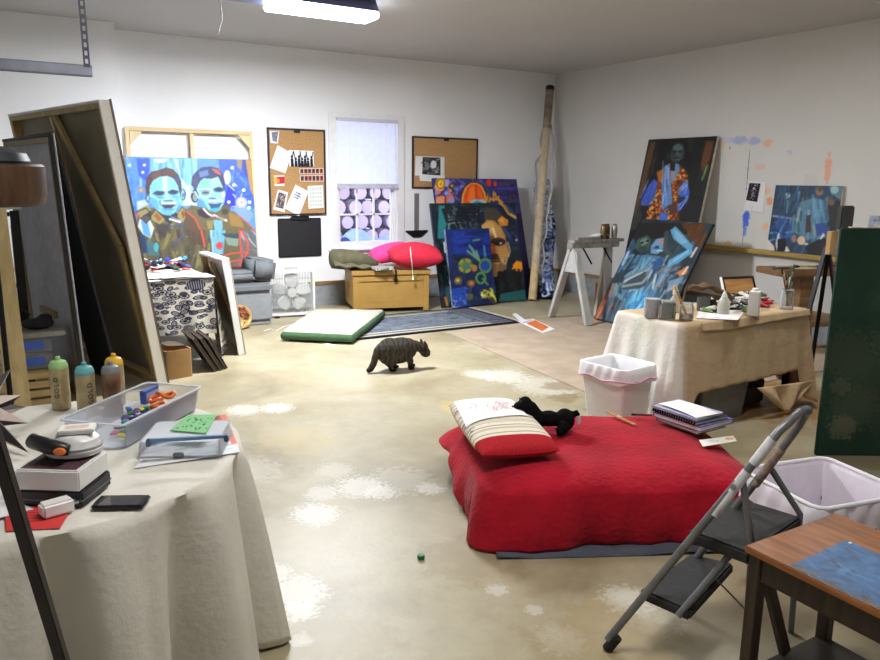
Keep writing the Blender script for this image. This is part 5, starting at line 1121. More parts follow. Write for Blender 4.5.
p = Mb @ Vector((bw_*.80, bd_*.60, .03)); t = thing('blue_box', 'small blue cardboard box in the far right corner of the clear bin', 'box', p, bn.rotation_euler.z+.05)
b = MB(); b.box(-.055, .035, -.012, .012, 0, .05, .002); b.build('box_body', mat('box_blue', (70, 96, 176), .5, var=.25, scale=40), t)
b = MB(); b.box(-.05, .03, -.0135, -.012, .012, .04); b.build('box_label', mat('box_label', (150, 170, 214), .5), t)
t = thing('orange_marker', 'orange marker lying behind the clear bin near the grey spray can', 'marker', fl(100, 404, Z+.012), .3)
b = MB(); b.tube([(-.04, 0, 0), (.03, 0, 0)], .011, 12); b.build('barrel', orng, t); b = MB(); b.tube([(.03, 0, 0), (.05, 0, 0)], [.009, .006], 12); b.build('tip', mat('black_plastic', (28, 28, 32), .4), t)
# clear flat case with stencil, right of the bin
c0, c1, c2, c3 = fl(136, 462, Z), fl(222, 460, Z), fl(238, 428, Z), fl(150, 436, Z)
P = Pic(90, 70, (226, 228, 232)); P.poly([(.02, 0), (.5, 0), (.55, .45), (.02, .5)], (60, 70, 110)); P.poly([(.4, 0), (.98, 0), (.95, .5), (.4, .5)], (150, 90, 60)).strokes(40, (.4, .05, .95, .5), [(196, 120, 70), (110, 70, 60), (206, 150, 110)], (.1, .2), (.03, .06)); P.strokes(20, (.05, .6, .95, .95), [(190, 206, 226), (206, 210, 220), (170, 190, 216)], (.1, .3), (.02, .05), (-.2, .2)); P.poly([(.9, .0), (1, 0), (1, .8), (.94, .8)], (220, 130, 120))
paper('printed_folder', 'clear folder of printed sheets lying on the round table under the green stencil', [fl(160, 428, Z+.002), fl(226, 414, Z+.002), fl(240, 452, Z+.002), fl(134, 468, Z+.002)], P, 'folder', None, .002)
g = MB(); P = Pic(80, 50, (126, 190, 132))
for _ in range(34): P.ell(rng.uniform(.06, .94), rng.uniform(.08, .92), rng.uniform(.012, .03), rng.uniform(.02, .05), (24, 70, 44), rng.uniform(0, 3))
zs = Z+.057; paper('green_stencil', 'pale green stencil card with dark cut dots lying on the clear case', [fl(187, 415, zs), fl(217, 414, zs), fl(206, 433, zs), fl(170, 430, zs)], P, 'stencil', None, .002)
t = thing('blue_ruler', 'long thin blue ruler bar lying across the clear case on the round table', 'ruler', fl(146, 441, Z+.07)); d = fl(226, 436, Z+.07)-fl(146, 441, Z+.07)
b = MB(); b.bar((0, 0, 0), d, .016, .01, bev=.002); b.build('bar', mat('steel_blue', (96, 130, 170), .35, .3), t)
b = MB()
for k_ in (0, 1): b.bar(d*k_*.97+Vector((0, 0, -.006)), d*k_*.97+d.normalized()*.014+Vector((0, 0, -.006)), .022, .022, bev=.003)
b.build('end_cap', mat('steel_navy', (60, 84, 122), .4), t)
lid = thing('clear_case', 'shallow clear plastic case lid over printed sheets at the right of the round table', 'case', (c0+c1+c2+c3)/4, math.atan2((c1-c0).y, (c1-c0).x))
w_, d_ = (c1-c0).length/2, ((c3-c0).length)/2*.95
b = MB(); tray(b, w_, d_, .05, .003, .008); b.xf(Matrix.Translation((0, 0, .052)) @ Matrix.Scale(-1, 4, (0, 0, 1))); b.build('lid_shell', clearmat('case_plastic', (230, 234, 240), .10, .12), lid)
b = MB(); b.box(-.016, .016, -d_-.006, -d_+.002, .004, .02, .003); b.build('latch', mat('latch_grey', (120, 126, 136), .4), lid)
# boxes with gadget
wz0, wz1, wz2 = Z, Z+.046, Z+.104
f0, f1, f2 = fl(14, 469, wz2), fl(78, 471, wz2), fl(111, 450, wz2)
ux = (f1-f0); uy = (f2-f1); rzb = math.atan2(ux.y, ux.x); w_ = ux.length; d_ = abs(uy.cross(ux.normalized()).length)
print('wbox', w_, d_)
cb = (f0+f1)/2+Vector((-math.sin(rzb), math.cos(rzb), 0))*d_/2
t = thing('black_box', 'flat black box under the white box on the round table', 'box', (cb.x+.004, cb.y, wz0), rzb)
b = MB(); b.box(-w_/2, w_/2, -d_/2, d_/2, .001, .044, .004); b.build('box_body', mat('black_card', (40, 40, 44), .5), t)
b = MB(); b.box(-w_/2-.001, w_/2+.0015, -d_/2-.0015, d_/2, .017, .021); b.build('lid_seam', mat('black_seam', (92, 92, 98), .4), t)
t = thing('white_box', 'white box with a dark red printed top stacked on the black box', 'box', (cb.x, cb.y, wz1), rzb)
b = MB(); b.box(-w_/2, w_/2, -d_/2, d_/2, 0, .056, .004); b.build('box_body', mat('white_card', (226, 226, 224), .6, var=.03), t)
P = Pic(50, 40, (72, 46, 52)); P.strokes(60, (0, 0, 1, 1), [(60, 40, 46), (100, 66, 70), (50, 34, 40)], (.1, .3), (.03, .06)); pic_mesh('printed_top', P, lambda u, v: ((u-.5)*w_*.88, (.5-v)*d_*.88, .0575), PAPERM, t)
gc = fl(74, 447, wz2+.02)
t = thing('label_maker', 'rounded white gadget with a black grip and orange button on the white box', 'gadget', (gc.x, gc.y, wz2+.003), rzb+.1)
b = MB(); b.lathe([(.05, 0), (.068, .004), (.073, .018), (.068, .026), (.066, .028), (.064, .045), (.05, .058), (.02, .062)], n=36, sx=1.05, sy=.85); b.build('housing', mat('gadget_white', (222, 222, 224), .35, var=.03), t)
b = MB(); b.lathe([(.0735, .025), (.0742, .0265), (.0735, .028)], n=36, sx=1.05, sy=.85); b.build('seam', mat('gadget_seam', (150, 150, 154), .5), t)
b = MB(); b.tube([(-.10, -.012, .047), (-.085, -.045, .05), (-.04, -.068, .046), (.0, -.072, .038), (.018, -.068, .033)], [.014, .020, .021, .019, .015], 16); b.build('grip', mat('grip_black', (24, 24, 26), .35), t, ang=80)
b = MB(); b.lathe([(.012, 0), (.013, .003), (.009, .006)], (0, 0, 0), 18); b.xf(Matrix.Translation((.004, -.090, .037)) @ Matrix.Rotation(R(70), 4, 'X') @ Matrix.Diagonal((1.3, .8, 1, 1))); b.build('button', mat('button_orange', (226, 120, 60), .35), t)
P = Pic(50, 36, (226, 224, 216))
for i in range(4): P.line([(.15, .25+.16*i), (.85, .2+.16*i)], .06, [(214, 150, 50), (60, 60, 66), (190, 140, 60), (90, 60, 40)][i])
mp_ = fl(77, 428, wz2+.075); t = thing('match_card', 'small white card packet with brown and yellow lines on the white gadget', 'packet', (mp_.x, mp_.y, wz2+.066), rzb+.35)
b = MB(); b.box(-.045, .045, -.03, .03, 0, .012, .002); b.build('packet_body', mat('white_card', (226, 226, 224), .6, var=.03), t); pic_mesh('packet_print', P, lambda u, v: ((u-.5)*.078, (.5-v)*.048, .0126), PAPERM, t)
# phone, charger, papers
q0, q1, q2, q3 = fl(90, 512, Z), fl(144, 511, Z), fl(150, 496.5, Z), fl(101, 497, Z); pc_ = (q0+q1+q2+q3)/4; px_ = q1-q0
t = thing('smartphone', 'black smartphone lying face up near the front edge of the round table', 'phone', (pc_.x, pc_.y, Z), math.atan2(px_.y, px_.x))
b = MB(); b.box(-px_.length/2, px_.length/2, -.036, .036, 0, .011, .005, 3); b.build('case', mat('phone_black', (20, 20, 24), .3), t)
b = MB(); b.box(-px_.length/2+.016, px_.length/2-.016, -.031, .031, .0108, .0115); b.build('screen', mat('phone_screen', (52, 54, 60), .08, coat=.6), t)
P = Pic(50, 30, (206, 58, 58)); 
for i in range(4): P.line([(.2, .3+i*.12), (.6, .28+i*.12)], .03, (120, 30, 40))
paper('red_paper', 'red printed paper lying at the front left edge of the round table', [fl(4, 507, Z+.0015), fl(73, 506, Z+.0015), fl(60, 528, Z+.0015), fl(6, 531, Z+.0015)], P, 'paper')
P = Pic(30, 20, (214, 214, 218)); paper('white_paper', 'white paper corner overlapping the red paper on the round table', [fl(-20, 500, Z+.0035), fl(18, 501, Z+.0035), fl(34, 509, Z+.0035), fl(-16, 522, Z+.0035)], P, 'paper')
cc = fl(57, 513, Z+.004); t = thing('charger', 'small white charger cube on the red paper beside the phone', 'charger', (cc.x, cc.y, Z+.003), .25)
b = MB(); b.box(-.038, .038, -.022, .022, 0, .036, .006, 3); b.build('cube_body', mat('charger_white', (228, 226, 228), .35, var=.03), t)
b = MB()
for y in (-.008, .008): b.box(.038, .052, y-.001, y+.001, .015, .021)
b.build('prong', mat('prong_metal', (170, 170, 174), .3, .9), t)
# spiky star ornament at the left edge
sc0 = fl(-26, 424, Z+.05); t = thing('star_ornament', 'dark pointed star ornament with pale facets at the left edge of the round table', 'ornament', (sc0.x, sc0.y, Z+.09))
dkm = mat('star_dark', (46, 42, 42), .5, .3, .3); plm = mat('star_pale', (214, 198, 190), .6)
tips = [(fl(26, 407, Z+.085)-t.location), (fl(29, 423, Z+.05)-t.location), (fl(29, 453, Z+.01)-t.location), (fl(22, 395, Z+.13)-t.location)]
for a in range(5): tips.append(Vector((-.13*math.cos(a*.7), .11*math.sin(a*1.9), -.07+.045*a)))
for i, tp_ in enumerate(tips):
    d = tp_.normalized(); s1 = d.cross(Vector((0, 0, 1))).normalized()*.05; s2 = s1.cross(d).normalized()*.06
    b = MB(); b._add([s1, s2, -s1, -s2, tp_], [(0, 1, 4), (1, 2, 4)], 1); b._add([s1, s2, -s1, -s2, tp_], [(2, 3, 4), (3, 0, 4), (3, 2, 1, 0)], 0)
    b.build('point', [dkm, plm] if i % 2 else [plm, dkm], t, False)
# black tripod at the near left
ft = fl(132, 893); top = pl(-47, 300, 1, 1.25)
tr_ = thing('tripod', 'dark grey tripod leg slanting down in front of the white tablecloth at the near left', 'tripod', (top.x, top.y, 0))
dgm = mat('tripod_grey', (62, 60, 64), .45, .3)
for i, e_ in enumerate([ft, Vector((top.x-.6, top.y+.0, 0)), Vector((top.x-.12, top.y-.6, 0))]):
    b = MB(); a_ = Vector((0, 0, top.z)); e2_ = Vector((e_.x-top.x, e_.y-top.y, .01)); mid = a_.lerp(e2_, .56)
    b.bar(a_, mid, .022, .016, bev=.002); b.bar(mid-(e2_-a_)*.02, e2_, .015, .011, bev=.002); b.build('leg', dgm, tr_)
b = MB(); b.tube([(0, 0, top.z-.12), (0, 0, top.z+.12)], .022, 14); b.lathe([(.05, top.z+.0), (.05, top.z+.03)], n=18); b.build('hub', dgm, tr_)

# ------------------------------------------------------------------ left side behind the table
def lean_canvas(name, lab, A, Ht, e, L, th, edge, back, bars, front=None, brace=None, group=None, cat='canvas', bw=.06):
    """canvas seen from behind: A near bottom corner, Ht near edge vector, e direction along its bottom, th depth"""
    A, Ht, e = Vector(A), Vector(Ht), Vector(e).normalized(); n = e.cross(Ht).normalized()
    t = thing(name, lab, cat, A, group=group)
    def Q(s, k, d): return e*s+Ht*k+n*d
    def slab(s0, s1, k0, k1, d0, d1, nm, mt):
        b = MB(); b.hexa([Q(s0, k0, d0), Q(s1, k0, d0), Q(s1, k0, d1), Q(s0, k0, d1), Q(s0, k1, d0), Q(s1, k1, d0), Q(s1, k1, d1), Q(s0, k1, d1)], .002, 1); return b.build(nm, mt, t)
    slab(0, L, 0, 1, th-.012, th, 'canvas_sheet', back)
    f = bw/Ht.length
    slab(0, .022, 0, 1, 0, th-.0125, 'near_side', edge); slab(.0225, L, 1-.02/Ht.length, 1, 0, th-.0125, 'top_side', edge); k1_ = 1-.021/Ht.length
    for s0, s1, k0, k1, nm in [(.023, bw, f, 1-f, 'side_bar'), (L-bw, L, f, 1-f, 'side_bar'), (.023, L, 1-f, k1_, 'top_bar'), (.023, L, 0, f, 'bottom_bar')]: slab(s0, s1, k0, k1, .004, th-.0125, nm, bars)
    for x in (brace or []):
        b = MB(); b.bar(Q(x[0], x[1], th*.35), Q(x[2], x[3], th*.35), .05, .03, n); b.build('brace', bars, t)
    if front: slab(-.002, L+.002, -.001, 1.001, th, th+.004, 'painted_front', front)
    return t
cream_edge = mat('primed_edge', (242, 240, 236), .8, var=.02); backc = mat('raw_canvas_back', (150, 142, 122), .95, var=.1, scale=3); pine = wood('pine_bar', (158, 134, 88), (190, 164, 112), 4, 'Z')
lean_canvas('leaning_canvas', 'very large canvas seen from behind leaning at the left with white edges and pine braces', (1.01, 5.93, .0), (-.275, .0, 2.12), (-.25, .968, 0), 2.05, .085, cream_edge, backc, pine, mat('canvas_front_dark', (46, 44, 76), .5, var=.5, scale=3), [(1.0, .97, .25, .5), (1.05, .97, 1.05, .03), (.25, .5, .1, .03)])
A_ = fl(84, 402); T_ = pl(48, 133, 1, A_.y)
lean_canvas('framed_canvas', 'pale canvas back with a black edge leaning at the left inside the very large canvas', (A_.x, A_.y, 0), (T_.x-A_.x, 0, T_.z), (-.18, .98, 0), 1.35, .04, mat('black_edge', (26, 25, 28), .6), mat('pale_panel', (172, 174, 186), .8), wood('tan_bar', (120, 104, 74), (150, 132, 96), 4, 'Z'), None, [(.9, .3, .5, .3)], None, 'canvas')
A2 = Vector((.74, 6.05, 0)); T2_ = pl(52, 132, 1, 6.05)
b = MB(); d_ = Vector((-.12, .6, 0)); h_ = Vector((T2_.x-A2.x, 0, T2_.z)); th_ = Vector((.02, .003, 0))
b.hexa([A2, A2+d_, A2+d_+th_, A2+th_, A2+h_, A2+d_+h_, A2+d_+h_+th_, A2+h_+th_], .002, 1)
setp(b.build('black_hardboard', mat('black_board2', (24, 28, 34), .7), None), 'tall black board leaning against the back of the very large canvas', 'board')
# floor lamp with brown drum shade
lc = pl(-12, 185, 1, 3.75); lz0, lz1 = pl(0, 206, 1, 3.75).z, pl(0, 164, 1, 3.75).z; lr = pl(47, 185, 1, 3.75).x-lc.x
lamp = thing('floor_lamp', 'floor lamp with a brown wooden drum shade and black top at the left edge', 'floor lamp', (lc.x, lc.y, 0))
b = MB(); b.lathe([(.14, 0), (.14, .015), (.03, .03), (.014, .04)], n=28); b.build('base', mat('black_metal', (26, 26, 28), .4, .6), lamp)
b = MB(); b.tube([(0, 0, .03), (0, 0, lz0+.05)], .012, 12); b.build('pole', mat('black_metal', (26, 26, 28), .4, .6), lamp)
b = MB(); b.lathe([(lr*.8, lz0), (lr*.93, lz0+.008), (lr, lz0+.05), (lr, lz1-.01), (lr*.96, lz1)], n=48); shd = b.build('drum_shade', wood('shade_wood', (52, 34, 20), (88, 60, 34), 5, 'Z', .5), lamp)
b = MB(); b.lathe([(lr*.72, lz1-.002), (lr*.76, lz1+.012), (lr*.7, lz1+.045), (lr*.4, lz1+.07), (.01, lz1+.08)], n=40); b.build('cap', mat('lamp_cap', (44, 48, 54), .5), shd)
# plank, pallet, bins
p = pl(4, 300, 1, 4.3); b = MB(); b.hexa([(-.055, 0, 0), (.055, 0, 0), (.055, .035, 0), (-.055, .035, 0), (-.085, .3, 1.42), (.025, .3, 1.42), (.025, .335, 1.42), (-.085, .335, 1.42)], .003)
o = b.build('wooden_plank', wood('plank_pale', (176, 154, 104), (206, 184, 134), 5, 'Z')); o.location = (p.x+.03, 4.3, 0); setp(o, 'pale wooden plank standing upright at the far left behind the round table', 'plank')
pw = wood('pallet_wood', (160, 136, 92), (192, 168, 120), 5, 'X')
p = fl(36, 408); pt = thing('slatted_crate', 'low pale slatted wooden crate on the floor behind the round table', 'crate', (p.x, p.y, 0))
for i in range(4):
    b = MB(); b.box(-.26, .2, 0, .02, .01+i*.065, .058+i*.065, .003); b.build('front_slat', pw, pt)
b = MB()
for x in (-.26, .17): b.box(x, x+.03, .0201, .4, .0, .262)
b.box(-.229, .1695, .0201, .4, .245, .26); b.build('crate_body', pw, pt)
px0, px1 = pl(17, 370, 1, p.y+.1).x, pl(54, 370, 1, p.y+.1).x
for i, lab in enumerate(['lower clear drawer box with a blue label on the slatted crate', 'upper clear drawer box with a blue label stacked on the slatted crate']):
    z0 = .264+i*.115; t = thing('drawer_box', lab, 'box', ((px0+px1)/2, p.y+.05, z0), .02*i)
    w_ = (px1-px0)/2; b = MB(); b.box(-w_, w_, 0, .3, 0, .11, .006); b.build('box_body', mat('grey_plastic_clear', (112, 118, 130), .3, var=.3, scale=8), t)
    b = MB(); b.box(-w_*.5, w_*.55, -.004, -.0005, .03, .085, .001); b.build('label_strip', mat('label_blue', (52, 96, 196), .5), t)
    b = MB(); b.box(-w_-.006, w_+.006, -.006, .306, .1105, .1145, .001); b.build('lid', mat('lid_grey', (150, 156, 168), .4), t)
t = thing('grey_board', 'flat grey board lying across the two drawer boxes', 'board', ((px0+px1)/2+.05, p.y+.06, .496), .05)
b = MB(); b.box(-.2, .15, -.06, .26, 0, .035, .004); b.build('board_sheet', mat('grey_card', (136, 140, 134), .8, var=.15), t)
t = thing('black_bag', 'small black cloth bag slumped on the grey board', 'bag', ((px0+px1)/2+.04, p.y+.14, .542))
b = MB(); b.ell((0, 0, .03), (.11, .08, .04)); b.ell((.05, .02, .06), (.05, .05, .035)); organic(b, 'bag_body', mat('black_cloth', (24, 24, 28), .9, var=.3, bump=.4, bscale=20), t, .008, 6)
b = MB(); b.tube([(-.07, 0, .055), (-.04, 0, .10), (-.09, 0, .14)], .006, 8); b.build('strap', mat('black_cloth', (24, 24, 28), .9), t)
# white panel and black rack upright further back
p = pl(36, 300, 1, 7.2); wpn = thing('narrow_cabinet', 'narrow white cabinet with a dark slot standing at the far left', 'cabinet', (p.x, 7.2, 0))
b = MB(); b.box(-.13, .13, 0, .3, .02, pl(36, 226, 1, 7.2).z, .004); b.build('carcass', mat('cabinet_white', (206, 206, 202), .6), wpn)
b = MB(); zz = pl(36, 294, 1, 7.2).z; b.box(-.06, .10, -.006, -.0005, zz-.012, zz+.012); b.build('slot_handle', mat('black_metal', (26, 26, 28), .4, .6), wpn)
b = MB(); b.box(-.12, .12, .02, .28, 0, .0195); b.build('plinth', mat('black_metal', (26, 26, 28), .4, .6), wpn)
p = pl(23, 300, 1, 6.3); rk = thing('metal_rack', 'black metal rack upright with an orange clamp standing at the far left', 'rack', (p.x, 6.3, 0))
b = MB(); b.box(-.03, .03, 0, .03, 0, 1.34, .002); b.box(-.35, -.31, 0, .03, 0, 1.34, .002); b.build('upright', mat('black_metal', (26, 26, 28), .4, .6), rk)
for z in (.3, .78, 1.3): b = MB(); b.box(-.309, -.031, 0, .03, z, z+.03); b.build('crossbar', mat('black_metal', (26, 26, 28), .4, .6), rk)
b = MB(); zz = pl(17, 270, 1, 6.3).z; b.box(-.085, -.035, -.04, -.001, zz-.02, zz+.03, .008); b.build('clamp', mat('orange_plastic', (226, 112, 40), .4), rk)
b = MB(); b.box(-.12, .05, -.02, -.001, 1.35, 1.385, .003); b.build('top_bracket', mat('bracket_white', (206, 208, 214), .5), rk)

# ------------------------------------------------------------------ small side table with patterned cloth
LX0, LX1, LY0, LY1, LZ_ = .98, 1.66, 6.72, 7.55, .71
t = thing('folding_table', 'small dark legged table under a black and white patterned cloth', 'table', (0, 0, 0))
b = MB(); b.box(LX0+.005, LX1-.005, LY0+.005, LY1-.005, LZ_-.03, LZ_-.004, .004); b.build('tabletop', mat('dark_wood', (60, 42, 30), .6), t)
for x in (LX0+.05, LX1-.07):
    for y in (LY0+.04, LY1-.06):
        b = MB(); b.box(x-.015, x+.015, y-.015, y+.015, 0, LZ_-.031, .003); b.build('leg', mat('black_metal', (26, 26, 28), .4, .6), t)
def paisley():
    P = Pic(210, 260, (206, 200, 186)); nv = (52, 52, 72)
    for g_ in range(99):
        x, y, s = ((g_ % 9)+.5+rng.uniform(-.3, .3)+.5*((g_//9) % 2))/9, ((g_//9)+.5+rng.uniform(-.3, .3))/11, rng.uniform(.035, .06); k = rng.integers(4)
        if k == 0:
            P.ell(x, y, s, s*.8, nv, ring=.006).ell(x, y, s*.5, s*.4, nv)
            for a in range(8): P.ell(x+s*.75*math.cos(a*.785), y+s*.6*math.sin(a*.785), s*.14, s*.12, nv)
        elif k == 1:
            a = rng.uniform(0, 6.28); pts = [(x+math.cos(a+i*.2)*s*.2*i, y+math.sin(a+i*.2)*s*.16*i) for i in range(9)]; P.line(pts, .007, nv)
            for px_, py_ in pts[3::2]: P.ell(px_+.012, py_+.008, .013, .006, nv, a+.8).ell(px_-.012, py_-.008, .013, .006, nv, a-.8)
        elif k == 2:
            a = rng.uniform(0, 6.28); P.ell(x, y, s*1.1, s*.55, nv, a, ring=.007).ell(x, y, s*.7, s*.3, nv, a).line([(x-s*math.cos(a)*.6, y-s*math.sin(a)*.5), (x+s*math.cos(a)*.6, y+s*math.sin(a)*.5)], .006, (206, 200, 186))
        else:
            for r_ in (1, .66, .33): P.ell(x, y, s*r_, s*r_*.8, nv, ring=.005)
    for _ in range(5):
        x, y = rng.uniform(0, 1), rng.uniform(0, 1)
        for i in range(7): P.line([(x, y), (x+.08*math.cos(i*.25), y+.1*math.sin(.4+i*.25))], .008, nv)
    P.ell(.78, .1, .12, .1, nv)
    for i in range(9): P.line([(.66+i*.03, .02), (.68+i*.028, .17)], .005, (190, 186, 180))
    return P.grain(5)
pcl = thing('patterned_cloth', 'black and white paisley cloth hanging over the front of the small side table', 'cloth', (0, 0, 0))
def fcl(u, v):
    x = LX0-.03+u*(LX1-LX0+.03); hem = .25-.03*u
    return (x, LY0-.012-.012*math.sin(u*19)*v-.03*v, LZ_+.003-v*(LZ_-hem))
pic_mesh('front_drape', paisley(), fcl, CLOTHM, pcl, ang=80)
def rcl(u, v):
    hem = .02+.38*u; w = (.03+.10*math.sin(min(u*6, 1.57))*(1-u*.4))*v
    return (LX1+.004+w*1.12+.012*math.sin(u*14)*v, LY0-.012-.03*v*(1-u)+u*(LY1-LY0), LZ_+.003-v*(LZ_-hem))
q_ = pic_mesh('side_drape', paisley(), rcl, CLOTHM, pcl, ang=80)
P = Pic(30, 30, (206, 200, 186)); pic_mesh('top_cover', P, lambda u, v: (LX0-.03+u*(LX1-LX0+.034), LY1-v*(LY1-LY0+.012), LZ_+.003), CLOTHM, pcl)
# papers and paint on it
zt = LZ_+.0055
for i in range(7):
    P = Pic(40, 30, (226-4*(i % 3), 226-4*(i % 3), 226)); 
    if i in (5, 6): P.ell(.5+.2*(i-5), .6, .13, .16, (120, 116, 120)).ell(.5+.2*(i-5), .6, .09, .1, (70, 70, 80))
    x = 1.02+.10*(i % 4); y = LY0-.02+.05*(i % 3); a = random.uniform(-.12, .12); w_, d_ = .36, .30
    c = Vector((x+w_/2, y+d_/2, zt+.004*i)); e1 = Vector((math.cos(a), math.sin(a), 0)); e2 = Vector((-math.sin(a), math.cos(a), 0))
    paper('loose_sheet', 'white sheet in the untidy paper pile on the small side table', [c-e1*w_/2+e2*d_/2, c+e1*w_/2+e2*d_/2, c+e1*w_/2-e2*d_/2, c-e1*w_/2-e2*d_/2], P, 'paper', 'loose sheets on the side table', .002, .004)
zt2 = zt+.032
tubes = [(200, 40, 40), (40, 60, 170), (30, 30, 34), (60, 140, 190), (120, 40, 60), (220, 220, 214), (40, 110, 80), (150, 60, 50), (70, 50, 90), (80, 140, 200)]
tube_src = {}
def paint_tube(c, col, lab, group, rz, L=.12):
    t = thing('paint_tube', lab, 'paint tube', c, group=group, rot=(0, 0, rz)); key = (col, L)
    if key not in tube_src:
        nm = 'tube_%d_%d_%d' % col
        b = MB()
        b.sheet(lambda u, v: (-L/2+L*.82*u, (.019-.002*u)*math.cos(6.2832*v)*(1+.12*(1-u)), .017*(.12+.88*u**.6)*(1+math.sin(6.2832*v))+.001), 10, 14)
        o1 = b.build('tube_body', mat(nm, col, .35, .1, .2), t, ang=70)
        b = MB(); b.lathe([(.008, L*.31), (.0085, L*.5)], (0, 0, .017), 12, axis='X'); o2 = b.build('tube_cap', mat('tube_cap_white', (206, 204, 198), .5), t)
        tube_src[key] = (o1, o2)
    else:
        for s_ in tube_src[key]: c_ = s_.copy(); COL.objects.link(c_); c_.parent = t
    return t
for i in range(44):
    x = 1.0+.0125*i+random.uniform(-.015, .015); y = 7.10+random.uniform(-.02, .26)+.06*(i % 2)
    paint_tube((x, y, zt2+.001+.026*(i % 4)), tubes[i % 10], 'paint tube in the heap at the back of the small side table', 'paint tubes on the side table', random.uniform(0, 6))
lean_canvas('small_canvas', 'white edged canvas seen from behind leaning on the right side of the small side table', (1.845, 6.66, 0), (-.115, 0, .885), (-.03, 1, 0), .74, .07, mat('white_edge', (244, 244, 244), .7, var=.02), mat('canvas_back_grey', (176, 168, 150), .95), wood('pine_dark', (140, 112, 66), (170, 140, 92), 4, 'Z'), None, [(.5, .9, .12, .45)], None, 'canvas', .035)
p0, p1 = fl(150, 382), fl(189, 375)
t = thing('cardboard_box', 'plain brown cardboard box on the floor under the patterned cloth', 'box', ((p0.x+p1.x)/2+.075, p0.y, 0), math.atan2(p1.y-p0.y, p1.x-p0.x))
cbm = mat('cardboard', (176, 138, 92), .9, var=.06); b = MB(); tray(b, .11, .17, .235, .006, 0); b.xf(Matrix.Translation((0, .17, 0))); b.build('box_body', cbm, t)
b = MB(); b.hexa([(-.02, .16, .236), (.105, .1, .236), (.105, .33, .236), (-.02, .33, .236), (-.02, .16, .242), (.105, .1, .242), (.105, .33, .242), (-.02, .33, .242)]); b.build('flap', mat('cardboard_dark', (84, 72, 58), .9), t)
for i, (dx, lab) in enumerate([(0, 'dark wooden picture frame leaning under the side table, nearest the cardboard box'), (.055, 'middle one of three dark picture frames leaning under the side table'), (.11, 'outermost dark picture frame leaning under the side table, beside the white edged canvas')]):
    lean_canvas('picture_frame', lab, (1.50+dx*.85, 6.16+.02*i, 0), (-.16+.02*i, .05, .285-.01*i), (.0, 1, 0), .42, .03, wood('frame_dark', (58, 48, 38), (92, 78, 60), 5, 'Z'), mat('frame_back', (66, 58, 50), .9), wood('frame_dark', (58, 48, 38), (92, 78, 60), 5, 'Z'), None, None, None, 'picture frame', .03)
# ------------------------------------------------------------------ right wall
FRZ = -R(90)
# portrait in a patterned robe
S = Sketch((6.72, 6.42, .0145), FRZ, 1.04, 2.14, R(11.5), (20, 20, 22)); S.org(620, 135, 6.95)
S.strokes(90, (60, 40, 680, 640), [(24, 24, 26), (14, 14, 16), (32, 30, 28), (28, 34, 32)], (60, 200), (14, 40), (1.5, 1.9)).poly([(215, 50), (250, 50), (200, 260), (160, 420), (110, 560), (90, 560), (140, 360)], (92, 66, 40)).strokes(20, (110, 60, 240, 560), [(110, 84, 54), (60, 46, 32), (90, 88, 70)], (60, 140), (8, 16), (1.75, 1.95)).poly([(600, 45), (650, 45), (620, 180), (570, 260), (560, 200)], (100, 60, 28)).line([(605, 215), (570, 310)], 20, (84, 120, 62)).line([(600, 225), (585, 270)], 8, (130, 160, 90)).poly([(60, 560), (140, 480), (160, 560), (110, 660), (40, 660)], (64, 66, 62), .7)
S.poly([(300, 235), (340, 195), (410, 205), (460, 250), (465, 310), (400, 420), (410, 620), (170, 620), (230, 470), (260, 330)], (112, 54, 22)).poly([(255, 260), (305, 232), (320, 300), (270, 330)], (176, 100, 30))
for _ in range(700):
    x, y = rng.uniform(180, 470), rng.uniform(235, 610)
    if x < 330-(y-235)*.32 and x < 250-(y-400)*.5: continue
    if y > 330 and x > 410: continue
    S.ell(x, y, rng.uniform(6, 11), rng.uniform(4, 7), [(228, 150, 40), (90, 36, 18), (196, 84, 30), (50, 26, 18), (236, 180, 80), (150, 60, 24)][rng.integers(6)], rng.uniform(0, 3))
S.poly([(205, 345), (240, 305), (262, 330), (250, 390), (200, 490), (145, 490), (150, 460)], (64, 92, 190)).strokes(16, (160, 330, 250, 470), [(100, 140, 220), (44, 60, 150)], (50, 90), (8, 14), (2.0, 2.3)).poly([(140, 490), (195, 490), (180, 560), (140, 530)], (30, 28, 32))
S.poly([(445, 315), (470, 330), (482, 400), (460, 470), (405, 535), (395, 500), (430, 440), (405, 420), (420, 370)], (62, 100, 204)).strokes(16, (420, 350, 475, 500), [(130, 170, 232), (44, 66, 160), (150, 186, 226)], (30, 70), (7, 12), (1.9, 2.4)).poly([(390, 440), (440, 425), (460, 440), (410, 480)], (44, 50, 64))
S.poly([(320, 225), (345, 195), (350, 300), (365, 460), (330, 530), (290, 520), (290, 340)], (96, 134, 196)).strokes(24, (295, 240, 350, 520), [(150, 180, 220), (70, 96, 160), (120, 150, 200)], (60, 130), (6, 12), (1.45, 1.75)).poly([(385, 195), (410, 205), (415, 250), (360, 340), (350, 300), (370, 250)], (110, 140, 190)).poly([(350, 200), (385, 200), (380, 250), (350, 250)], (28, 34, 36)).poly([(355, 250), (385, 255), (370, 320), (352, 300)], (150, 150, 160)).poly([(275, 545), (330, 540), (328, 600), (270, 600)], (70, 110, 200)).line([(310, 515), (350, 490), (390, 470)], 12, (60, 54, 56)).line([(320, 530), (370, 510)], 8, (40, 36, 38)).poly([(330, 490), (390, 470), (400, 540), (350, 545)], (84, 50, 30))
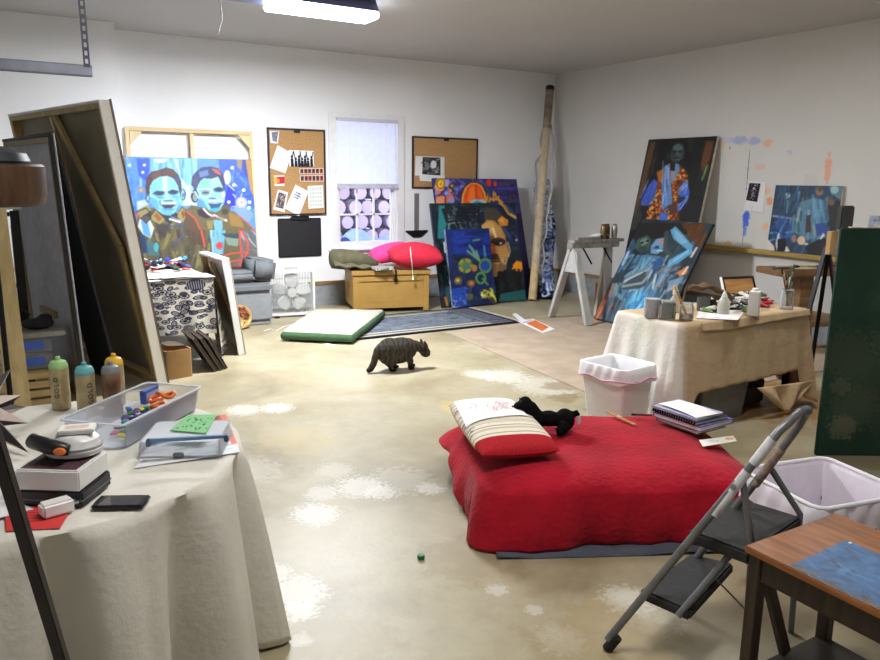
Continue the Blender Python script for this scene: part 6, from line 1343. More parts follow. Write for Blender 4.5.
S.poly([(345, 160), (360, 90), (390, 58), (430, 62), (448, 100), (440, 160), (410, 190), (365, 190)], (50, 62, 62)).poly([(370, 80), (410, 62), (440, 90), (420, 110), (375, 110)], (84, 104, 106)).poly([(410, 110), (440, 110), (430, 170), (400, 185)], (64, 82, 80)).ell(380, 120, 18, 7, (20, 22, 24)).ell(420, 118, 14, 7, (20, 22, 24)).poly([(392, 118), (405, 118), (408, 148), (388, 148)], (74, 92, 92)).ell(395, 162, 24, 7, (54, 36, 38)).ell(396, 172, 18, 5, (90, 96, 96)).ell(335, 150, 9, 22, (44, 52, 54))
sketch_painting('painting', 'tall dark portrait of a figure in a blue and orange robe on the right wall', S, edge=mat('pale_edge', (206, 200, 186), .7))
S = Sketch((5.98, 5.98, .0255), FRZ, 1.03, 1.33, R(31), (36, 50, 60)); S.org(590, 215, 5.74)
S.strokes(140, (40, 40, 660, 640), [(34, 46, 54), (46, 80, 104), (54, 66, 72), (24, 30, 36), (60, 100, 130)], (60, 160), (12, 30), (1.8, 2.4)).poly([(270, 45), (660, 50), (640, 140), (540, 110), (480, 60), (430, 130), (260, 150), (240, 110)], (30, 28, 28)).poly([(520, 45), (665, 55), (610, 180), (570, 120)], (84, 50, 24)).strokes(20, (540, 55, 650, 160), [(110, 66, 30), (50, 34, 22), (70, 44, 24)], (30, 80), (8, 18), (1.8, 2.4)).poly([(250, 55), (285, 25), (295, 30), (270, 65)], (222, 222, 220))
S.poly([(255, 190), (275, 140), (330, 115), (350, 140), (340, 200), (300, 220)], (60, 82, 74)).poly([(285, 150), (325, 130), (335, 160), (300, 180)], (104, 134, 120)).ell(300, 160, 10, 7, (24, 30, 30)).ell(330, 150, 9, 6, (24, 30, 30)).ell(305, 195, 26, 14, (44, 66, 56))
S.poly([(350, 180), (380, 140), (430, 130), (430, 180), (390, 225), (350, 220)], (104, 150, 188)).poly([(390, 145), (425, 140), (420, 170), (395, 165)], (166, 130, 126)).ell(385, 185, 14, 8, (40, 60, 90)).line([(360, 190), (410, 200)], 8, (60, 90, 130)).ell(400, 205, 20, 8, (150, 180, 206))
S.poly([(460, 90), (490, 65), (540, 120), (590, 180), (575, 215), (530, 180), (480, 140)], (90, 150, 188)).poly([(480, 80), (530, 120), (560, 160), (520, 170), (490, 130)], (120, 172, 204)).poly([(575, 190), (590, 215), (500, 280), (440, 300), (450, 260), (520, 220)], (84, 152, 196)).line([(560, 210), (470, 270)], 14, (130, 184, 212)).line([(440, 100), (430, 200), (470, 240)], 22, (60, 74, 74))
S.poly([(190, 195), (230, 185), (230, 230), (150, 340), (130, 330)], (80, 110, 160)).strokes(12, (150, 200, 230, 330), [(120, 156, 206), (44, 60, 90)], (60, 120), (7, 12), (2.0, 2.2))
S.poly([(270, 230), (340, 230), (420, 240), (440, 320), (360, 420), (300, 540), (190, 540), (180, 400), (230, 300)], (70, 116, 148)).strokes(70, (190, 240, 430, 520), [(120, 176, 206), (50, 84, 116), (150, 180, 190), (36, 50, 64), (96, 140, 160)], (40, 110), (9, 20), (1.8, 2.6)).poly([(170, 390), (280, 330), (380, 320), (300, 420), (190, 430)], (60, 72, 80)).line([(180, 400), (240, 350), (330, 300), (420, 270)], 20, (110, 130, 140)).line([(190, 410), (300, 390), (350, 330)], 14, (140, 150, 150)).line([(300, 330), (200, 380)], 9, (190, 196, 196)).poly([(350, 270), (420, 250), (410, 320), (360, 330)], (44, 80, 140)).line([(150, 400), (150, 450), (200, 490), (170, 540)], 22, (90, 150, 168)).poly([(220, 480), (330, 440), (310, 560), (200, 550)], (66, 150, 200)).strokes(20, (210, 450, 320, 560), [(90, 170, 214), (40, 90, 140), (130, 190, 216)], (40, 80), (8, 14), (1.8, 2.2))
S.poly([(360, 330), (430, 320), (400, 480), (330, 480)], (60, 100, 130)).strokes(30, (340, 310, 460, 470), [(150, 186, 206), (40, 56, 76), (110, 150, 180), (190, 190, 186)], (50, 110), (7, 13), (1.8, 2.2)).strokes(30, (380, 280, 560, 420), [(120, 130, 140), (60, 80, 100), (190, 150, 130), (40, 44, 54)], (30, 70), (8, 14), (2.2, 2.8)).poly([(500, 330), (560, 290), (550, 340), (510, 350)], (196, 120, 70)).line([(530, 340), (560, 300)], 10, (230, 206, 180)).line([(580, 240), (610, 190)], 12, (210, 196, 186)).poly([(450, 380), (540, 350), (520, 390), (440, 440)], (130, 160, 190), .8)
S.poly([(25, 600), (60, 500), (130, 390), (150, 400), (100, 520), (60, 610)], (150, 90, 56)).strokes(26, (30, 450, 120, 610), [(232, 120, 50), (206, 90, 40), (120, 80, 60), (80, 70, 70)], (40, 90), (8, 16), (1.9, 2.2)).strokes(30, (80, 420, 190, 620), [(90, 110, 126), (60, 76, 90), (120, 136, 146)], (80, 160), (10, 18), (1.9, 2.1)).line([(100, 625), (130, 632)], 14, (220, 130, 90))
sketch_painting('painting', 'large blue painting of embracing figures leaning in front of the dark robe portrait', S, edge=mat('dark_edge2', (36, 36, 42), .6, var=.6, scale=24))
# painting on the ledge
e0, e1 = pl(767, 249, 0, WX-.08), pl(833, 253, 0, WX-.08)
S = Sketch((WX-.085, (e0.y+e1.y)/2, LZ+.001), FRZ, abs(e0.y-e1.y), .69, R(4), (36, 60, 84)); S.org(760, 175, 7.33)
S.strokes(120, (60, 70, 640, 560), [(30, 56, 90), (46, 92, 126), (24, 36, 50), (60, 110, 136), (34, 70, 110)], (50, 130), (14, 34), (1.5, 2.1)).poly([(500, 70), (630, 75), (600, 190), (520, 140)], (84, 120, 136)).ell(545, 110, 30, 28, (150, 190, 196)).ell(205, 150, 26, 20, (160, 190, 206), -.6).ell(218, 78, 12, 8, (180, 200, 210)).strokes(30, (150, 80, 300, 240), [(80, 140, 170), (24, 40, 56), (50, 90, 130)], (40, 100), (8, 16), (1.5, 1.9))
S.line([(100, 300), (260, 325)], 18, (130, 140, 176)).line([(110, 345), (240, 340)], 12, (140, 160, 180)).strokes(30, (90, 340, 260, 480), [(40, 90, 170), (80, 140, 200), (30, 60, 120)], (40, 90), (14, 26))
S.poly([(300, 200), (400, 165), (470, 190), (500, 300), (480, 420), (430, 470), (330, 470), (250, 420), (270, 300)], (80, 130, 156)).poly([(380, 180), (460, 180), (480, 300), (390, 320)], (96, 150, 188)).strokes(46, (270, 190, 490, 460), [(110, 150, 176), (50, 80, 100), (90, 120, 130), (60, 96, 150), (130, 150, 156)], (50, 120), (10, 20), (1.4, 1.8)).poly([(340, 300), (370, 290), (375, 420), (335, 420)], (60, 50, 46)).ell(435, 120, 30, 34, (134, 108, 84)).ell(440, 105, 22, 16, (80, 70, 64)).poly([(500, 200), (580, 190), (610, 240), (600, 590), (540, 600), (510, 400)], (24, 24, 28)).ell(522, 200, 24, 26, (112, 80, 66)).poly([(400, 360), (480, 350), (500, 420), (420, 450)], (40, 74, 150)).line([(250, 300), (240, 420)], 16, (90, 130, 140))
S.poly([(430, 470), (600, 440), (600, 600), (360, 590), (330, 520)], (24, 26, 34)).ell(303, 480, 30, 32, (214, 186, 160)).ell(250, 465, 18, 30, (150, 120, 96)).ell(340, 505, 16, 8, (190, 200, 210)).poly([(435, 470), (460, 422), (478, 440), (450, 470)], (206, 214, 220)).poly([(50, 550), (60, 470), (105, 520), (110, 555)], (216, 208, 196)).poly([(115, 500), (135, 420), (148, 430), (125, 556)], (206, 206, 204)).poly([(130, 470), (190, 460), (190, 556), (130, 556)], (18, 18, 24)).poly([(180, 560), (195, 515), (222, 560)], (226, 218, 206)).ell(505, 580, 14, 12, (196, 200, 206))
sketch_painting('painting', 'blue painting of standing figures resting on the wooden wall ledge', S, t=.03, edge=mat('pale_edge', (206, 200, 186), .7))
P = Pic(40, 60, (150, 160, 176)); P.strokes(60, (0, 0, 1, 1), [(110, 120, 150), (190, 180, 180), (90, 100, 120), (206, 196, 190)], (.1, .3), (.04, .1)); pp = pl(874, 226, 0, WX-.08)
painting('painting', 'pale grey painting on the wall ledge cut by the right edge above the green board', (WX-.085, 3.9, LZ+.001), FRZ, .36, .42, R(4), P, .03)
# pinned photo and sheet on the wall
P = Pic(40, 60, (224, 224, 226)); P.strokes(6, (.2, .8, .8, .95), [(200, 200, 206)], (.1, .2), (.01, .02))
def rp_(px, x): return [pl(a, c, 0, x) for a, c in px]
paper('mounted_sheet', 'white paper sheet pinned to the right wall behind the small dark photo', rp_([(748.5, 181), (766, 182), (763, 213), (743.5, 210)], WX-.004), P, 'paper')
P = Pic(36, 54, (34, 28, 44)); P.strokes(18, (.25, .1, .75, .9), [(150, 150, 156), (210, 210, 210), (90, 84, 96)], (.06, .16), (.02, .05)); P.ell(.5, .3, .1, .08, (190, 186, 190)).ell(.5, .6, .12, .14, (120, 116, 124))
paper('pinned_picture', 'small dark photo print pinned on the white sheet on the right wall', rp_([(749.5, 183), (760.5, 183.5), (757, 202), (746, 200)], WX-.007), P, 'photo')

# ------------------------------------------------------------------ sawhorse by the right wall
gw = mat('grey_painted_wood', (178, 178, 174), .6, var=.1, scale=6); dw = mat('weathered_beam', (150, 144, 138), .7, var=.3, scale=14)
apx = pl(576, 246, 0, 5.66); TZs = apx.z
apx.y += .035; sh = thing('sawhorse', 'grey wooden sawhorse with splayed legs on the tan carpet near the corner', 'sawhorse', (5.66, apx.y, 0))
fa, fb_ = fl(543, 318), fl(583, 327)
print('sawhorse', TZs, apx.y, fa.y, fb_.y)
SL = .55
for x in (0, SL):
    for s_, fy in ((1, fa.y), (-1, fb_.y)):
        b = MB(); fy_ = fy if x == 0 else apx.y+(.16 if s_ > 0 else .01); b.bar((x, .03*s_ if x == 0 or s_ > 0 else .02, TZs-.03), (x, fy_-apx.y, .0066), .045, .09, (1, 0, 0), .003)
        for v in b.bm.verts:
            if v.co.z < .0066: v.co.z = .0066
        b.build('leg', gw, sh)
    b = MB(); y_ = (fa.y-fb_.y)/2*.42; z_ = TZs-.30
    if x: continue
    b.hexa([(x-.032, -y_, z_), (x-.024, -y_, z_), (x-.024, y_, z_), (x-.032, y_, z_), (x-.032, -.08, TZs-.06), (x-.024, -.08, TZs-.06), (x-.024, .08, TZs-.06), (x-.032, .08, TZs-.06)]); b.build('gusset', mat('gusset_grey', (186, 188, 188), .6), sh)
b = MB(); b.box(-.06, SL+.1, -.05, .05, TZs-.03, TZs+.03, .004); b.build('beam', dw, sh)
for x in (.12, SL-.12):
    b = MB(); b.bar((x, -.02, TZs-.03), (x+(.16 if x < .5 else -.16), .0, TZs-.22), .014, .014); b.build('brace', mat('black_metal', (26, 26, 28), .4, .6), sh)
zt = TZs+.031
t = thing('plank_board', 'rough grey board lying lengthwise along the sawhorse beam', 'board', (5.72, apx.y, zt))
b = MB(); b.box(-.10, .66, -.055, .055, 0, .035, .004); b.box(-.04, .3, -.045, .045, .035, .06, .004); b.build('board_body', mat('board_grey', (146, 142, 138), .8, var=.25, scale=20), t)
P = Pic(30, 30, (214, 214, 216)); P.poly([(.5, .4), (.8, .4), (.8, .8), (.5, .8)], (60, 50, 56)); c = Vector((6.08, apx.y+.02, zt+.068))
paper('white_rag', 'crumpled white sheet with a dark mark hanging over the sawhorse beam', [c+Vector((-.14, .05, 0)), c+Vector((.10, .05, .01)), c+Vector((.10, -.05, 0)), c+Vector((-.12, -.05, 0))], P, 'paper', None, .003, .02)
for x, col, lab in [(603, (128, 108, 74), 'brown spray can on the sawhorse, leftmost of three'), (608.5, (96, 70, 50), 'dark brown spray can in the middle of the three on the sawhorse'), (614, (166, 160, 152), 'silver spray can on the sawhorse, rightmost of three')]:
    p = pl(x, 238, 1, apx.y); t = thing('spray_can', lab, 'spray can', (p.x+.0, apx.y+(.0 if x != 608.5 else .03), zt+.036))
    b = MB(); b.lathe([(.031, 0), (.033, .004), (.033, .13), (.026, .145), (.02, .147)], n=24); b.build('can_body', mat('can_%d' % col[0], col, .35, .6, .2, 15), t)
    b = MB(); b.lathe([(.024, .147), (.024, .165), (.018, .168)], n=20); b.build('cap', mat('capd_%d' % col[0], tuple(int(v*.7) for v in col), .4), t)

t = thing('wooden_box', 'dark brown wooden box standing on the carpet behind the sawhorse', 'box', (6.44, 6.80, .0065), -R(8))
b = MB(); tray(b, .11, .09, .36, .012, 0); b.build('box_body', wood('box_brown', (78, 50, 30), (112, 76, 46), 5, 'Z'), t)
b = MB(); b.box(-.118, .118, -.098, .098, .361, .378, .003); b.build('lid', wood('box_lid', (130, 96, 56), (160, 124, 80), 5, 'X'), t)

# ------------------------------------------------------------------ work table under the drop cloth
WX0, WX1, WY0, WY1, WZ = 3.66, 4.98, 3.19, 3.76, .72
wt = thing('work_table', 'work table hidden under the beige canvas drop cloth', 'table', (0, 0, 0))
b = MB(); b.box(WX0+.01, WX1-.01, WY0+.01, WY1-.01, WZ-.035, WZ-.005, .004); b.build('tabletop', wood('table_ply', (150, 110, 70), (180, 140, 96)), wt)
for x in (WX0+.08, WX1-.08):
    for y in (WY0+.07, WY1-.07):
        b = MB(); b.box(x-.02, x+.02, y-.02, y+.02, 0, WZ-.036, .003); b.build('leg', mat('black_metal', (26, 26, 28), .4, .6), wt)
def dropcloth():
    b = MB(); L, D = (WX1-WX0)/2, (WY1-WY0)/2; nA = 240; rings = []; nI, nO = 6, 26
    for j in range(1, nI+nO+1):
        ring = []
        for i in range(nA):
            a = i/nA; (x, y), (nx, ny) = rrect(a, L, D, .03)
            if j <= nI: t = j/nI; ring.append((x*t*.998, y*t*.998, WZ+.001+.0015*math.sin(x*t*30+y*20))); continue
            t = (j-nI)/nO
            front = ny < -.5
            if nx < -.3: hem = .015                     # left end reaches the floor
            elif front: hem = .235+.10*((x+L)/(2*L))-.02*math.sin(x*3)+(-.24*max(0, (-x-L+.16)/.16) if x < -L+.16 else 0)-(.30*max(0, (x-L+.14)/.14) if x > L-.14 else 0)
            elif nx > .3: hem = .05+.2*((y+D)/(2*D))
            else: hem = .3
            hem = max(.012, hem)
            flare = .09*t**1.1 if nx < -.3 else (.05*t if front else .12*t)
            fold = .022*t*math.sin(a*150)+.012*t*math.sin(a*71+1)
            if front: fold *= .25
            corner = .09*t*(abs(nx*ny)*2)**.7
            g = .006+flare+fold+corner
            z = WZ-(WZ-hem)*t
            ring.append((x+nx*g, y+ny*g, z-.002))
        rings.append(ring)
    vs = [[b.bm.verts.new(p) for p in r] for r in rings]
    b.bm.faces.new(vs[0])
    for r0, r1 in zip(vs, vs[1:]):
        for i in range(nA): b.bm.faces.new((r0[i], r1[i], r1[(i+1) % nA], r0[(i+1) % nA]))
    mt, nt, bb = newmat('canvas_drop_cloth'); L_ = nt.links.new
    tc = N(nt, 'ShaderNodeTexCoord'); sp = N(nt, 'ShaderNodeSeparateXYZ'); L_(tc.outputs['Object'], sp.inputs[0])
    nz = N(nt, 'ShaderNodeTexNoise'); nz.inputs['Scale'].default_value = 3; nz.inputs['Detail'].default_value = 6; L_(tc.outputs['Object'], nz.inputs['Vector'])
    mr = N(nt, 'ShaderNodeMapRange'); mr.inputs['From Min'].default_value = -L-.02; mr.inputs['From Max'].default_value = -L+.07; L_(sp.outputs['X'], mr.inputs['Value'])
    m1 = N(nt, 'ShaderNodeMix', data_type='RGBA'); m1.inputs['A'].default_value = rgba((240, 236, 226)); m1.inputs['B'].default_value = rgba((204, 178, 144)); L_(mr.outputs[0], m1.inputs['Factor'])
    m2 = N(nt, 'ShaderNodeMix', data_type='RGBA', blend_type='MULTIPLY'); m2.inputs['Factor'].default_value = .18; L_(m1.outputs['Result'], m2.inputs['A']); L_(nz.outputs['Color'], m2.inputs['B']); L_(m2.outputs['Result'], bb.inputs['Base Color'])
    bb.inputs['Roughness'].default_value = .95
    n2 = N(nt, 'ShaderNodeTexNoise'); n2.inputs['Scale'].default_value = 24; n2.inputs['Detail'].default_value = 6; L_(tc.outputs['Object'], n2.inputs['Vector'])
    bp = N(nt, 'ShaderNodeBump'); bp.inputs['Strength'].default_value = .3; bp.inputs['Distance'].default_value = .02; L_(n2.outputs['Fac'], bp.inputs['Height']); L_(bp.outputs['Normal'], bb.inputs['Normal'])
    o = thing('drop_cloth', 'beige canvas drop cloth draped over the work table', 'drop cloth', ((WX0+WX1)/2, (WY0+WY1)/2, 0))
    q = b.build('cloth_drape', mt, o, True, 80); solid(q, .003, -1)
    c = MB(); c.sheet(lambda u, v: (-L+.18+u*(2*L-.19), -D-.0095-.012*v-.004*math.sin(u*9), WZ+.001-v*(.055+.012*math.sin(u*5))), 40, 6)
    q = c.build('folded_hem', mat('hem_cloth', (206, 180, 146), .95, bump=.2), o, True, 80); solid(q, .003, 1)
    oc_ = Vector(((WX0+WX1)/2, (WY0+WY1)/2, 0)); tl, tr, bt = pl(757, 388, 1, WY0-.075)-oc_, pl(817, 380, 1, WY0-.075)-oc_, pl(786, 411, 1, WY0-.10)-oc_
    bt.z = max(bt.z, .012)
    c = MB(); c.sheet(lambda u, v: tuple(tl.lerp(tr, u).lerp(bt+Vector(((u-.5)*.12, 0, .05*abs(u-.45))), v)+Vector((0, -.03*math.sin(u*12.5)*math.sin(v*2.6), 0))), 30, 14)
    q = c.build('hanging_corner', mat('hem_cloth', (206, 180, 146), .95, bump=.2), o, True, 80); solid(q, .003, 1)
dropcloth()
WZt = WZ+.0045
glass = clearmat('jar_glass', (216, 222, 222), .10, .06)
def jar(px, r, h, lab, mt, fill=None, fh=.5, name='glass_jar', z=WZt, lid=None, neck=True):
    p = fl(*px, z); t = thing(name, lab, 'jar', (p.x, p.y, z))
    b = MB(); b.lathe([(r*.9, 0), (r, .008), (r, h*.75), (r*.82, h*.88) if neck else (r*1.02, h*.88), (r*.84, h) if neck else (r*1.05, h), (r*.80, h) if neck else (r*1.0, h), (r*.78, h*.87) if neck else (r*.98, h*.86), (r*.95, h*.74), (r*.95, .01), (.001, .008)], n=24); b.build('jar_wall', mt, t)
    if fill: b = MB(); b.lathe([(r*.93, .0105), (r*.93, h*fh), (.001, h*fh)], n=24); b.build('contents', fill, t)
    b = MB(); b.lathe([(r*.9 if neck else r*1.07, h*.93), (r*.92 if neck else r*1.09, h*.955), (r*.9 if neck else r*1.07, h*.98)], n=24); b.build('rim_band', mt if lid is None else lid, t)
    return t
jar((651, 317), .048, .125, 'translucent grey plastic tub at the left corner of the work table', clearmat('tub_plastic', (206, 208, 212), .45, .3), mat('grey_water', (190, 192, 192), .3), .45, 'plastic_tub', neck=False)
jar((667, 319), .052, .125, 'dark grey glass jar of murky water second from left on the work table', glass, mat('murky_water', (118, 118, 108), .2), .85)
jar((686, 320), .044, .115, 'clear glass jar holding a wooden brush on the work table', glass, mat('pale_water', (190, 178, 156), .2), .35)
bq = fl(686, 320, WZt)
def brush(name, lab, a, c, wd, tipc, group=None, r=.005):
    a, c = Vector(a), Vector(c); t = thing(name, lab, 'paintbrush', a, group=group); d = c-a
    b = MB(); b.tube([(0, 0, 0), d*.3, d*.68], [r*.5, r*1.1, r*.8], 8); b.build('handle', wd, t)
    b = MB(); b.tube([d*.68, d*.82], [r*.9, r*1.25], 8); b.build('ferrule', mat('ferrule_metal', (170, 170, 172), .3, .9), t)
    b = MB(); b.tube([d*.82, d*.92, d], [r*1.25, r*1.5, r*.7], 8); b.build('bristles', tipc, t); return t
bw1 = wood('brush_wood', (176, 124, 66), (214, 166, 104), 8); tipp = mat('bristle_pale', (224, 200, 150), .9); tipd = mat('bristle_dark', (70, 56, 44), .9); hb = mat('handle_black', (36, 34, 36), .4); hg = mat('handle_green', (60, 110, 60), .4); ho = mat('handle_orange', (190, 96, 50), .4)
brush('paintbrush', 'wide wooden brush with a pale tip standing in the clear jar on the work table', (bq.x+.015, bq.y, WZt+.014), (bq.x-.075, bq.y+.05, WZt+.225), bw1, tipp, None, .009)
t = thing('glue_bottle', 'pale cream bottle standing between the jars on the work table', 'bottle', fl(680, 313, WZt)+Vector((0, .05, 0)))
b = MB(); b.lathe([(.03, 0), (.032, .006), (.032, .085), (.018, .11), (.016, .125)], n=20); b.build('bottle_body', mat('cream_plastic', (206, 196, 170), .5, var=.15), t); b = MB(); b.lathe([(.02, .122), (.02, .15), (.014, .155)], n=16); b.build('cap', mat('cap_cream', (222, 216, 196), .5), t)
jar((703, 311), .044, .10, 'dark grey cup standing behind the brush jar on the work table', mat('cup_grey', (84, 88, 92), .5), mat('cup_inside', (50, 52, 56), .6), .8, 'grey_cup', neck=False)
p = fl(703, 296, WZt+.10); t = thing('bark_tray', 'brown curled bark like tray lying behind the jars on the work table', 'tray', (p.x+.05, p.y-.02, WZt+.095), R(-28))
b = MB(); b.sheet(lambda u, v: ((u-.5)*.32, (v-.5)*.15*math.sin(.25+u*2.6), .045*math.sin(u*3.1)+.03*(2*v-1)**2-.07*(u-.5)+.008*math.sin(u*17)), 20, 8); solid(b.build('tray_shell', mat('bark_brown', (104, 80, 56), .8, var=.4, scale=20, bump=.3), t), .006)
b = MB(); b.box(-.04, .04, -.02, .02, -.089, -.02, .005); b.build('tray_foot', mat('dark_wood', (60, 42, 30), .6), t)
p = fl(723, 314, WZt); t = thing('squeeze_bottle', 'clear squeeze bottle with yellow liquid on the work table', 'bottle', (p.x, p.y, WZt))
b = MB(); b.lathe([(.038, 0), (.04, .006), (.04, .085), (.022, .112), (.018, .118)], n=22); b.build('bottle_body', clearmat('squeeze_plastic', (222, 222, 214), .6, .3), t)
b = MB(); b.lathe([(.037, .045), (.037, .062), (.001, .062)], n=22); b.build('liquid', mat('yellow_paint', (206, 180, 60), .4), t); b = MB(); b.lathe([(.02, .117), (.017, .13), (.006, .155), (.003, .16)], n=16); b.build('nozzle', mat('nozzle_white', (224, 222, 214), .5), t)
p = fl(757, 316, WZt); t = thing('white_carton', 'white carton with a small round cap on the front of the work table', 'carton', (p.x, p.y+.03, WZt), R(30))
b = MB(); b.box(-.045, .045, -.034, .034, 0, .165, .004); b.build('carton_body', mat('carton_white', (232, 230, 228), .5, var=.02), t); b = MB(); b.lathe([(.02, .1655), (.02, .182), (.016, .185)], (.0, 0, 0), 18); b.build('cap', mat('carton_cap', (236, 236, 236), .4, var=.02), t)
jb = jar((786, 309), .046, .145, 'tall glass jar full of brushes at the right end of the work table', glass, None, z=WZt)
jp = jb.location
for i, (dx, dy, h, hm, tm_) in enumerate([(-.07, .02, .30, ho, tipd), (-.03, .03, .27, bw1, tipp), (.0, .02, .24, hg, tipp), (.03, .03, .26, hb, tipd), (.05, .0, .23, bw1, tipd), (-.05, -.01, .25, hb, tipd), (.015, -.02, .32, hg, mat('bristle_green', (50, 100, 60), .9))]):
    brush('paintbrush', 'paintbrush standing in the tall glass jar on the work table', jp+Vector((-dx*.25, -dy*.25, .016+.002*i)), jp+Vector((dx, dy, h)), hm, tm_, 'brushes in the tall glass jar')
# leaning framed panel on the back of the table
a0, a1 = fl(729, 300, WZt), fl(763, 297, WZt)
d = (a1-a0); t = thing('framed_board', 'small brown board with a black frame leaning at the back of the work table', 'panel', (4.80, 3.60, WZt), rot=(-R(24), 0, R(-10)))
b = MB(); w_ = .15
for q in [(-w_, -w_+.016, 0, .2), (w_-.016, w_, 0, .2), (-w_+.016, w_-.016, 0, .014), (-w_+.016, w_-.016, .184, .2)]: b.box(q[0], q[1], 0, .02, q[2], q[3], .002)
b.build('frame', mat('frame_black', (34, 30, 36), .5), t); b = MB(); b.box(-w_+.0165, w_-.0165, .006, .014, .0145, .1835); b.build('panel_sheet', wood('panel_brown', (162, 116, 66), (196, 150, 94), 5), t); b = MB(); b.box(-w_-.006, -w_-.0005, .0, .022, .0, .2); b.build('white_side', mat('white_edge', (236, 236, 236), .7, var=.02), t)
# tubes on the table
wcols = [(222, 220, 214), (60, 110, 60), (206, 206, 200), (40, 60, 40), (190, 190, 180), (30, 30, 34), (120, 150, 70), (214, 210, 206), (90, 60, 110), (230, 228, 222)]
for i in range(34):
    px = rng.uniform(706, 752); py = rng.uniform(299, 310); p = fl(px, py, WZt)
    if p.y > WY1-.06: p = Vector((p.x, WY1-.07-.05*rng.random(), 0))
    if p.x > WX1-.08: continue
    if p.x > 4.55: p.y = min(p.y, WY1-.24)
    paint_tube((p.x, p.y, WZt+.001+.019*(i % 4)), wcols[i % 10], 'small white and green paint tube in the clutter on the work table', 'paint tubes on the work table', random.uniform(0, 6), .13)
for i in range(16):
    p = fl(704+i*1.0 if i < 8 else 733+(i-8)*1.9, 304+1.9*(i % 4), WZt+.02)
    paint_tube((p.x, p.y, WZt+.003+.017*(i % 3)), [(40, 60, 50), (226, 226, 222), (30, 30, 34), (110, 140, 60), (236, 234, 230), (70, 90, 150)][i % 6], 'small white and green paint tube in the clutter on the work table', 'paint tubes on the work table', random.uniform(0, 6), .09)
for i in range(6):
    p = fl(760+i*2.0, 305+(i % 3)*1.5, WZt); paint_tube((p.x+.04, min(p.y+.04, WY1-.05), WZt+.001+.017*(i % 2)), [(206, 60, 56), (190, 90, 70), (170, 40, 50)][i % 3], 'red paint tube heaped between the carton and the brush jar', 'red tubes on the work table', random.uniform(0, 6), .09)
P = Pic(50, 30, (226, 224, 224)); P.strokes(14, (.1, .1, .9, .9), [(190, 60, 90), (90, 70, 150), (200, 190, 200)], (.05, .15), (.03, .06)); paper('paint_sheet', 'white sheet with paint marks lying at the front of the work table', [fl(700, 308, WZt+.003), fl(745, 311, WZt+.003), fl(738, 320, WZt+.003), fl(696, 318, WZt+.003)], P, 'paper', None, .001)
P = Pic(40, 20, (40, 40, 44)); P.line([(.1, .5), (.9, .5)], .2, (190, 150, 90)); paper('palette_strip', 'dark narrow palette strip on the left middle of the work table', [fl(702, 301, WZt+.012), fl(706, 300, WZt+.012), fl(721, 310, WZt+.012), fl(716, 312, WZt+.012)], P, 'palette', None, .004)
# bins below
gbx = mat('grey_tote', (112, 112, 112), .5, var=.08)
t = thing('storage_tote', 'grey plastic storage tote under the front of the work table', 'tote', (4.18, 3.36, 0), R(0))
b = MB(); tray(b, .24, .16, .28, .005, .025); b.build('tote_body', gbx, t); b = MB(); rimring(b, .25, .17, .014, .262, .282); b.build('rim', gbx, t)
t = thing('black_case', 'black case lying under the work table beside the grey tote', 'case', (4.66, 3.46, 0))
b = MB(); b.box(-.16, .16, -.1, .16, .0, .2, .02); b.build('case_body', mat('black_plastic', (28, 28, 32), .4), t); b = MB(); b.tube([(-.05, -.101, .15), (-.05, -.13, .15), (.05, -.13, .15), (.05, -.101, .15)], .008, 8); b.build('handle', mat('black_metal', (26, 26, 28), .4, .6), t)

# white trash can with liner
tz = .47; k0, k1, k2, k3 = [fl(*p, tz) for p in ((583, 361), (604, 352), (650, 362), (638, 376))]
kc = (k0+k1+k2+k3)/4; kx = ((k2-k1)+(k3-k0)).normalized(); kw = ((k2-k1).length+(k3-k0).length)/4*.93; kd = ((k1-k0).length+(k2-k3).length)/4*.93
t = thing('trash_can', 'white square trash can with a white liner in front of the drop cloth', 'trash can', (kc.x, kc.y, 0), math.atan2(kx.y, kx.x))
print('trash', kw, kd, kc)
b = MB(); tray(b, kw*.95, kd*.95, tz-.01, .006, .05); b.build('can_body', mat('can_white', (234, 238, 240), .4, var=.03), t)
def liner(b, w, d, z0, z1, drop, amp):
    n = 120; rows = []
    for j, (g, z) in enumerate([(-.062, z0-.36), (-.036, z1-.15), (-.017, z1-.01), (.004, z1+.006), (.014, z1), (.018, z1-drop*.5), (.024, z1-drop)]):
        ring = []
        for i in range(n):
            (x, y), (nx, ny) = rrect(i/n, w, d, .04); f = amp*math.sin(i*.9+j)*(j >= 3)+amp*.6*math.sin(i*2.3+j*2)
            ring.append(b.bm.verts.new((x+nx*(g+f*.5), y+ny*(g+f*.5), z+f*.8*(j == 6)+(amp*2*math.sin(i*.21) if j == 6 else 0))))
        rows.append(ring)
    for r0, r1 in zip(rows, rows[1:]):
        for i in range(n): b.bm.faces.new((r0[i], r0[(i+1) % n], r1[(i+1) % n], r1[i]))
    return b
b = MB(); liner(b, kw*.95, kd*.95, tz, tz, .085, .006); b.build('liner_bag', mat('liner_white', (236, 236, 240), .5, var=.02), t, ang=80)
b = MB(); n = 90; b.tube([(lambda q: (q[0][0]+q[1][0]*.026, q[0][1]+q[1][1]*.026, tz-.075+.008*math.sin(i*.4)))(rrect(i/n, kw*.95, kd*.95, .04)) for i in range(n+1)], .0045, 6, cap=False); b.build('drawstring', mat('pink_string', (226, 170, 196), .6), t)

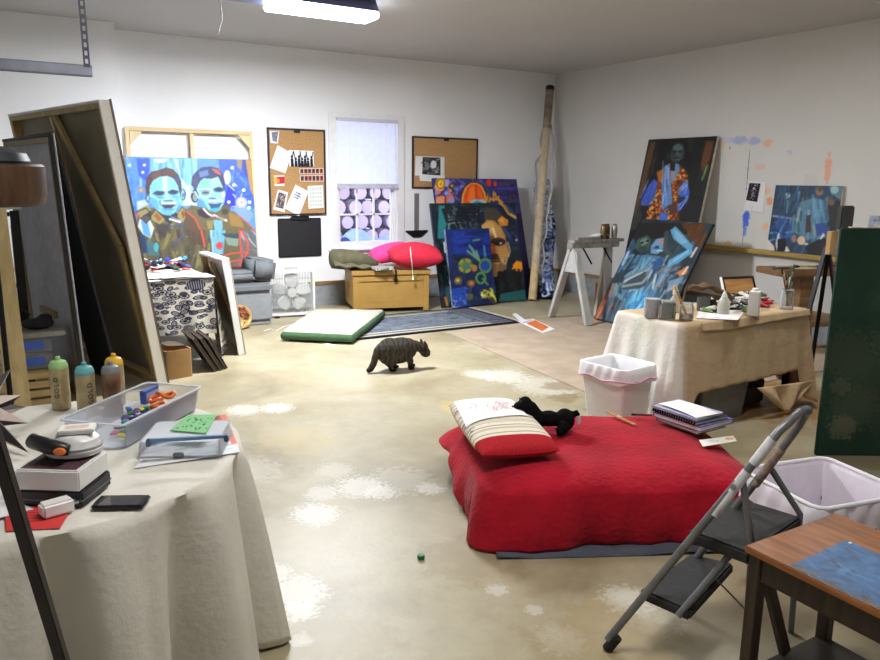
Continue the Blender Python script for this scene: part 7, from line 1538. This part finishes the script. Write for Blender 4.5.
# red bin with white liner at the right
rz_ = .42; k0, k1, k2, k3 = [fl(*p, rz_) for p in ((762, 476), (800, 453), (884, 484), (852, 530))]
kc = (k0+k1+k2+k3)/4; kx = ((k2-k1)+(k3-k0)).normalized(); kw = ((k2-k1).length+(k3-k0).length)/4; kd = ((k1-k0).length+(k2-k3).length)/4
print('redbin', kw, kd, kc)
t = thing('waste_bin', 'red plastic bin with a white liner bag behind the step stool', 'trash can', (kc.x, kc.y, 0), math.atan2(kx.y, kx.x))
b = MB(); tray(b, kw*.92, kd*.95, rz_-.01, .006, .05); b.build('bin_body', mat('red_plastic', (150, 18, 30), .4), t)
lm = mat('liner_lilac', (222, 214, 226), .45, var=.04)
b = MB(); liner(b, kw*.92, kd*.95, rz_, rz_, .10, .007); b.build('liner_bag', lm, t, ang=80)
b = MB(); b.tube([(lambda q: (q[0][0]+q[1][0]*.006, q[0][1]+q[1][1]*.006, rz_+.008))(rrect(i/60, kw*.92, kd*.95, .04)) for i in range(61)], .009, 8, cap=False); b.build('rolled_rim', mat('liner_white', (236, 236, 240), .5, var=.02), t, ang=80)
b = MB(); w_, d_ = kw*.92-.062, kd*.95-.062; b.box(-w_, w_, -d_, d_, .012, .055, .01); b.build('liner_base', lm, t)

# green board
gdir = Vector((.858, -.513, 0)); g0 = Vector((4.13, 2.50, 0))
def greenbase(nt, tc):
    L = nt.links.new; n1 = N(nt, 'ShaderNodeTexNoise'); n1.inputs['Scale'].default_value = 2.2; n1.inputs['Detail'].default_value = 9
    r1 = N(nt, 'ShaderNodeValToRGB'); e = r1.color_ramp.elements; e[0].color = rgba((22, 52, 42)); e[0].position = .35; e[1].color = rgba((40, 76, 60)); e[1].position = .7
    L(tc.outputs['Object'], n1.inputs['Vector']); L(n1.outputs['Fac'], r1.inputs['Fac']); return r1.outputs['Color']
gb_ = []
for s_, z, r_, c in [(.12, .62, .16, (74, 82, 66)), (.3, .48, .2, (66, 76, 62)), (.2, .3, .14, (80, 84, 70)), (.35, .7, .1, (80, 88, 74)), (.14, .18, .08, (120, 116, 96)), (.3, .95, .08, (56, 84, 70)), (.1, .43, .06, (96, 98, 84)), (.4, .25, .14, (60, 70, 58)), (.55, .6, .2, (62, 74, 60))]: gb_.append(((s_, 0, z), (r_*1.25, 1, r_*1.1), c, 40, .45))
gmat = blobmat('green_board_paint', greenbase, gb_, .6, .3, .15, 50)
gt = thing('green_board', 'large scuffed dark green board standing upright at the right', 'board', g0, math.atan2(gdir.y, gdir.x))
b = MB(); b.box(0, 1.05, 0, .03, .0, 1.355, .006); b.build('board_sheet', gmat, gt)
b = MB(); b.box(.05, .6, -.0, .028, 1.3555, 1.362); b.build('chipped_edge', mat('chip_white', (196, 194, 184), .8, var=.4, scale=40), gt)
b = MB()
for x in (.3, .9): b.bar((x, .03, 1.0), (x, .42, .01), .04, .03)
b.build('rear_strut', wood('strut_wood', (110, 80, 46), (140, 106, 66)), gt)

# easel behind the green board and the paint stool
ep = pl(843, 216, 1, 3.45); ez = pl(835, 243, 1, 3.45)
et = thing('field_easel', 'wooden easel post with a black clamp head and dark legs behind the green board', 'easel', (ep.x-.05, 3.45, 0))
b = MB(); b.box(-.07, .01, 0, .04, ez.z-.09, ez.z+.09, .004); b.build('post', wood('easel_wood', (168, 134, 84), (198, 164, 112), 5, 'Z'), et)
b = MB(); b.box(-.04, .12, -.05, -.001, ep.z-.10, ep.z+.08, .01); b.build('clamp_head', mat('clamp_black', (44, 46, 46), .5), et)
for x, y in ((-.34, .05), (.25, .25), (.05, -.18)):
    b = MB(); b.bar((-.03+.04*(x > 0), .06, ez.z-.04), (x, y, 0.005), .03, .02); b.build('leg', mat('black_metal', (26, 26, 28), .4, .6), et)
stz = .80; sc_ = fl(798, 268, stz); print('stool', sc_)
sc_ = Vector((min(sc_.x, 6.75)+.06, sc_.y-.06, 0))
stl = thing('paint_stool', 'wooden stand with a paint covered top and a wide leg behind the brush jar', 'stand', (sc_.x, sc_.y, .0065), R(-20))
sw = wood('stool_wood', (108, 80, 48), (140, 106, 68), 5); b = MB(); b.box(-.42, .42, -.2, .2, stz-.06, stz, .008); b.build('top', sw, stl)
b = MB(); b.hexa([(-.14, -.1, 0), (.06, -.1, 0), (.06, .1, 0), (-.14, .1, 0), (-.10, -.08, stz-.061), (.02, -.08, stz-.061), (.02, .08, stz-.061), (-.10, .08, stz-.061)], .004); b.build('leg', sw, stl)
b = MB(); b.box(-.34, .34, -.16, .16, .25, .30, .006); b.build('shelf', sw, stl)
for i, (x, y, c, L) in enumerate([(-.3, -.1, (90, 84, 150), .3), (-.08, -.12, (206, 196, 190), .3), (.05, 0, (200, 190, 60), .34), (.2, -.1, (190, 60, 60), .34), (.3, .05, (60, 60, 90), .25), (-.2, .05, (196, 180, 90), .22)]):
    a = stl.matrix_basis @ Vector((x-L/2, y, stz+.008)); c2 = stl.matrix_basis @ Vector((x+L/2, y+.05*(-1)**i, stz+.012))
    brush('paintbrush', ['purple', 'white', 'long yellow', 'red', 'dark blue', 'short yellow'][i]+' handled brush lying on the wooden stand behind the brush jar', a, c2, mat('bh_%d' % i, c, .4), tipd, None, .011)

# ------------------------------------------------------------------ step stool
F1 = fl(607, 650); T1 = fl(787, 421, .88); T2 = fl(807, 415, .84); F2 = fl(668, 601)
st = thing('step_stool', 'grey metal folding step stool with two black treads in front of the red quilt', 'step stool', (F1.x, F1.y, 0))
O = Vector((F1.x, F1.y, 0)); gmt = mat('stool_grey', (120, 122, 124), .4, .5, .12, 20); tread = mat('tread_black', (40, 41, 43), .75, var=.25, scale=40, bump=.3, bscale=120)
def on(A_, B_, t): return A_.lerp(B_, t)
b = MB(); b.tube([F1-O+Vector((0, 0, .04)), on(F1, T1, .86)-O, on(F1, T1, .96)-O, on(T1, T2, .3)-O+Vector((.012, -.012, .025)), on(T1, T2, .7)-O+Vector((.012, -.012, .025)), on(F2, T2, .95)-O, on(F2, T2, .86)-O, F2-O+Vector((0, 0, .03))], .0135, 12); ffr = b.build('front_frame', gmt, st, ang=70)
b = MB(); b.tube([on(F1, T1, .62)-O, on(F1, T1, .80)-O], .016, 12); b.tube([on(F1, T1, .83)-O, on(F1, T1, .93)-O], .0165, 12); b.build('taped_grip', mat('tape_white', (212, 212, 216), .5, var=.15, scale=30), ffr)
b = MB(); b.tube([on(F2, T2, .66)-O, on(F2, T2, .84)-O], .0155, 12); b.build('worn_grip', mat('tape_worn', (150, 130, 120), .6, var=.4, scale=40), ffr)
b = MB(); b.tube([on(T1, T2, .32)-O+Vector((.012, -.012, .024)), on(T1, T2, .68)-O+Vector((.012, -.012, .024))], .0165, 12); b.build('top_handle', mat('handle_foam', (92, 94, 98), .8), ffr)
for F_, T_ in ((F1, T1), (F2, T2)):
    b = MB(); d = (T_-F_).normalized(); b.tube([F_-O+Vector((0, 0, .004)), F_+d*.065-O], .0185, 12); b.build('rubber_foot', mat('rubber_black', (24, 24, 25), .8), ffr)
def stept(name, pxs, z, th):
    c = [fl(*p, z)-O for p in pxs]; b = MB()
    b.hexa([q-Vector((0, 0, th)) for q in c[::-1]]+[q for q in c[::-1]], .008, 2); return b.build(name, tread, st)
stept('upper_tread', [(688, 530), (735, 496), (803, 517), (750, 553)], .45, .045)
stept('lower_tread', [(640, 589), (690, 553), (734, 563), (690, 611)], .22, .04)
J1, J2 = on(F1, T1, .74), on(F2, T2, .70)
Fc, Rc = fl(752, 546, .46), fl(800, 514, .46)
for J, Cc in ((J1, Fc), (J2, Rc)):
    b = MB(); k = Cc.lerp(J, .82)+Vector((.012, .0, .05)); b.tube([J-O, J.lerp(k, .5)-O+Vector((.01, 0, .01)), k-O, Cc-O, Vector((Cc.x+.01, Cc.y-.01, .0))-O], [.011]*5, 10); b.build('rear_leg', gmt, st, ang=70)
b = MB(); b.tube([fl(678, 616, .19)-O, fl(733, 551, .41)-O], .0115, 10); b.build('tread_link', gmt, st)
b = MB(); b.bar(fl(712, 575, .27)-O, fl(748, 612, .13)-O, .012, .005); b.build('brace_bar', gmt, st)
for J in (J1, J2): b = MB(); b.lathe([(.008, -.02), (.011, -.018), (.011, .018), (.008, .02)], J-O, 12, axis='X'); b.build('rivet', mat('rivet_metal', (160, 160, 162), .3, .8), st)

# ------------------------------------------------------------------ small wooden table at the near right
tz = .52; c0 = fl(744, 545, tz); c1 = fl(836, 513, tz); XL, XR, YB, YF = c0.x, c1.x, (c0.y+c1.y)/2, .72
nt_ = thing('wooden_table', 'small dark legged wooden table with a blue painted patch at the near right corner', 'table', (XL, YB, 0))
def topbase(nt, tc):
    L = nt.links.new; mp = N(nt, 'ShaderNodeMapping'); mp.inputs['Scale'].default_value = (7, .9, 7); nz = N(nt, 'ShaderNodeTexNoise'); nz.inputs['Scale'].default_value = 6; nz.inputs['Detail'].default_value = 7
    r1 = N(nt, 'ShaderNodeValToRGB'); e = r1.color_ramp.elements; e[0].color = rgba((116, 68, 34)); e[0].position = .3; e[1].color = rgba((164, 104, 58)); e[1].position = .7
    L(tc.outputs['Object'], mp.inputs['Vector']); L(mp.outputs['Vector'], nz.inputs['Vector']); L(nz.outputs['Fac'], r1.inputs['Fac']); return r1.outputs['Color']
tmat = blobmat('worn_table_top', topbase, [], .4, .5, .1, 30)
b = MB(); b.box(0, XR-XL, YF-YB, 0, tz-.022, tz, .003); b.build('tabletop', tmat, nt_)
bl0 = [fl(789, 566, tz), fl(846, 540, tz), fl(900, 556, tz), fl(872, 617, tz)]
def bpt(u, v): 
    q = (bl0[0]*(1-u)+bl0[3]*u)*(1-v)+(bl0[1]*(1-u)+bl0[2]*u)*v
    return q
P = Pic(90, 90, (70, 108, 154)); P.strokes(150, (0, 0, 1, 1), [(66, 104, 150), (72, 110, 156), (60, 98, 144), (78, 114, 158)], (.1, .3), (.02, .06)); P.strokes(60, (0, 0, .08, 1), [(70, 90, 110), (110, 80, 60)], (.05, .1), (.02, .04)); P.strokes(50, (0, .92, 1, 1), [(70, 90, 120), (120, 80, 50)], (.05, .1), (.02, .04))
xs = [q.x for q in bl0]; bx0, by1 = XL+.008, (bl0[0].y+bl0[1].y)/2
def blue_fn(u, v):
    q = bl0[0].lerp(bl0[1], u); x = q.x-XL; e = bl0[1]-bl0[0]
    return (max(.004, min(XR-XL-.03, q.x-XL+.0015*math.sin(v*31))), (q.y-YB)-v*(q.y-YF-.01)+.0015*math.sin(u*23), tz+.0007)
pic_mesh('blue_patch', P, blue_fn, ART, nt_)
dk2 = wood('leg_dark', (36, 26, 20), (62, 46, 34), 6, 'Z')
w_, d_ = XR-XL, YF-YB
for x in (.012, w_-.052):
    for y in (-.05, d_+.012):
        b = MB(); b.box(x, x+.04, y, y+.04, 0, tz-.0225, .003); b.build('leg', dk2, nt_)
for x in (.02, w_-.04): b = MB(); b.box(x, x+.02, d_+.053, -.051, tz-.10, tz-.0225); b.build('side_apron', dk2, nt_)
b = MB(); b.box(.053, w_-.053, -.04, -.02, tz-.09, tz-.0225); b.build('back_apron', dk2, nt_)
b = MB(); b.bar((.07, -.03, tz-.09), (.22, -.03, .10), .035, .02, (0, 1, 0)); b.build('diagonal_brace', dk2, nt_)
b = MB(); b.box(.02, w_-.02, d_+.02, -.01, .06, .085, .003); b.build('lower_shelf', mat('shelf_dark', (40, 34, 26), .7), nt_)
b = MB(); b.ell((bl0[1].x-XL-.01, bl0[1].y-YB-.02, tz+.002), (.006, .006, .003), n=8); b.build('paint_drip', mat('drip_white', (226, 226, 226), .4), nt_)

# ------------------------------------------------------------------ light
def area(name, loc, rot, sx, sy, power, col):
    l = bpy.data.lights.new(name, 'AREA'); l.shape = 'RECTANGLE'; l.size = sx; l.size_y = sy; l.energy = power; l.color = col
    o = bpy.data.objects.new(name, l); COL.objects.link(o); o.location = loc; o.rotation_euler = rot; return o
area('fixture_light', (2.50, 6.30, CZ-.165), (0, 0, 0), 1.15, .28, 242, (.93, .96, 1))
area('near_fixture_light', (1.1, 1.6, CZ-.03), (0, 0, 0), 1.2, .35, 50, (1, .97, .92))
area('right_fixture_light', (4.6, 3.0, CZ-.03), (0, 0, 0), 1.2, .35, 40, (1, .95, .88))
w = bpy.data.worlds.new('dusk_sky'); scene.world = w; w.use_nodes = True
nt = w.node_tree; bg = nt.nodes['Background']; sky = nt.nodes.new('ShaderNodeTexSky'); sky.sky_type = 'HOSEK_WILKIE'; sky.turbidity = 6; sky.sun_direction = (-.3, .5, .45)
mx = nt.nodes.new('ShaderNodeMix'); mx.data_type = 'RGBA'; mx.inputs['Factor'].default_value = .55; mx.inputs['B'].default_value = (.55, .62, 1, 1)
nt.links.new(sky.outputs['Color'], mx.inputs['A']); nt.links.new(mx.outputs['Result'], bg.inputs['Color']); bg.inputs['Strength'].default_value = 7
scene.view_settings.view_transform = 'Standard'; scene.view_settings.look = 'None'; scene.view_settings.exposure = .12; scene.view_settings.gamma = 1
scene.cycles.max_bounces = 8; scene.cycles.transparent_max_bounces = 12; scene.cycles.caustics_reflective = False; scene.cycles.caustics_refractive = False
scene.cycles.sample_clamp_indirect = 6
scene.cycles.use_denoising = True
